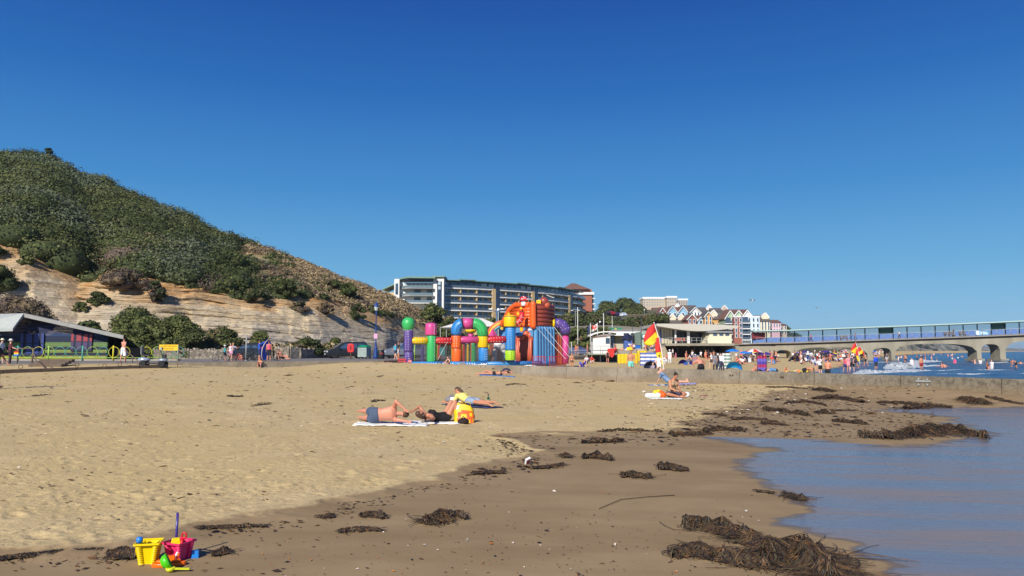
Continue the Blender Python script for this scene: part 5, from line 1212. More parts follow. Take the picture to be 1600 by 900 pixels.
# lower block
def low_left():
 z0,z1=.4,zU0
 m=MB(); a,b=CL,C0; m.add([(a.x,a.y,P(810,526,71).z),(b.x,b.y,P(810,526,71).z),(b.x,b.y,z1),(a.x,a.y,z1),(a.x,a.y+4,.6),(b.x+1,b.y+4,.6),(b.x+1,b.y+4,z1),(a.x,a.y+4,z1)],[(0,1,2,3),(3,2,6,7)]); pn=m.build('picture_panel',vm['sky'],park)
 n=(b-a).normalized().cross(Vector((0,0,1)));
 if n.y>0:n=-n
 def on(u,py,off=.03):p=a.lerp(b,u)+n*off; return Vector((p.x,p.y,P(818,py,71.2).z))
 c=on(.35,514); m=MB();
 for s,mi in((.27,1),(.21,0)):
  vs=[c+(b-a).normalized()*s*math.cos(k*math.pi/8)+Vector((0,0,s*math.sin(k*math.pi/8)))+n*(.012*(1-mi))for k in range(16)]; m.add(vs,[tuple(range(16))],mi)
 m.build('sun_picture',[vm['yellow'],vm['orange']],pn)
 m=MB()
 for u,s in((.62,.12),(.7,.17),(.8,.14),(.9,.1)):c=on(u,515); vs=[c+(b-a).normalized()*s*1.3*math.cos(k*math.pi/6)+Vector((0,0,s*.7*math.sin(k*math.pi/6)))+n*u*.02 for k in range(12)]; m.add(vs,[tuple(range(12))])
 m.build('cloud_picture',vm['white'],pn)
 m=MB()
 q0,q1=a+n*.02,b+n*.02; m.add([(q0.x,q0.y+.1,.4),(q1.x,q1.y+.1,.4),(q1.x,q1.y+.1,P(818,523,71.2).z),(q0.x,q0.y+.1,P(818,523,71.2).z)],[(0,1,2,3)])
 for k in range(9):
  u=(k+.5)/9; p=a.lerp(b,u)+n*.15; top=P(818,521.5+abs(k-3.6)*1.4,71.2).z; q=a.lerp(b,.2+.8*u)+n*.25; m.tube([(q.x,q.y,.45),(q.x*.6+p.x*.4,q.y,1.4),(p.x,p.y,top-.2),(p.x,p.y+.1,top)],[.15,.15,.13,.06],12)
 m.build('rock_panel',vm['rust'],park)
 for px,py,s in((811,524,.26),(822,522,.34),(828,524,.3),(817,527,.28)):MB().ell(P(px,py,71),(s,s*.8,s),14,9).build('rock_lump',vm['rust'],park)
 c=P(811,522.5,70.6); MB().ell(c,(.38,.12,.18),14,8).build('dolphin_shape',vm['blue'],park)
low_left()
wallq((C0.x+.1,C0.y+.1,0),(C1.x-.05,C1.y-.1,0),.45,zU0-.1,.3,'sky',7,horiz=False,name='blue_ribbed_panel')
m=MB(); m.tube([(C0.x,C0.y,zU0-.05),(C1.x,C1.y,zU0-.05)],.13,10); m.build('ledge_tube',vm['sky'],park)
m=MB(); m.tube([(C0.x+.2,C0.y-.15,.5),(C1.x,C1.y-.15,.5)],.2,10); m.build('foot_tube',vm['blue'],park)
m=MB(); m.add([(C0.x+.3,C0.y+.4,.4),(C1.x-.2,C1.y+.3,.4),(CLL.x,CLL.y+2,.4),(CLL.x,CLL.y,.4),(C0.x+.3,C0.y+.4,zU0),(C1.x-.2,C1.y+.3,zU0),(CLL.x,CLL.y+2,zU0),(CLL.x,CLL.y,zU0)],[(4,5,6,7),(0,1,5,4),(1,2,6,5),(2,3,7,6),(3,0,4,7)]); m.build('block_core',vm['sky'],park)
P2=P(867,510,73.4); P3=P(883,510,74.6)
wallq((P2.x,P2.y,0),(P3.x,P3.y,0),.45,P(874,524,74).z,.3,'rust',5,horiz=False,name='rock_panel',prof=lambda t:P(874,523+7*t*t,74).z)
elbow([P(867,505.5,73),P(872,505.5,73),P(879,508,73),P(883.3,514,73),P(883.8,522,73)],.50,'purple','white')
m=MB(); m.tube([P(863.5,505.5,73),P(867,505.5,73)],.42,18); m.build('collar',vm['yellow'],park)
t,b=P(883.5,522,73),P(883.5,556,73); m=MB(); m.lathe([(.30,.42),(.31,t.z)],c=(t.x,t.y,0),n=20); m.build('column',vm['pink'],park)
c_=P(818.5,478,71.5); m=MB(); m.lathe([(.27,0),(.25,.25),(.22,.5)],c=c_,n=20); m.build('mushroom_stem',vm['white'],park)
m=MB(); m.lathe([(.38,.46),(.41,.55),(.35,.75),(.2,.88),(.001,.93)],c=c_,n=22)
for a,h,rr in((-.5,.62,.385),(.3,.7,.35),(-.1,.82,.26),(.9,.6,.39)):m.ell((c_.x+math.sin(a)*rr,c_.y-math.cos(a)*rr,c_.z+h),.07,8,5,1)
m.build('mushroom_cap',[vm['red'],vm['white']],park)
for px,py,s,col in((850,471,.42,'brick'),(847,476,.33,'rust'),(854,476.5,.33,'rust'),(850.5,479,.3,'rust')):MB().ell(P(px,py,72),(s,s*.8,s),16,10).build('crest_lump',vm[col],park)
MB().box(P(841.5,472.5,71.6),(.42,.3,.42)).build('beak',vm['yellow'],park)
ropem=M('white_rope',(225,222,214),.8)
for a,b in((P(838,511,70),P(884,561,66)),(P(850,511,71),P(893,562,68)),(P(866,511,72),P(893,548,71)),(P(700,532,67),P(684,562,66))):m=MB(); m.tube([a,b],.018,4); m.build('guy_rope',ropem,park)
def barrier(lab,px0,px1,Y0,Y1,col):
 a=P(px0,563,Y0); b=P(px1,563,Y1); za=tz1(a.x,a.y); r=thing('crowd_barrier',lab,'barrier',(a.x,a.y,za)); v=Vector((b.x-a.x,b.y-a.y,0));
 m=MB(); m.tube([(0,0,.05),(0,0,1.05),(v.x,v.y,1.05),(v.x,v.y,.05)],.03,6); m.tube([(0,0,.2),(v.x,v.y,.2)],.025,6); m.build('frame',col,r)
 for k in range(1,12):p=v*k/12; m=MB(); m.tube([(p.x,p.y,.2),(p.x,p.y,1.05)],.012,5); m.build('bar',col,r)
 for t in(.12,.88):p=v*t; m=MB(); m.tube([(p.x,p.y-.3,.03),(p.x,p.y,.12),(p.x,p.y+.3,.03)],.02,5); m.build('foot',steel,r)
 return r
redp=M('red_barrier_paint',(190,50,60),.5)
barrier('red steel crowd barrier in front of the blue ribbed wall',832,852,66.5,66.5,redp); barrier('red steel crowd barrier right of the blue ribbed wall',858.5,884,69,70,redp)
r=thing('crate','red plastic crate panel standing at the foot of the purple column','crate',P(628.5,567,65)); r.location.z=tz1(r.location.x,65)
for k in range(4):MB().box((0,0,.09+k*.17),(.62,.4,.11)).build('slat',redp,r)
for sx in(-.3,.3):MB().box((sx,0,.33),(.05,.42,.66)).build('corner_post',redp,r)
sackm=M('white_sack',(232,230,226),.7,bump=.6,bscale=4,dist=.05)
for px,py,w,lab in((828,567,.72,'white sandbag by the lime foot of the tall column'),(749,568.5,.85,'flat white sandbag in front of the blue lower column')):
 p=P(px,py,QY(px)-3.0); p.z=tz1(p.x,p.y); m=MB()
 rr_=np.random.RandomState(int(px))
 for k in range(5):m.ell((lerp(-w,w,k/4)*.5,rr_.uniform(-.1,.1),.12),(w*.38,.3,.15+rr_.uniform(0,.06)),12,7)
 o=m.build('sandbag',sackm); o.location=p; tag(o,lab,'sandbag')
p=P(686.5,566,64.5); p.z=tz1(p.x,p.y)+.16; o=MB().ell((0,0,0),.17,16,10).build('beach_ball',vm['yellow']); o.location=p; tag(o,'small yellow ball below the second play park net','ball')
p=P(722.5,566,64.3); p.z=tz1(p.x,p.y); o=MB().box((0,0,.2),(.55,.4,.4),taper=.92).build('blower_box',M('grey_plastic',(122,124,124),.6)); o.location=p; tag(o,'grey blower box on the sand at the foot of the orange column','blower'); bevel(o,.03)
# ---- marquee behind
r=thing('marquee','low white marquee roof rising behind the play park arch','marquee',P(738,545,112)); r.location.z=PZ; s_=112/FPX
m=MB(); hw=46*s_; ze,za=36*s_+.9,51*s_+.75
m.add([(-hw,-4,ze-.2),(hw,-4,ze),(hw,6,ze),(-hw,6,ze-.2),(-.5,1,za),(1.5,1,za)],[(0,1,5,4),(1,2,5),(2,3,4,5),(3,0,4)]); m.build('roof',M('marquee_white',(232,228,216),.7),r)
for x,y in((-hw,-4),(hw,-4),(hw,6),(-hw,6),(0,-4)):MB().tube([(x,y,0),(x,y,ze-.1)],.06,6).build('pole',steel,r)
# ---- vehicles
tyre=mat('tyre',(.018,.018,.02),.85); rimm=M('alloy',(170,172,176),.35,metal=.6); lampg=M('headlamp',(225,230,235),.2); redl=M('rear_lamp',(170,20,25),.3)
def vehicle(lab,x,y,rz,paint,L_=4.6,H=1.85,W=1.8,van=True,cat='van',name='parked_van',z=PZ,group=None,nose=.9):
 """x forward along +X locally; body is a lofted side profile with rounded shoulders"""
 r=thing(name,lab,cat,(x,y,z),rz,group)
 h=H
 if van:prof=[(L_/2,.35),(L_/2+.02,.62),(L_/2-.12,.92),(L_/2-nose,1.12),(L_/2-nose-.85,h-.12),(L_/2-nose-1.3,h),(-L_/2+.3,h-.02),(-L_/2+.06,h-.3),(-L_/2,.9),(-L_/2,.35)]
 else:prof=[(L_/2,.32),(L_/2+.03,.58),(L_/2-.1,.82),(L_/2-nose-.15,.98),(L_/2-nose-1.0,h-.1),(L_/2-nose-1.5,h),(-L_/2+1.0,h-.04),(-L_/2+.35,1.05),(-L_/2+.05,.95),(-L_/2,.35)]
 m=MB(); n=len(prof); secs=[]
 for s,inset in((-1,.10),(-1,.0),(1,.0),(1,.10)):
  row=[]
  for(px,pz)in prof:
   cx=0; f=.965 if inset else 1.0; top=max(0,(pz-1.0))*.16
   row.append((px*(f if inset else 1),s*(W/2-inset-0)*1.0-s*top+(s*0),pz if not inset else lerp(pz,.9,.04)))
  secs.append(row)
  # section order: outermost faces at full width, inner rows give rounded edges
 rows=[[(p[0],-W/2+max(0,p[2]-.95)*.17+0.0,p[2])for p in[(a,0,b)for a,b in prof]],[(p[0],W/2-max(0,p[2]-.95)*.17,p[2])for p in[(a,0,b)for a,b in prof]]]
 vs=rows[0]+rows[1]; fs=[tuple(range(n-1,-1,-1)),tuple(range(n,2*n))]+[(k,(k+1)%n,n+(k+1)%n,n+k)for k in range(n)]
 m.add(vs,fs); b=m.build('body',paint,r); bv=bevel(b,.07,3); bv.modifiers[0].angle_limit=R(25)
 MB().box((0,0,.30),(L_-.1,W-.1,.2)).build('underside',blackm,r)
 sidew=lambda z_:W/2-max(0,z_-.95)*.17
 # windows
 i1,i2=(3,4); wx0,wz0=prof[i1]; wx1,wz1=prof[i2]
 q=MB(); e=.03; a0,a1=lerp(0,1,.12),.9
 xa,za_=lerp(wx0,wx1,a0),lerp(wz0,wz1,a0); xb,zb_=lerp(wx0,wx1,a1),lerp(wz0,wz1,a1)
 q.add([(xa+e,-sidew(za_)+.12,za_+e),(xa+e,sidew(za_)-.12,za_+e),(xb+e,sidew(zb_)-.12,zb_+e),(xb+e,-sidew(zb_)+.12,zb_+e)],[(0,1,2,3)]); q.build('windscreen',glassm,r)
 for s in(-1,1):
  zl,zt=1.08,h-.22; x0=wx0-.35; x1=wx1-.1; x2=-L_/2+(.35 if van else.8)
  for k,(u,v)in enumerate(((x0,x1-.75),(x1-.85,x2+.9),(x2+.8,x2))):
   q=MB(); q.add([(u,s*(sidew(zl)+.006),zl),(v,s*(sidew(zl)+.006),zl),(v if k<2 else v+.15,s*(sidew(zt)+.006),zt),((x1-.1 if k==0 else u),s*(sidew(zt)+.006),zt)],[(0,1,2,3)if s<0 else(3,2,1,0)]); q.build('side_window',glassm,r)
  MB().box((L_/2-.03,s*(W/2-.28),.74),(.14,.36,.17)).build('headlight',lampg,r)
  MB().box((-L_/2+.02,s*(W/2-.12),1.0),(.08,.14,.4)).build('tail_light',redl,r)
  MB().box((wx0-.35,s*(W/2+.1),1.12),(.12,.2,.16)).build('door_mirror',paint,r)
  for wx_ in(L_/2-.85,-L_/2+.85):
   w=thing('wheel',None,None,(wx_,s*(W/2-.12),.32)); w.parent=r
   m=MB(); m.lathe([(.2,-.1),(.31,-.1),(.33,-.06),(.33,.06),(.31,.1),(.2,.1)],n=22,M4=Matrix.Rotation(R(90),4,'X')); m.build('tyre',tyre,w)
   m=MB(); m.lathe([(.001,s*-.09),(.2,s*-.10),(.2,s*-.04)],n=14,M4=Matrix.Rotation(R(90),4,'X')); m.build('rim',rimm,w)
   m=MB(); m.lathe([(.001,-s*.105),(.37,-s*.105),(.375,s*.02)],c=(0,0,0),n=22,M4=Matrix.Rotation(R(90),4,'X'))if False else None
 MB().box((L_/2+.02,0,.42),(.12,W-.25,.2)).build('bumper',blackm,r); MB().box((L_/2+.035,0,.70),(.06,W-1.0,.12)).build('grille',blackm,r)
 MB().box((L_/2+.09,0,.47),(.02,.5,.11)).build('number_plate',whitem,r)
 return r
charc=mat('charcoal_car_paint',(.022,.024,.028),.25,var=.1,coat=.6); silv=mat('silver_car_paint',(.30,.33,.38),.3,var=.05,metal=.5,coat=.5); blk=mat('black_car_paint',(.012,.012,.016),.25,coat=.6,var=.1)
c_=P(541,560,85); vehicle('charcoal compact van parked nose left beside the red lifebuoy box',c_.x,85,R(205),charc,4.5,1.82)
c_=P(627,560,86); vehicle('silver people carrier parked behind the purple column',c_.x+.3,86,R(200),silv,4.6,1.75,van=True)
c_=P(387,560,71); vehicle('black car standing behind the bicycles and the grey pole',c_.x,71.5,R(168),blk,3.3,1.55,1.7,van=True,cat='car',name='parked_car',nose=.6)
for i,(px,py,col,lab)in enumerate(((951,489.5,M('car_dark_grey',(50,56,62),.35),'dark grey car at the left end of the hill road row'),(956,490.5,M('car_red',(160,30,45),.35),'red car on the hill road'),(964,492,M('car_navy',(40,50,90),.35),'navy car next to the red one on the hill road'),(970,493.5,M('car_white',(215,220,228),.35),'white car at the front of the hill road row'),(974.5,492.5,M('car_ice',(190,205,220),.35),'pale silver car at the right end of the hill road row'))):
 p=P(px,py+1.6,300); vehicle(lab,p.x,302,R(115),col,3.4,1.5,1.7,van=False,cat='car',name='parked_car',z=p.z,group='cars on the hill road')
for px,Yc,col,lab in((897.5,130,M('car_blue',(50,80,150),.35),'blue car half hidden behind the terrace fence'),(1000,184,darkm,None)):
 if lab:p=P(px,547,Yc); vehicle(lab,p.x,Yc,R(190),col,3.9,1.45,1.7,van=False,cat='car',name='parked_car')
 # ---- street furniture on the promenade
def at_prom(px,Y):p=P(px,550,Y); return Vector((p.x,Y,PZ))
royal=M('royal_blue_paint',(28,66,136),.4)
r=thing('street_lamp','ornate royal blue lamp post with a pink notice beside the charcoal van','street lamp',at_prom(587,80))
m=MB(); m.lathe([(.27,0),(.25,.25),(.2,.5),(.18,.9),(.12,1.3),(.09,1.6),(.11,1.65),(.06,1.75),(.05,4.6),(.09,4.65),(.05,4.75),(.04,5.0)],n=14); m.build('post',royal,r)
m=MB(); m.lathe([(.13,5.0),(.24,5.35),(.25,5.42)],n=8,smooth=False); ln=m.build('lantern_glass',mat('lantern_glass',(.55,.58,.55),.15),r)
m=MB(); m.lathe([(.30,5.42),(.30,5.47),(.16,5.62),(.13,5.78),(.05,5.85),(.03,6.0),(.001,6.1)],n=10); m.build('lantern_cap',royal,r)
MB().box((0,-.14,2.35),(.36,.02,.5)).build('pink_notice',M('pink_paper',(236,170,200),.8),r)
for a in(-.22,.22):MB().tube([(0,0,4.62),(a,0,4.62)],.02,5).build('ladder_bar',royal,r)
r=thing('lifebuoy_box','red lifebuoy housing on a rusty post in front of the charcoal van','lifebuoy',at_prom(548,76)); rp=M('lifebuoy_red',(205,40,45),.45)
r.location.z=.35
m=MB(); n=20; pr=[(.34*(abs(math.cos(a))**.55)*np.sign(math.cos(a)),.44*(abs(math.sin(a))**.55)*np.sign(math.sin(a)))for a in np.linspace(0,2*math.pi,n,endpoint=False)]
m.add([(x,-.1,z+1.55)for x,z in pr]+[(x,.12,z+1.55)for x,z in pr],[tuple(range(n)),tuple(range(2*n-1,n-1,-1))]+[(k,n+k,n+(k+1)%n,(k+1)%n)for k in range(n)]); b=m.build('housing',rp,r); bevel(b,.04)
m=MB(); m.box((0,-.115,1.58),(.12,.03,.35)); m.build('slot',M('dark_red',(110,20,25),.6),r); MB().tube([(0,.05,0),(0,.05,1.25)],.055,8).build('post',ironm,r)
r=thing('waste_container','grey wheeled waste container with green lid left of the lamp post','bin',at_prom(569.5,80),R(-20)); gr_=M('container_grey',(150,165,158),.6); gn_=M('container_lid',(20,130,90),.5)
b=MB().box((0,0,.68),(1.05,1.0,1.0),taper=1.0).build('body',gr_,r); bevel(b,.03)
for k in range(3):MB().box((0,-.51,.45+k*.25),(.95,.03,.04)).build('rib',gr_,r)
m=MB(); m.add([(-.58,-.56,1.19),(.58,-.56,1.19),(.58,.56,1.19),(-.58,.56,1.19),(-.3,-.2,1.42),(.3,-.2,1.42),(.3,.5,1.42),(-.3,.5,1.42)],[(3,2,1,0),(4,5,6,7),(0,1,5,4),(1,2,6,5),(2,3,7,6),(3,0,4,7)]); m.build('lid',gn_,r)
for sx in(-.42,.42):
 for sy in(-.38,.38):m=MB(); m.lathe([(.001,-.03),(.09,-.03),(.09,.03),(.001,.03)],c=(0,0,0),n=12,M4=Matrix.Translation((sx,sy,.09))@Matrix.Rotation(R(90),4,'X')); m.build('castor',tyre,r)
r=thing('litter_bin','black litter bin at the right foot of the blue lamp post','bin',at_prom(595.5,79)); m=MB(); m.lathe([(.33,0),(.36,.1),(.36,.8),(.32,.88),(.2,.92)],n=18); m.build('body',blackm,r); MB().box((.1,-.35,.55),(.3,.06,.14)).build('slot',M('slot_red',(150,40,40),.6),r)
r=thing('post','plain grey steel post standing in front of the black car','post',at_prom(384.5,64)); MB().tube([(0,0,0),(0,0,2.15)],.06,8).build('shaft',steel,r); MB().tube([(0,0,0),(0,0,.06)],.12,8).build('base_plate',steel,r)
# stone wall along the cliff foot with a ragged row of upright coping stones
stone,nt,B=nodes('rubble_stone'); tc=N(nt,'ShaderNodeTexCoord').outputs['Object']
vo=N(nt,'ShaderNodeTexVoronoi'); vo.inputs['Scale'].default_value=3.4; L(nt,tc,vo.inputs[0]); ve=N(nt,'ShaderNodeTexVoronoi',feature='DISTANCE_TO_EDGE'); ve.inputs['Scale'].default_value=3.4; L(nt,tc,ve.inputs[0])
sp=N(nt,'ShaderNodeSeparateColor'); L(nt,vo.outputs['Color'],sp.inputs[0])
c=mixc(nt,sp.outputs[0],(0.20,0.165,0.125),(0.42,0.36,0.28)); c=mixc(nt,rng(nt,ve.outputs['Distance'],0.02,0.07,1,0),c,(0.12,0.10,0.08)); L(nt,c,B.inputs['Base Color']); B.inputs['Roughness'].default_value=.95
def stone_wall(lab,pts,h0,h1,seed):
 r=thing('stone_wall',lab,'wall'); q=np.random.RandomState(seed); m=MB(); cp=MB()
 for i,(a,b)in enumerate(zip(pts[:-1],pts[1:])):
  a,b=Vector(a),Vector(b); ha=lerp(h0,h1,i/max(1,len(pts)-2)); L_=(b-a).length; d=(b-a)/L_
  m.beam((a.x,a.y,PZ+ha/2-.05),(b.x,b.y,PZ+ha/2-.05),.4,ha+.1,up=(0,0,1))
  s=.1
  while s<L_-.1:
   w=q.uniform(.16,.3); p=a+d*s; hh=q.uniform(.12,.2)if int(s/.55)%2==0 else q.uniform(.04,.08); cp.box((p.x,p.y,PZ+ha+hh/2),(w,.34,hh),rz=q.uniform(-.1,.1)); s+=w+.05
 m.build('wall',stone,r); cp.build('coping',stone,r); return r
wp=lambda px,Y:(P(px,550,Y).x,Y)
stone_wall('rubble stone wall behind the bicycles at the cliff foot',[wp(240,76),wp(285,77),wp(330,78),wp(385,79),wp(425,81)],.9,.95,1)
stone_wall('taller stone wall block right of the two people sitting on the ground',[wp(430,81),wp(452,81),wp(466,82)],1.15,1.1,2)
stone_wall('stone wall running down behind the charcoal van',[wp(468,83),wp(500,88),wp(560,91),wp(625,96)],.95,.9,3)
strip=[]
rsq=np.random.RandomState(8); C=[]
for _ in range(420):
 px=rsq.uniform(225,520); Yq=float(np.interp(px,[225,425,520],[78.5,83.5,88]))+rsq.uniform(0,2.5); p=P(px,550,Yq); C.append((p.x,p.y,PZ+rsq.uniform(.3,1.3)))
C=np.array(C); LQ,ci=leaf_quads(C,np.full((len(C),3),.5),26,.16,rsq); o=bpy.data.objects.new('wall_foot_growth',quads_mesh('wall_foot_growth',LQ,[LEAF[3],strawm,LEAF[1]],rsq.randint(0,3,len(C))[ci])); COL.objects.link(o); tag(o,'dry grass and weeds growing over the wall at the cliff foot',kind='stuff')
# ---- striped beach building
def beach_hut():
 Y=70; r=thing('beach_building','beach building striped navy, green and yellow with pale pitched roof at the left edge','building')
 X=lambda px:P(px,530,Y).x; Zp=lambda py:wz(py,Y)
 cols=[(22,20,32),(20,22,38),(20,24,46),(20,28,58),(24,36,78),(20,32,72),(30,56,96),(22,36,70),(24,40,62),(104,130,74),(24,36,52),(122,140,66),(26,40,58),(150,142,52),(30,46,66)]  # board paint darkened, so the shade on this wall is in the colours
 ms=[M('board_%s'%n_,c_,.7,var=.12)for n_,c_ in zip(['navy','midnight','indigo','deep_blue','blue','strong_blue','azure','cobalt','petrol','lime','slate_blue','spring_green','teal','mustard','harbour'],cols)]
 zt,zb=Zp(493),PZ; n=30; m=MB(); xl=X(-70)
 ridge=X(37); xr=X(168)
 for k in range(n):
  z0=lerp(zb,zt,k/n); z1=lerp(zb,zt,(k+1)/n)-.02; zm=(z0+z1)/2
  # right limit under the long slope
  zr=lambda z:X(lerp(37,193,min(1,max(0,(Zp(491)-z)/(Zp(491)-Zp(525))))))
  x1=min(xr,zr(z1)-.05); x0=xl if z1<Zp(513)else X(lerp(20,37,(z1-Zp(513))/(Zp(491)-Zp(513))))
  if x1-x0<.3:continue
  band=14-int(k*14/n); lvl=(z0-zb)/(Zp(521)-zb); ci=13-int(min(13,lvl*8))if lvl<1.4 else max(0,3-int((lvl-1.0)*3))
  m.box(((x0+x1)/2,Y+.1,zm),(x1-x0,.2,z1-z0),mi=int(np.clip(ci,0,14)))
 m.build('wall',ms,r)
 MB().prism([(xl,Y+.22),(xr-.1,Y+.22),(xr*1.13,Y+8),(xl,Y+8)],zb,Zp(525)).build('back_room',ms[0],r)
 roofm=M('pale_roof_felt',(176,180,174),.8,var=.06); sof=M('roof_underside',(110,92,80),.8); tr=M('roof_trim',(150,148,142),.6)
 A,B_,C_,D=P(37,489.5,Y-1.2),P(-70,492.5,Y+8),P(-70,515,Y-3),P(20,513,Y-2.6)
 m=MB(); th=Vector((0,0,-.25)); m.add([A,B_,C_,D,A+th,B_+th,C_+th,D+th],[(0,1,2,3),(7,6,5,4),(2,6,7,3),(3,7,4,0)]); m.build('roof',roofm,r)
 m=MB(); E,F=P(193,524.0,Y-1.2),P(193,523.6,Y+9); G=P(37,488.5,Y+9); th=Vector((0,0,-.34))
 m.add([A,E,F,G,A+th,E+th,F+th,G+th],[(3,2,1,0),(0,1,5,4),(1,2,6,5)],0); m.add([A+th,E+th,F+th,G+th],[(0,1,2,3)],1); m.build('roof_slope',[tr,sof],r)
 def door(px0,px1,y0,y1,c1,c2,lab):
  d=MB().box(((X(px0)+X(px1))/2,Y-.06,(Zp(y0)+Zp(y1))/2),(X(px1)-X(px0),.12,Zp(y0)-Zp(y1))).build('door',M('door_navy',(20,28,58),.6),r); d['label']=lab
  for k,(u0,u1)in enumerate(((.02,.14),(.27,.50),(.60,.80),(.90,1.0))):
   for(v0,v1)in((.0,.42),(.46,.9)):
    q=MB().box((lerp(X(px0),X(px1),(u0+u1)/2),Y-.14,lerp(Zp(y0),Zp(y1),(v0+v1)/2)),((X(px1)-X(px0))*(u1-u0),.03,(Zp(y0)-Zp(y1))*(v1-v0))); q.build('panel',c1 if v0==0 or c2 is None else c2,d)
 door(33,70,521,556,M('panel_blue',(42,64,128),.5),None,'double door with pale blue panels'); door(112,145,522,549,M('panel_red',(150,58,66),.5),M('panel_plum',(74,58,96),.5),'double door with red panels')  # door panels also coloured darker to stand for the wall's shade
 MB().box(((X(167)+X(186))/2,Y+2.5,(PZ+Zp(543))/2),(X(186)-X(167),3,Zp(543)-PZ)).build('side_store',blackm,r)
beach_hut()
# ---- ring railing
def ring_rail():
 r=thing('promenade_railing','railing of linked yellow, green and teal rings before the striped building','railing'); Y=65.5
 cy,cg,ct=M('rail_yellow',(214,200,50),.5),M('rail_lime',(150,190,80),.5),M('rail_teal',(80,160,140),.5)
 R_=8.2/FPX*Y; zc=PZ+.28+R_; k=0
 for px in np.arange(26,284,16.9):
  if 205<px<212:k+=1; continue
  x=P(px,550,Y).x; col=[ct,cg,cy,cg,ct,ct,ct,cg,ct,cy,cy,cy,cy,cg,ct,ct,ct][k%17]
  m=MB(); m.tube([(x+R_*math.cos(a),Y,zc+R_*math.sin(a))for a in np.linspace(0,2*math.pi,24,endpoint=False)],.021,6,closed=True); m.build('ring',col,r); k+=1
 for px,col in((-25,cg),(28,ct),(76,cg),(129,ct),(177,cy),(222,cg),(278,ct)):
  x=P(px,550,Y).x; MB().tube([(x,Y,PZ),(x,Y,PZ+1.28)],.065,8).build('post',col,r)
 x0,x1=P(-25,550,Y).x,P(278,550,Y).x; MB().tube([(x0,Y,PZ+.25),(x1,Y,PZ+.25)],.035,6).build('bottom_rail',cg,r)
 MB().box(((x0+x1)/2,Y+.3,PZ+.06),(x1-x0,.5,.12)).build('kerb',conc,r)
ring_rail()
# ---- ramp with hand rails and the timber edging
browns=M('brown_handrail',(112,92,78),.7); timb=M('grey_timber',(104,90,76),.85,var=.2)
def handrail(lab,pts,posts):
 r=thing('handrail',lab,'handrail',(0,0,0)); MB().tube(pts,.035,6).build('rail',browns,r)
 for p in posts:p=Vector(p); MB().tube([p,(p.x,p.y,tz1(p.x,p.y)-.05)],.04,6).build('post',browns,r)
handrail('brown metal handrail above the wooden steps at far left',[P(28,544.5,51),P(52,544.5,51),P(54,557,50),P(86,577,47)],[P(28,544.5,51),P(52,544.5,51),P(86,575,47)])
handrail('second brown handrail slanting down the beach steps',[P(50,557,50.5),P(73,577.5,46.5)],[P(50,557,50.5),P(73,576,46.5)])
handrail('slanting handrail between the bare backed man and the mobility scooter',[P(197,548,56),P(218,566,53)],[P(197,548,56),P(207,557,54.5),P(218,565,53)])
r=thing('steps','brown wooden steps leading off the promenade at far left','steps',gp(*P(76,573,49.5)[:2]))
for k in range(4):MB().box((0,.9-k*.38,.34-k*.10),(2.1,.36,.2)).build('tread',timb,r)
r=thing('timber_edging','long low timber edging with small iron rings lying on the sand','timber edging'); a,b=onterr(-60,586),onterr(262,574.5)
for k in range(6):p,q=a.lerp(b,k/6),a.lerp(b,(k+1)/6-.004); m=MB(); m.beam(p+Vector((0,0,.08)),q+Vector((0,0,.08)),.22,.26); m.build('beam',timb,r)
for px,py in((32,577),(120,573.5),(163,575.5),(187,572)):
 p=onterr(px,py+3); MB().tube([(p.x+.12*math.cos(t_),p.y,p.z+.25+.13*math.sin(t_))for t_ in np.linspace(0,6.283,14,endpoint=False)],.018,5,closed=True).build('iron_ring',ironm,r)
 # yellow sign
r=thing('sign','yellow warning sign with dark lettering on two posts beside the ring railing','sign',gp(*P(263,562,50.5)[:2])); ys=M('sign_board_yellow',(245,195,20),.5)
zt=P(263,538.5,50.5).z-r.location.z; MB().box((0,0,zt-.19),(1.2,.04,.38)).build('board',ys,r)
for sx in(-.62,.62):MB().tube([(sx,0,0),(sx,0,zt+.03)],.03,6).build('post',M('wooden_post',(140,126,100),.8),r)
inkm=mat('dark_ink',(.05,.03,.01),.7)
text_obj('ACCESS KEEP CLEAR',.115,(0,-.024,zt-.11),(R(90),0,0),inkm,r); text_obj('NO BOATING',.115,(0,-.024,zt-.27),(R(90),0,0),inkm,r)
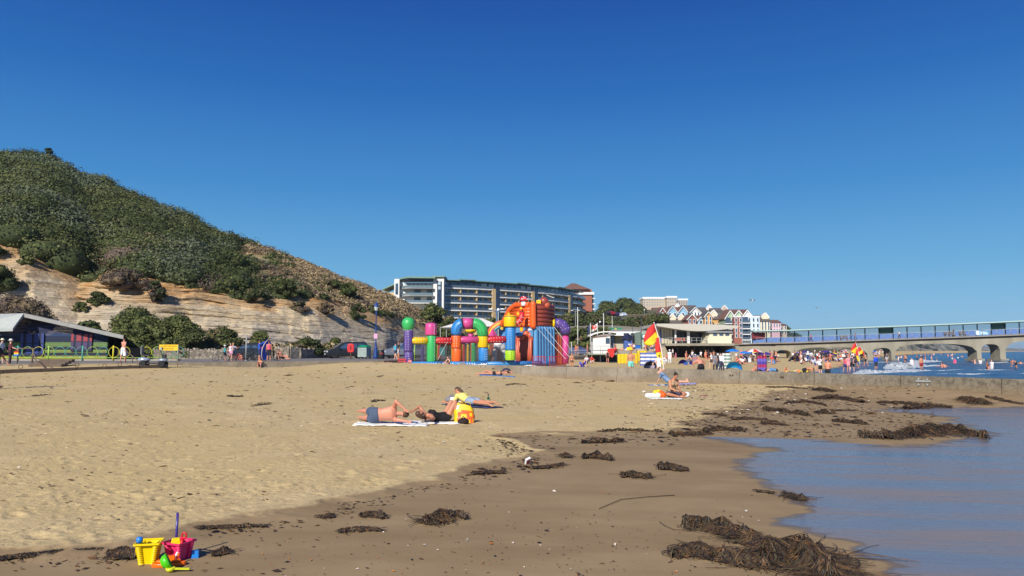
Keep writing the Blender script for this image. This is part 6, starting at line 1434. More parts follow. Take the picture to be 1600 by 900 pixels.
# mobility scooter
def scooter():
 p=onterr(239,574); r=thing('mobility_scooter','silver and black mobility scooter parked below the yellow sign','mobility scooter',p,R(5))
 sil=M('scooter_silver',(165,175,195),.3,metal=.3)
 m=MB(); m.ell((-.58,0,.50),(.40,.27,.17),18,10); m.build('rear_cowl',sil,r); m=MB(); m.ell((.60,0,.46),(.30,.24,.13),18,10); m.build('front_cowl',sil,r)
 b=MB().box((0,0,.26),(.9,.5,.08)).build('footplate',blackm,r); bevel(b,.02)
 for x in(-.55,.62):
  for y in(-.3,.3):
   w=thing('wheel',None,None,(x,y,.22)); w.parent=r; m=MB(); m.lathe([(.13,-.06),(.21,-.06),(.225,-.03),(.225,.03),(.21,.06),(.13,.06)],n=18,M4=Matrix.Rotation(R(90),4,'X')); m.build('tyre',tyre,w); m=MB(); m.lathe([(.001,-.05),(.13,-.055),(.13,.05),(.001,.05)],n=12,M4=Matrix.Rotation(R(90),4,'X')); m.build('rim',rimm,w)
 MB().tube([(-.5,0,.5),(-.5,0,.72)],.05,8).build('seat_post',blackm,r); b=MB().box((-.42,0,.76),(.52,.48,.1)).build('seat',blackm,r); bevel(b,.03)
 b=MB().box((-.70,0,1.1),(.1,.46,.56)).build('backrest',M('seat_grey',(110,114,118),.8),r); bevel(b,.04)
 MB().tube([(.62,0,.45),(.55,0,.8),(.42,0,1.12)],.035,8).build('tiller',blackm,r); MB().tube([(.42,-.25,1.12),(.42,.25,1.12)],.02,6).build('handlebar',blackm,r); b=MB().box((.5,0,1.2),(.1,.26,.2)).build('console',M('console_grey',(150,165,160),.5),r)
 b=MB().box((.7,0,.72),(.18,.3,.22)).build('basket',blackm,r)
scooter()
# ---- flags, poles, lamps
def pole(name,lab,px,ytop,Y,z0,m_,rad=.07,cat='flagpole',head=None,grp=None):
 t=P(px,ytop,Y); r=thing(name,lab,cat,(t.x,Y,z0),group=grp); h=t.z-z0; MB().tube([(0,0,0),(0,0,h)],[rad,rad*.6],8).build('shaft',m_,r)
 MB().tube([(0,0,0),(0,0,.3)],rad*1.6,8).build('base',m_,r)
 if head=='twin':
  for s in(-1,1):MB().tube([(0,0,h-.5),(s*.5,0,h-.05),(s*.7,0,h)],.05,6).build('arm',m_,r); MB().ell((s*.8,0,h),(.35,.15,.1),10,6).build('lamp_head',whitem,r)
 if head=='globe':MB().ell((0,0,h),.22,12,8).build('globe',whitem,r)
 if head=='solar':m=MB(); m.box((0,0,h+.15),(1.2,.8,.06),M4=Matrix.Rotation(.35,4,'Y')); m.build('lamp_head',whitem,r)
 return r,h
whp=M('white_pole',(215,215,210),.5); blp=M('lamp_blue_pole',(90,120,160),.5)
pole('flagpole','tall bare white pole right of the purple elbow',902.5,480,135,PZ,whp,.09)
pole('flagpole','shorter white pole just left of the tall bare one',893,534,118,PZ,whp,.06)
fr,fh=pole('flagpole','white pole flying the drooping navy flag',922.5,504,140,PZ,whp,.07)
fr2,fh2=pole('flagpole','white pole flying the red and white flag',933.5,504,142,PZ,whp,.07)
pole('flagpole','tall white pole rising over the lifeguard hut',943,489,150,PZ,whp,.10)
pole('flagpole','thin white pole behind the green shop sign',956.5,494,200,PZ,whp,.09)
pole('street_lamp','tall lamp column in front of the apartment end balconies',899,485,190,PZ,steel,.09,'street lamp','twin'); pole('street_lamp','blue lamp column with twin white heads between the arch and the slide',776,483,105,PZ,blp,.09,'street lamp','twin')
pole('street_lamp','white lamp column beside the blue twin headed one',778.5,484,108,PZ,whp,.06,'street lamp','globe'); pole('street_lamp','slim column carrying a white panel above the mushroom',826,459,118,PZ,steel,.06,'street lamp','solar')
pole('street_lamp','globe lamp near the red and white flag',937.5,503,165,PZ,darkm,.07,'street lamp','globe'); pole('post','dark column in front of the kiosk shutters',988.5,506,150,PZ,darkm,.07,'post'); pole('post','tallest dark column left of the large lifeguard flag',1001.5,494,148,PZ,darkm,.1,'post')
pole('street_lamp','lamp column high on the hillside',1007,484,260,6,steel,.08,'street lamp','globe'); pole('street_lamp','slender lamp column on the apartment hill',930,478,300,12,steel,.09,'street lamp','globe')
def flag(name,lab,loc,w,h,cols,seed,droop=.6,amp=.18,bands=None):
 n,m_=14,10; vs=[];
 for j in range(m_+1):
  for i in range(n+1):
   u,v=i/n,j/m_; a=amp*math.sin(u*7+v*2+seed)*u; vs.append((-u*w*(1-droop*.5)+.05*math.sin(v*5),a,-v*h-u*w*droop*.8))
 fs,mi=[],[]
 for j in range(m_):
  for i in range(n):
   a=j*(n+1)+i; fs.append((a,a+1,a+n+2,a+n+1)); mi.append(bands(i/n,j/m_)if bands else 0)
 mb=MB(); mb.v=vs; mb.f=fs; mb.m=mi; mb.sm=[True]*len(fs); r=thing(name,lab,'flag',loc); o=mb.build('cloth',cols,r); sm=o.modifiers.new('thick','SOLIDIFY'); sm.thickness=.01; MB().tube([(0.02,0,.05),(0.02,0,-h-.05)],.015,5).build('hoist_rope',ropem,r); return r
navyf=M('navy_cloth',(52,66,100),.8); redf=M('red_cloth',(205,45,40),.75); yelf=M('yellow_cloth',(240,205,40),.75); whf=M('white_cloth',(236,234,230),.8)
flag('flag','navy flag drooping from a white pole',fr.location+Vector((-.1,0,fh-.3)),1.0,1.3,[navyf],1,1.0)
flag('flag','red and white flag blowing left from a white pole',fr2.location+Vector((-.1,0,fh2-.2)),1.25,1.1,[whf,redf],2,.5,bands=lambda u,v:1 if(abs(v-.45)<.12 or abs(u-.35)<.12 or(u>.6 and v<.5))else 0)
def feather_flag(lab,px,ytop,ybot,Y,lean,grp=None,top_only=False,z=None):
 b=P(px,ybot,Y); zb=z if z is not None else tz1(b.x,Y); t=P(px-lean,ytop,Y); r=thing('lifeguard_flag',lab,'flag',(b.x,Y,zb),group=grp); h=t.z-zb; dx=t.x-b.x
 pf=lambda s:Vector((dx*s**2.0,0,h*s)); m=MB(); m.tube([pf(k/12)for k in range(13)],.035 if h>3 else.03,6); m.build('pole',whf,r)
 def cloth(s0,s1,wmax,name,drop):
  n=12; q=MB(); vs=[]
  for k in range(n+1):
   s=lerp(s0,s1,k/n); p=pf(s); u=k/n
   for i in range(7):
    v=i/6; w=wmax*(math.sin(math.pi*(u*.8+.1))**.6); vs.append((p.x-v*w*.95,p.y+.08*math.sin(v*5+u*4),p.z-v*drop*w))
  fs=[(k*7+i,(k+1)*7+i,(k+1)*7+i+1,k*7+i+1)for k in range(n)for i in range(6)]; mi=[1 if(k/n)<.5 else 0 for k in range(n)for i in range(6)]
  q.v=vs; q.f=fs; q.m=mi; q.sm=[True]*len(fs); o=q.build(name,[redf,yelf],r); o.modifiers.new('s','SOLIDIFY').thickness=.01
 cloth(.66,.985,h*.27,'upper_cloth',.85); cloth(.14,.70,h*.12,'lower_cloth',.25)
 return r
feather_flag('largest red and yellow lifeguard feather flag, left of the beach building',1036.5,503.5,566,62,15); feather_flag('red and yellow feather flag standing before the pier arches',1343,534.5,558,118,6); feather_flag('leaning feather flag just right of the other one by the pier arches',1355,541,559,135,12); feather_flag('distant lifeguard flag seen through the small pier arch',1386.5,543,557,170,1)
# ---- lifeguard hut, deck and gear
def lifeguard_hut():
 Y=98; p0=P(942,550,Y); zd=wz(552.5,Y); r=thing('lifeguard_hut','white lifeguard hut with curved white roof raised on a low deck','hut',(p0.x,Y,0)); X=lambda px:P(px,530,Y).x-p0.x; Zp=lambda py:wz(py,Y)
 MB().box(((X(918)+X(968))/2,.5,zd-.08),(X(968)-X(918),4,.16)).build('deck',M('deck_grey_green',(130,140,125),.8),r)
 for px in(920,936,948,966):MB().box((X(px),-1.2,(zd+.2)/2),(.12,.12,zd-.2)).build('deck_leg',darkm,r)
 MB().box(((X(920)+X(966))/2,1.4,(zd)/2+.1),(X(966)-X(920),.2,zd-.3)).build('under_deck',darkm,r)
 m=MB(); f=[(X(926),zd),(X(952.5),zd),(X(952.5),Zp(523.5)),(X(926),Zp(526.5))]; m.add([(x,-.6,z)for x,z in f]+[(x,2.2,z)for x,z in f],[(0,1,2,3),(7,6,5,4),(0,4,5,1),(1,5,6,2),(2,6,7,3),(3,7,4,0)]); m.build('wall',white,r)
 m=MB(); f=[(X(952.6),zd),(X(961),zd),(X(961),Zp(521)),(X(952.6),Zp(522))]; m.add([(x,.6,z)for x,z in f]+[(x,2.2,z)for x,z in f],[(0,1,2,3),(7,6,5,4),(1,5,6,2),(2,6,7,3)]); m.build('side_wall',M('hut_grey',(120,122,130),.7),r)
 m=MB(); f=[(X(924),Zp(527)),(X(961.5),Zp(523.5)),(X(961.5),Zp(520)),(X(924),Zp(525.2))]; m.add([(x,-.75,z)for x,z in f]+[(x,2.3,z)for x,z in f],[(0,1,2,3),(1,5,6,2),(3,2,6,7)]); m.build('fascia',M('hut_fascia',(160,158,156),.7),r)
 text_obj('BEACH PATROL',.3,(X(937),-.78,Zp(525.6)),(R(90),R(-5),0),M('rust_letters',(140,80,60),.7),r,sx=.8)
 m=MB(); n=14; vs=[]
 for k in range(n+1):
  t=k/n; x=lerp(X(921),X(964),t); z=lerp(Zp(526),Zp(521),t)+math.sin(math.pi*t**.8)*.32
  vs+=[(x,-1.1,z),(x,2.6,z+.05),(x,-1.1,z+.14),(x,2.6,z+.19)]
 fs=[]
 for k in range(n):a=4*k; fs+=[(a,a+4,a+6,a+2),(a+2,a+6,a+7,a+3),(a+1,a+3,a+7,a+5),(a,a+1,a+5,a+4)]
 m.add(vs,fs+[(0,2,3,1),(4*n,4*n+1,4*n+3,4*n+2)]); m.build('roof',white,r)
 MB().box((X(948.5),-.63,Zp(532.5)),(.5,.08,.7)).build('window',glassm,r); MB().box((X(956.5),.55,Zp(531)),(.55,.08,.75)).build('window',glassb,r)
 m=MB();
 for h in(.45,.95):m.tube([(X(920),-1.4,zd+h),(X(953),-1.4,zd+h)],.025,5)
 for px in(920,936,953):m.tube([(X(px),-1.4,zd),(X(px),-1.4,zd+.95)],.025,5)
 m.build('deck_rail',steel,r)
 return r
lifeguard_hut()
def simple(name,lab,cat,px,py,Y,parts,rz=0,z=None,grp=None):
 p=P(px,py,Y); zz=tz1(p.x,Y)if z is None else z; r=thing(name,lab,cat,(p.x,Y,zz),rz,grp)
 for nm,mbq,mt in parts:mbq.build(nm,mt,r)
 return r
simple('red_flag','plain red flag hanging over the edge of the lifeguard deck','flag',955,560,96.3,[('cloth',MB().add([(-.45,0,1.75),(.4,.02,1.8),(.36,-.06,.95),(.1,-.03,.62),(-.4,0,.9)],[(0,1,2,3,4)]),redf),('stick',MB().tube([(-.5,0,1.78),(.5,0,1.82)],.02,5),whf)])
def windbreak(lab,px0,px1,y0,y1,Y,mats,stripes,horiz=False,dyy=0.6,grp=None):
 a,b=P(px0,y1,Y),P(px1,y1,Y+dyy); za=tz1(a.x,Y); h=wz(y0,Y)-za; r=thing('windbreak',lab,'windbreak',(a.x,Y,za),0,grp); v=Vector((b.x-a.x,dyy,0)); n=12; m=MB()
 nn=stripes
 for k in range(n):
  for j in range(nn):
   sa=.02*math.sin(k*1.7); sb=.02*math.sin((k+1)*1.7); p,q=v*(k/n),v*((k+1)/n)
   mi=(j if horiz else int(k*stripes/n))%len(mats); z0,z1=lerp(.04,h,j/nn),lerp(.04,h,(j+1)/nn)
   m.add([(p.x,p.y+sa,z0),(q.x,q.y+sb,z0),(q.x,q.y+sb,z1),(p.x,p.y+sa,z1)],[(0,1,2,3)],mi)
 o=m.build('cloth',mats,r)
 for k in(0,1):p=v*k; MB().tube([(p.x,p.y-.03,-.05),(p.x,p.y-.03,h+.12)],.02,5).build('stake',timb,r)
 return r
windbreak('bright yellow windbreak with black scrawl left of the man in turquoise shorts',964.5,982,553,564,92,[yelf],1)
windbreak('bright yellow windbreak right behind the man in turquoise shorts',984,997,552,563,93,[yelf],1); windbreak('yellow windbreak edge above the striped one',995,1011,548,556,108,[yelf],1)
windbreak('blue and white striped windbreak beside the navy umbrella',1000,1027,551,564,84,[M('wb_blue',(100,120,190),.8),whf],7,True)
windbreak('pink and grey windbreak right of the purple pop-up tent',1082,1093,555,562,100,[M('wb_pink',(205,130,130),.8),M('wb_grey',(150,150,170),.8)],4,True)
windbreak('red and violet striped windbreak with a dark bag at its foot',1183,1198,556,571,66,[M('wb_violet',(82,66,160),.8),M('wb_violet2',(110,100,190),.8),M('wb_crimson',(175,50,90),.8)],6,True,.3)
windbreak('green and white striped windbreak left of the turquoise tent',1120,1142,552,566,80,[whf,M('wb_green',(120,160,140),.8)],9,True)
def tent(lab,px,pyb,wpx,hpx,Y,cols,seed=0,grp=None):
 p=P(px,pyb,Y); s=Y/FPX; w,h=wpx*s/2,hpx*s; r=thing('beach_tent',lab,'tent',(p.x,Y,tz1(p.x,Y)),random.Random(seed).uniform(-.3,.3),grp); n,q=14,6; vs=[]
 for i in range(n+1):
  a=math.pi*i/n
  for j in range(q+1):
   b=j/q; x=-math.cos(a)*w*(1-.25*b); z=math.sin(a)**.8*h*math.cos(b*1.45)**.7; vs.append((x,b*w*.9-.1*math.sin(a)*w,max(z,0.0)))
 fs=[(i*(q+1)+j,(i+1)*(q+1)+j,(i+1)*(q+1)+j+1,i*(q+1)+j+1)for i in range(n)for j in range(q)]; mi=[(i*len(cols)//n)%len(cols)for i in range(n)for j in range(q)]
 m=MB(); m.v=vs; m.f=fs; m.m=mi; m.sm=[True]*len(fs); m.build('shell',cols,r)
 MB().tube([(-math.cos(math.pi*i/n)*w,-.1*math.sin(math.pi*i/n)*w,math.sin(math.pi*i/n)**.8*h+.01)for i in range(n+1)],.02,5).build('hoop',darkm,r)
 m=MB(); m.add([(-w,0,.02),(w,0,.02),(w*.8,w*.9,.02),(-w*.8,w*.9,.02)],[(0,1,2,3)]); m.build('groundsheet',cols[0],r); return r
turq=M('tent_turquoise',(40,160,205),.6); lbl=M('tent_sky',(60,150,215),.6); prp=M('tent_purple',(70,50,130),.6); pbl=M('tent_blue',(60,110,200),.6); slv=M('tent_silver',(190,200,205),.4)
tent('purple pop-up tent in front of the dark undercroft',1067,563,15,8,92,[prp,prp,pbl]); tent('blue and white patterned tent touching the purple one',1076,562.5,13,8,94,[pbl,whf,prp],2); tent('large white peaked tent behind the green striped windbreak',1128,560,20,11,100,[whf,slv],3)
tent('turquoise pop-up tent nearest the groyne',1147,567,24,12,78,[turq,turq,lbl],4); tent('pale grey and bright blue tent by the small pier arch',1202,560,19,10.5,108,[slv,slv,lbl],5)
def parasol(lab,px,ytop,ybot,wpx,Y,cols,grp=None,tilt=0.0,name='beach_umbrella'):
 p=P(px,ybot,Y); s=Y/FPX; t=wz(ytop,Y); z0=tz1(p.x,Y); h=t-z0; w=wpx*s/2; r=thing(name,lab,'umbrella',(p.x,Y,z0),0,grp); M4=Matrix.Translation((0,0,h))@Matrix.Rotation(tilt,4,'Y'); n=8; m=MB()
 vs=[M4@Vector((0,0,0))]
 for ri,(rr,zz)in enumerate(((.5,-.10),(1.0,-.36))):
  for k in range(n):a=2*math.pi*k/n; vs.append(M4@Vector((w*rr*math.cos(a),w*rr*math.sin(a),zz*w)))
 m.v=vs; m.f=[(0,1+k,1+(k+1)%n)for k in range(n)]+[(1+k,1+n+k,1+n+(k+1)%n,1+(k+1)%n)for k in range(n)]; m.m=[k%len(cols)for k in range(n)]*2; m.sm=[False]*(2*n); m.build('canopy',cols,r)
 MB().tube([(0,0,-.1),(0,0,h)],.02,5).build('pole',whf,r); return r
bum=M('umbrella_blue',(30,125,215),.6); nav=M('umbrella_navy',(28,36,66),.7)
parasol('bright blue umbrella with white sign in front of the pier abutment',1145,545,562,24,96,[bum,bum,bum]);
r=thing('beach_umbrella','navy umbrella tipped on its side on the sand beyond the groyne','umbrella',gp(*P(1016,565,64)[:2])); m=MB(); M4=Matrix.Translation((0,0,.42))@Matrix.Rotation(R(-68),4,'X');
vs=[M4@Vector((0,0,.35))]+[M4@Vector((.56*math.cos(k*math.pi/4),.52*math.sin(k*math.pi/4),.0))for k in range(8)]; m.add(vs,[(0,1+k,1+(k+1)%8)for k in range(8)]); m.build('canopy',nav,r); MB().tube([M4@Vector((0,0,.3)),M4@Vector((0,0,-.6))],.015,5).build('pole',steel,r)
def board(lab,px,py,Y,length,cols,rz,grp=None):
 p=P(px,py,Y); r=thing('surfboard',lab,'surfboard',(p.x,Y,tz1(p.x,Y)+.06),rz,grp); n=16; m=MB(); pr=[]
 for k in range(n):a=2*math.pi*k/n; c,s=math.cos(a),math.sin(a); pr.append((length/2*np.sign(c)*abs(c)**.9,.3*np.sign(s)*abs(s)**.8))
 m.prism(pr,0,.09,0); b=m.build('board',cols[0],r); bevel(b,.03); MB().box((-length*.35,0,.1),(length*.12,.4,.02)).build('nose_stripe',cols[1],r); MB().box((-length*.42,.0,-.03),(.15,.03,.12)).build('fin',darkm,r); return r
yb_=M('board_yellow',(245,215,40),.4); wb_=M('board_white',(235,238,240),.4); bb_=M('board_blue',(60,100,180),.4)
board('yellow rescue board leaning nearest the kneeling child',1226,569,70,1.6,(yb_,wb_),.1); board('blue and white rescue board in the middle of the row',1235,568.5,71,1.7,(wb_,bb_),.1); board('second blue and white rescue board beside the first',1238,567.5,73,1.8,(bb_,wb_),.08)
board('long yellow rescue board at the right of the row',1247,566.5,74,1.9,(yb_,yb_),.05); board('yellow rescue board tip furthest to the right',1252,565.5,76,1.7,(yb_,wb_),.05)
simple('bucket','yellow bucket at the foot of the large lifeguard flag','bucket',1036,572,58,[('pail',MB().lathe([(.15,0),(.2,.3),(.21,.32),(.17,.31),(.13,.03)],n=16),yb_),('handle',MB().tube([(.2*math.cos(a),0,.3+.12*math.sin(a))for a in np.linspace(0,math.pi,10)],.012,5),whf)])
# terrace fence, ramp by the lifeguard hut
def terrace():
 r=thing('terrace_fence','grey steel terrace fence left of the lifeguard hut','fence'); a,b=P(889,560,95),P(918,560,106)
 for k in range(19):p=a.lerp(b,k/18); MB().tube([(p.x,p.y,PZ),(p.x,p.y,PZ+1.1)],.03,5).build('post',steel,r)
 m=MB()
 for h in(.4,.75,1.1):m.tube([(a.x,a.y,PZ+h),(b.x,b.y,PZ+h)],.025,5)
 m.build('rail',steel,r)
terrace()
r=thing('handrail','dark stair railing climbing to the beach building deck','handrail'); a,b=P(1008,547.5,145),P(1032,540,147); m=MB(); m.tube([a,b],.05,5); m.build('rail',darkm,r)
for k in range(6):p=a.lerp(b,k/5); MB().tube([p,p-Vector((0,0,1.0))],.04,5).build('post',darkm,r)
m=MB(); a0,a1=P(1000,550,143),P(1040,541.5,146); m.add([(a0.x-14,150,PZ+.02),(a0.x,a0.y,PZ-.6),(a1.x,a1.y,a1.z-.2),(a1.x,a1.y+8,a1.z-.2),(a0.x-14,160,1.6),(a0.x,a0.y,-.3),(a1.x,a1.y,-.3)],[(1,2,3,4,0),(5,6,2,1)]); o=m.build('ramp',M('ramp_paving',(190,176,150),.9)); o['kind']='structure'
m=MB(); a0,a1,a2,a3=P(962,553,120),P(1012,556,120),P(1030,545.5,165),P(930,545,165); m.add([a0,a1,a2,a3],[(0,1,2,3)]); o=m.build('paved_slope',MATS['ramp_paving']); o['kind']='structure'
simple('kiosk_booth','blue market booth standing beside the kiosk','booth',981,545,152,[('canopy',MB().lathe([(1.5,3.0),(1.4,3.1),(.2,4.2),(.001,4.3)],n=4,smooth=False),nav),('side',MB().box((0,0,1.5),(1.6,1.4,2.6)),M('booth_blue',(70,96,160),.6)),('door',MB().box((.3,-.72,1.2),(.6,.05,1.9)),whf)],z=PZ)
simple('waste_container','bright blue container beside the kiosk opening','bin',991,545,150,[('body',MB().box((0,0,.9),(2.2,1.4,1.7)),M('bin_blue',(30,100,190),.5)),('lid',MB().box((0,0,1.8),(2.3,1.5,.12)),M('bin_blue_dark',(20,70,150),.5))],z=PZ)
simple('sign','small yellow notice on the sand ramp above the windbreaks','sign',983.5,548,112,[('board',MB().box((0,0,1.0),(.75,.05,.45)),yelf),('post',MB().tube([(0,.05,0),(0,.05,.9)],.03,5),steel)],z=.9)
# ======================= PEOPLE =======================
SK={'fair':M('skin_fair',(222,168,142),.55,var=.05,vscale=8),'tan':M('skin_tan',(196,134,102),.55,var=.06,vscale=8),'brown':M('skin_brown',(150,98,72),.55,var=.06,vscale=8),'pink':M('skin_pink',(210,142,116),.55,var=.06,vscale=8)}
HR={'dark':M('hair_dark',(40,30,26),.7,var=.3),'brown':M('hair_brown',(84,60,42),.7,var=.3),'blond':M('hair_blond',(176,140,88),.7,var=.25),'grey':M('hair_grey',(150,144,138),.7,var=.25)}
def CL(rgb):n='cloth_%d_%d_%d'%rgb; return M(n,rgb,.85,var=.12,vscale=6,bump=.3,bscale=14,dist=.01)
def V_(v):return Vector(v).normalized()
def skeleton(p):
 J={}; s=V_(p.get('s',(1,0,0))); s2=V_(p.get('s2',p.get('s',(1,0,0)))); w=p.get('wide',1.0)
 J['pel']=Vector((0,0,0)); t1,t2=V_(p.get('t1',(0,0,1))),V_(p.get('t2',p.get('t1',(0,0,1))))
 J['wai']=J['pel']+t1*.20; J['che']=J['wai']+t2*.19; J['nek']=J['che']+t2*.13; hd=V_(p.get('hd',t2)); J['hb']=J['nek']+hd*.08; J['hc']=J['hb']+hd*.11
 J['s'],J['s2'],J['t1'],J['t2'],J['hd']=s,s2,t1,t2,hd
 for i,sg in((0,-1),(1,1)):
  J['sh',i]=J['nek']-t2*.045+s2*sg*.165*(.9+.1*w); J['el',i]=J['sh',i]+V_(p['ua'][i])*.285; J['wr',i]=J['el',i]+V_(p['fa'][i])*.25; J['hn',i]=V_(p.get('hn',p['fa'])[i])
  J['hp',i]=J['pel']+s*sg*.085-t1*.02; J['kn',i]=J['hp',i]+V_(p['th'][i])*.42; J['an',i]=J['kn',i]+V_(p['sk'][i])*.41; J['ft',i]=V_(p['ft'][i])
 return J
def torso_secs(J,w,g=0.0,lo=-.12,hi=1.0):
 """sections of the trunk from crotch to shoulders, radii (side, front)"""
 P_=[(J['pel']-J['t1']*.11,.10,.09),(J['pel']-J['t1']*.04,.165,.115),(J['pel']+J['t1']*.05,.165,.112),(J['wai'],.135,.10),(J['che']-J['t2']*.06,.152,.112),(J['che']+J['t2']*.03,.165,.112),(J['nek']-J['t2']*.04,.13,.085),(J['nek'],.06,.058)]
 return[(c,a*w+g,b*w+g)for c,a,b in P_]
def loft(m,secs,J,n=16):
 vs=[]; N_=len(secs)
 for i,(c,a,b)in enumerate(secs):
  d=(J['t1']if i<N_/2 else J['t2']); s=(J['s']if i<N_/2 else J['s2']); s=(s-d*s.dot(d)).normalized(); f=d.cross(s)
  for k in range(n):t=2*math.pi*k/n; vs.append(c+s*a*math.cos(t)+f*b*math.sin(t))
 fs=[(i*n+k,i*n+(k+1)%n,(i+1)*n+(k+1)%n,(i+1)*n+k)for i in range(N_-1)for k in range(n)]
 m.add(vs,fs+[tuple(range(n-1,-1,-1)),tuple((N_-1)*n+k for k in range(n))],0,True)
def remesh(mb,name,mt,vox,parent):
 me=mb.mesh(name,mt); o=bpy.data.objects.new(name,me); COL.objects.link(o); r=o.modifiers.new('r','REMESH'); r.mode='VOXEL'; r.voxel_size=vox; r.use_smooth_shade=True
 sm=o.modifiers.new('s','SMOOTH'); sm.iterations=3; sm.factor=.5
 dg=bpy.context.evaluated_depsgraph_get(); me2=bpy.data.meshes.new_from_object(o.evaluated_get(dg)); o.modifiers.clear(); o.data=me2; bpy.data.meshes.remove(me)
 me2.materials.clear(); me2.materials.append(mt); me2.polygons.foreach_set('use_smooth',[True]*len(me2.polygons)); o.parent=parent; return o
def join_into(o,mb,mt):
 """add fingers and toes to a remeshed body so that it stays one mesh"""
 bm=bmesh.new(); bm.from_mesh(o.data); t=mb.mesh('t',mt); bm.from_mesh(t); bm.to_mesh(o.data); bm.free(); bpy.data.meshes.remove(t); o.data.polygons.foreach_set('use_smooth',[True]*len(o.data.polygons))
def person(lab,pose,skin='fair',hair='brown',top=None,bottom=None,hat=None,loc=(0,0,0),rz=0.0,h=1.0,w=1.0,vox=.022,face=False,hairlen=0,group=None,sink=0.0,cat='person',shoes=None,bag=None,glue=True,tilt=None):
 """pose: joint directions. bottom: (kind, colour) kind in brief/shorts/long/skirt; top: (kind, colour) kind in tee/long/vest/bra/dress"""
 p=dict(pose); J=skeleton(p); r=thing('person',lab,cat,loc,rz,group,h); sk=SK[skin]
 J['s']=V_(p.get('s',(1,0,0)))
 m=MB(); loft(m,torso_secs(J,w),J)
 m.cap(J['nek']-J['t2']*.05,J['hb']+J['hd']*.03,.062,.052,12)
 fwd=V_(p.get('face',(0,1,0))); fwd=(fwd-J['hd']*fwd.dot(J['hd'])).normalized(); hs_=J['hd'].cross(fwd)
 HM=Matrix((hs_,fwd,J['hd'])).transposed().to_4x4(); m.ell(J['hc']+J['hd']*.015,(.073,.088,.095),16,12,M4=HM); m.ell(J['hc']+fwd*.03-J['hd']*.045,(.052,.058,.058),12,9,M4=HM)
 for i in(0,1):
  m.cap(J['nek']-J['t2']*.05,J['sh',i],.055*w,.058*w,10); m.cap(J['sh',i],J['el',i],.055*w,.040*w,10); m.cap(J['el',i],J['wr',i],.041*w,.026,10)
  m.cap(J['hp',i],J['kn',i],.092*w,.056*w,12); kn,an=J['kn',i],J['an',i]; m.cap(kn,kn.lerp(an,.35),.055*w,.058*w,12); m.cap(kn.lerp(an,.3),an,.058*w,.036,12)
  f=J['ft',i]; m.cap(an-f*.035+V_(p['sk'][i])*.035,an+f*.15+V_(p['sk'][i])*.045,.036,.028,10)
  hn=J['hn',i]; m.cap(J['wr',i],J['wr',i]+hn*.075,.026,.036,10,flat=.55)
 m.ell(J['hc']+fwd*.092-J['hd']*.012,(.014,.018,.022),8,6,M4=HM)
 for sg in(-1,1):m.ell(J['hc']+hs_*sg*.074-J['hd']*.005,(.012,.02,.03),8,6,M4=HM)
 if skin and w>=1.0:
  d=J['t2'].cross(J['s2']).normalized(); d=d if d.dot(fwd)>0 else-d
  if p.get('f'):
   for sg in(-1,1):m.ell(J['che']+J['s2']*sg*.075+d*.085-J['t2']*.0,(.062,.062,.062),10,8)
 body=remesh(m,'body',sk,vox,r)
 fm=MB()
 for i in(0,1):
  hn=J['hn',i]; side=hn.orthogonal().normalized(); pal=J['wr',i]+hn*.075; curl=V_((hn*.8+hn.cross(side)*.6))
  for k,(L_,off)in enumerate(((.062,-.027),(.074,-.009),(.069,.009),(.054,.026))):a=pal+side*off*.95; b=a+hn*L_*.55+hn.cross(side)*.006; fm.cap(a-hn*.02,b,.0095,.0085,6); fm.cap(b,b+curl*L_*.5,.0085,.006,6)
  a=J['wr',i]+hn*.03-side*.026; b=a+(hn*.7-side*.7).normalized()*.035; fm.cap(a,b,.011,.009,6); fm.cap(b,b+hn*.028,.009,.007,6)
  f=J['ft',i]; an=J['an',i]+V_(p['sk'][i])*.05; sd_=f.cross(V_(p['sk'][i])).normalized()
  for k in range(5):fm.cap(an+f*.15+sd_*(k-2)*.013,an+f*(.185-.004*abs(k-1))+sd_*(k-2)*.014,.008,.006,5)
 join_into(body,fm,sk)
 zmin=min(v.co.z for v in body.data.vertices)
 if face:
  e=MB()
  for sg in(-1,1):e.ell(J['hc']+hs_*sg*.030+fwd*.083+J['hd']*.012,(.011,.006,.006),8,6,M4=HM)
  e.ell(J['hc']+fwd*.089-J['hd']*.05,(.020,.004,.005),8,5,mi=1,M4=HM)
  for sg in(-1,1):e.ell(J['hc']+hs_*sg*.030+fwd*.083+J['hd']*.03,(.016,.006,.004),8,5,mi=0,M4=HM)
  e.build('face_features',[M('eye_dark',(30,22,20),.4),M('lips',(170,90,85),.6)],r)
 if hair:
  q=MB(); q.ell(J['hc']+J['hd']*.034-fwd*.016,(.081,.09,.088),16,10,M4=HM)
  if hairlen==1:q.cap(J['hc']-fwd*.05,J['hc']-fwd*.085-J['hd']*.16,.07,.05,10)
  if hairlen==2:q.ell(J['hc']+J['hd']*.085-fwd*.075,(.045,.045,.045),10,8)
  if hairlen==3:q.cap(J['hc']-fwd*.06,J['hc']-fwd*.14-J['hd']*.10,.04,.02,8)
  o=remesh(q,'hair',HR[hair],.016,r)
 if hat:
  q=MB(); c=J['hc']+J['hd']*.05; q.lathe([(.17,-.015),(.165,0),(.1,.01),(.095,.06),(.08,.09),(.001,.10)],n=18,M4=Matrix.Translation(c)@HM); q.build('hat',CL(hat),r)
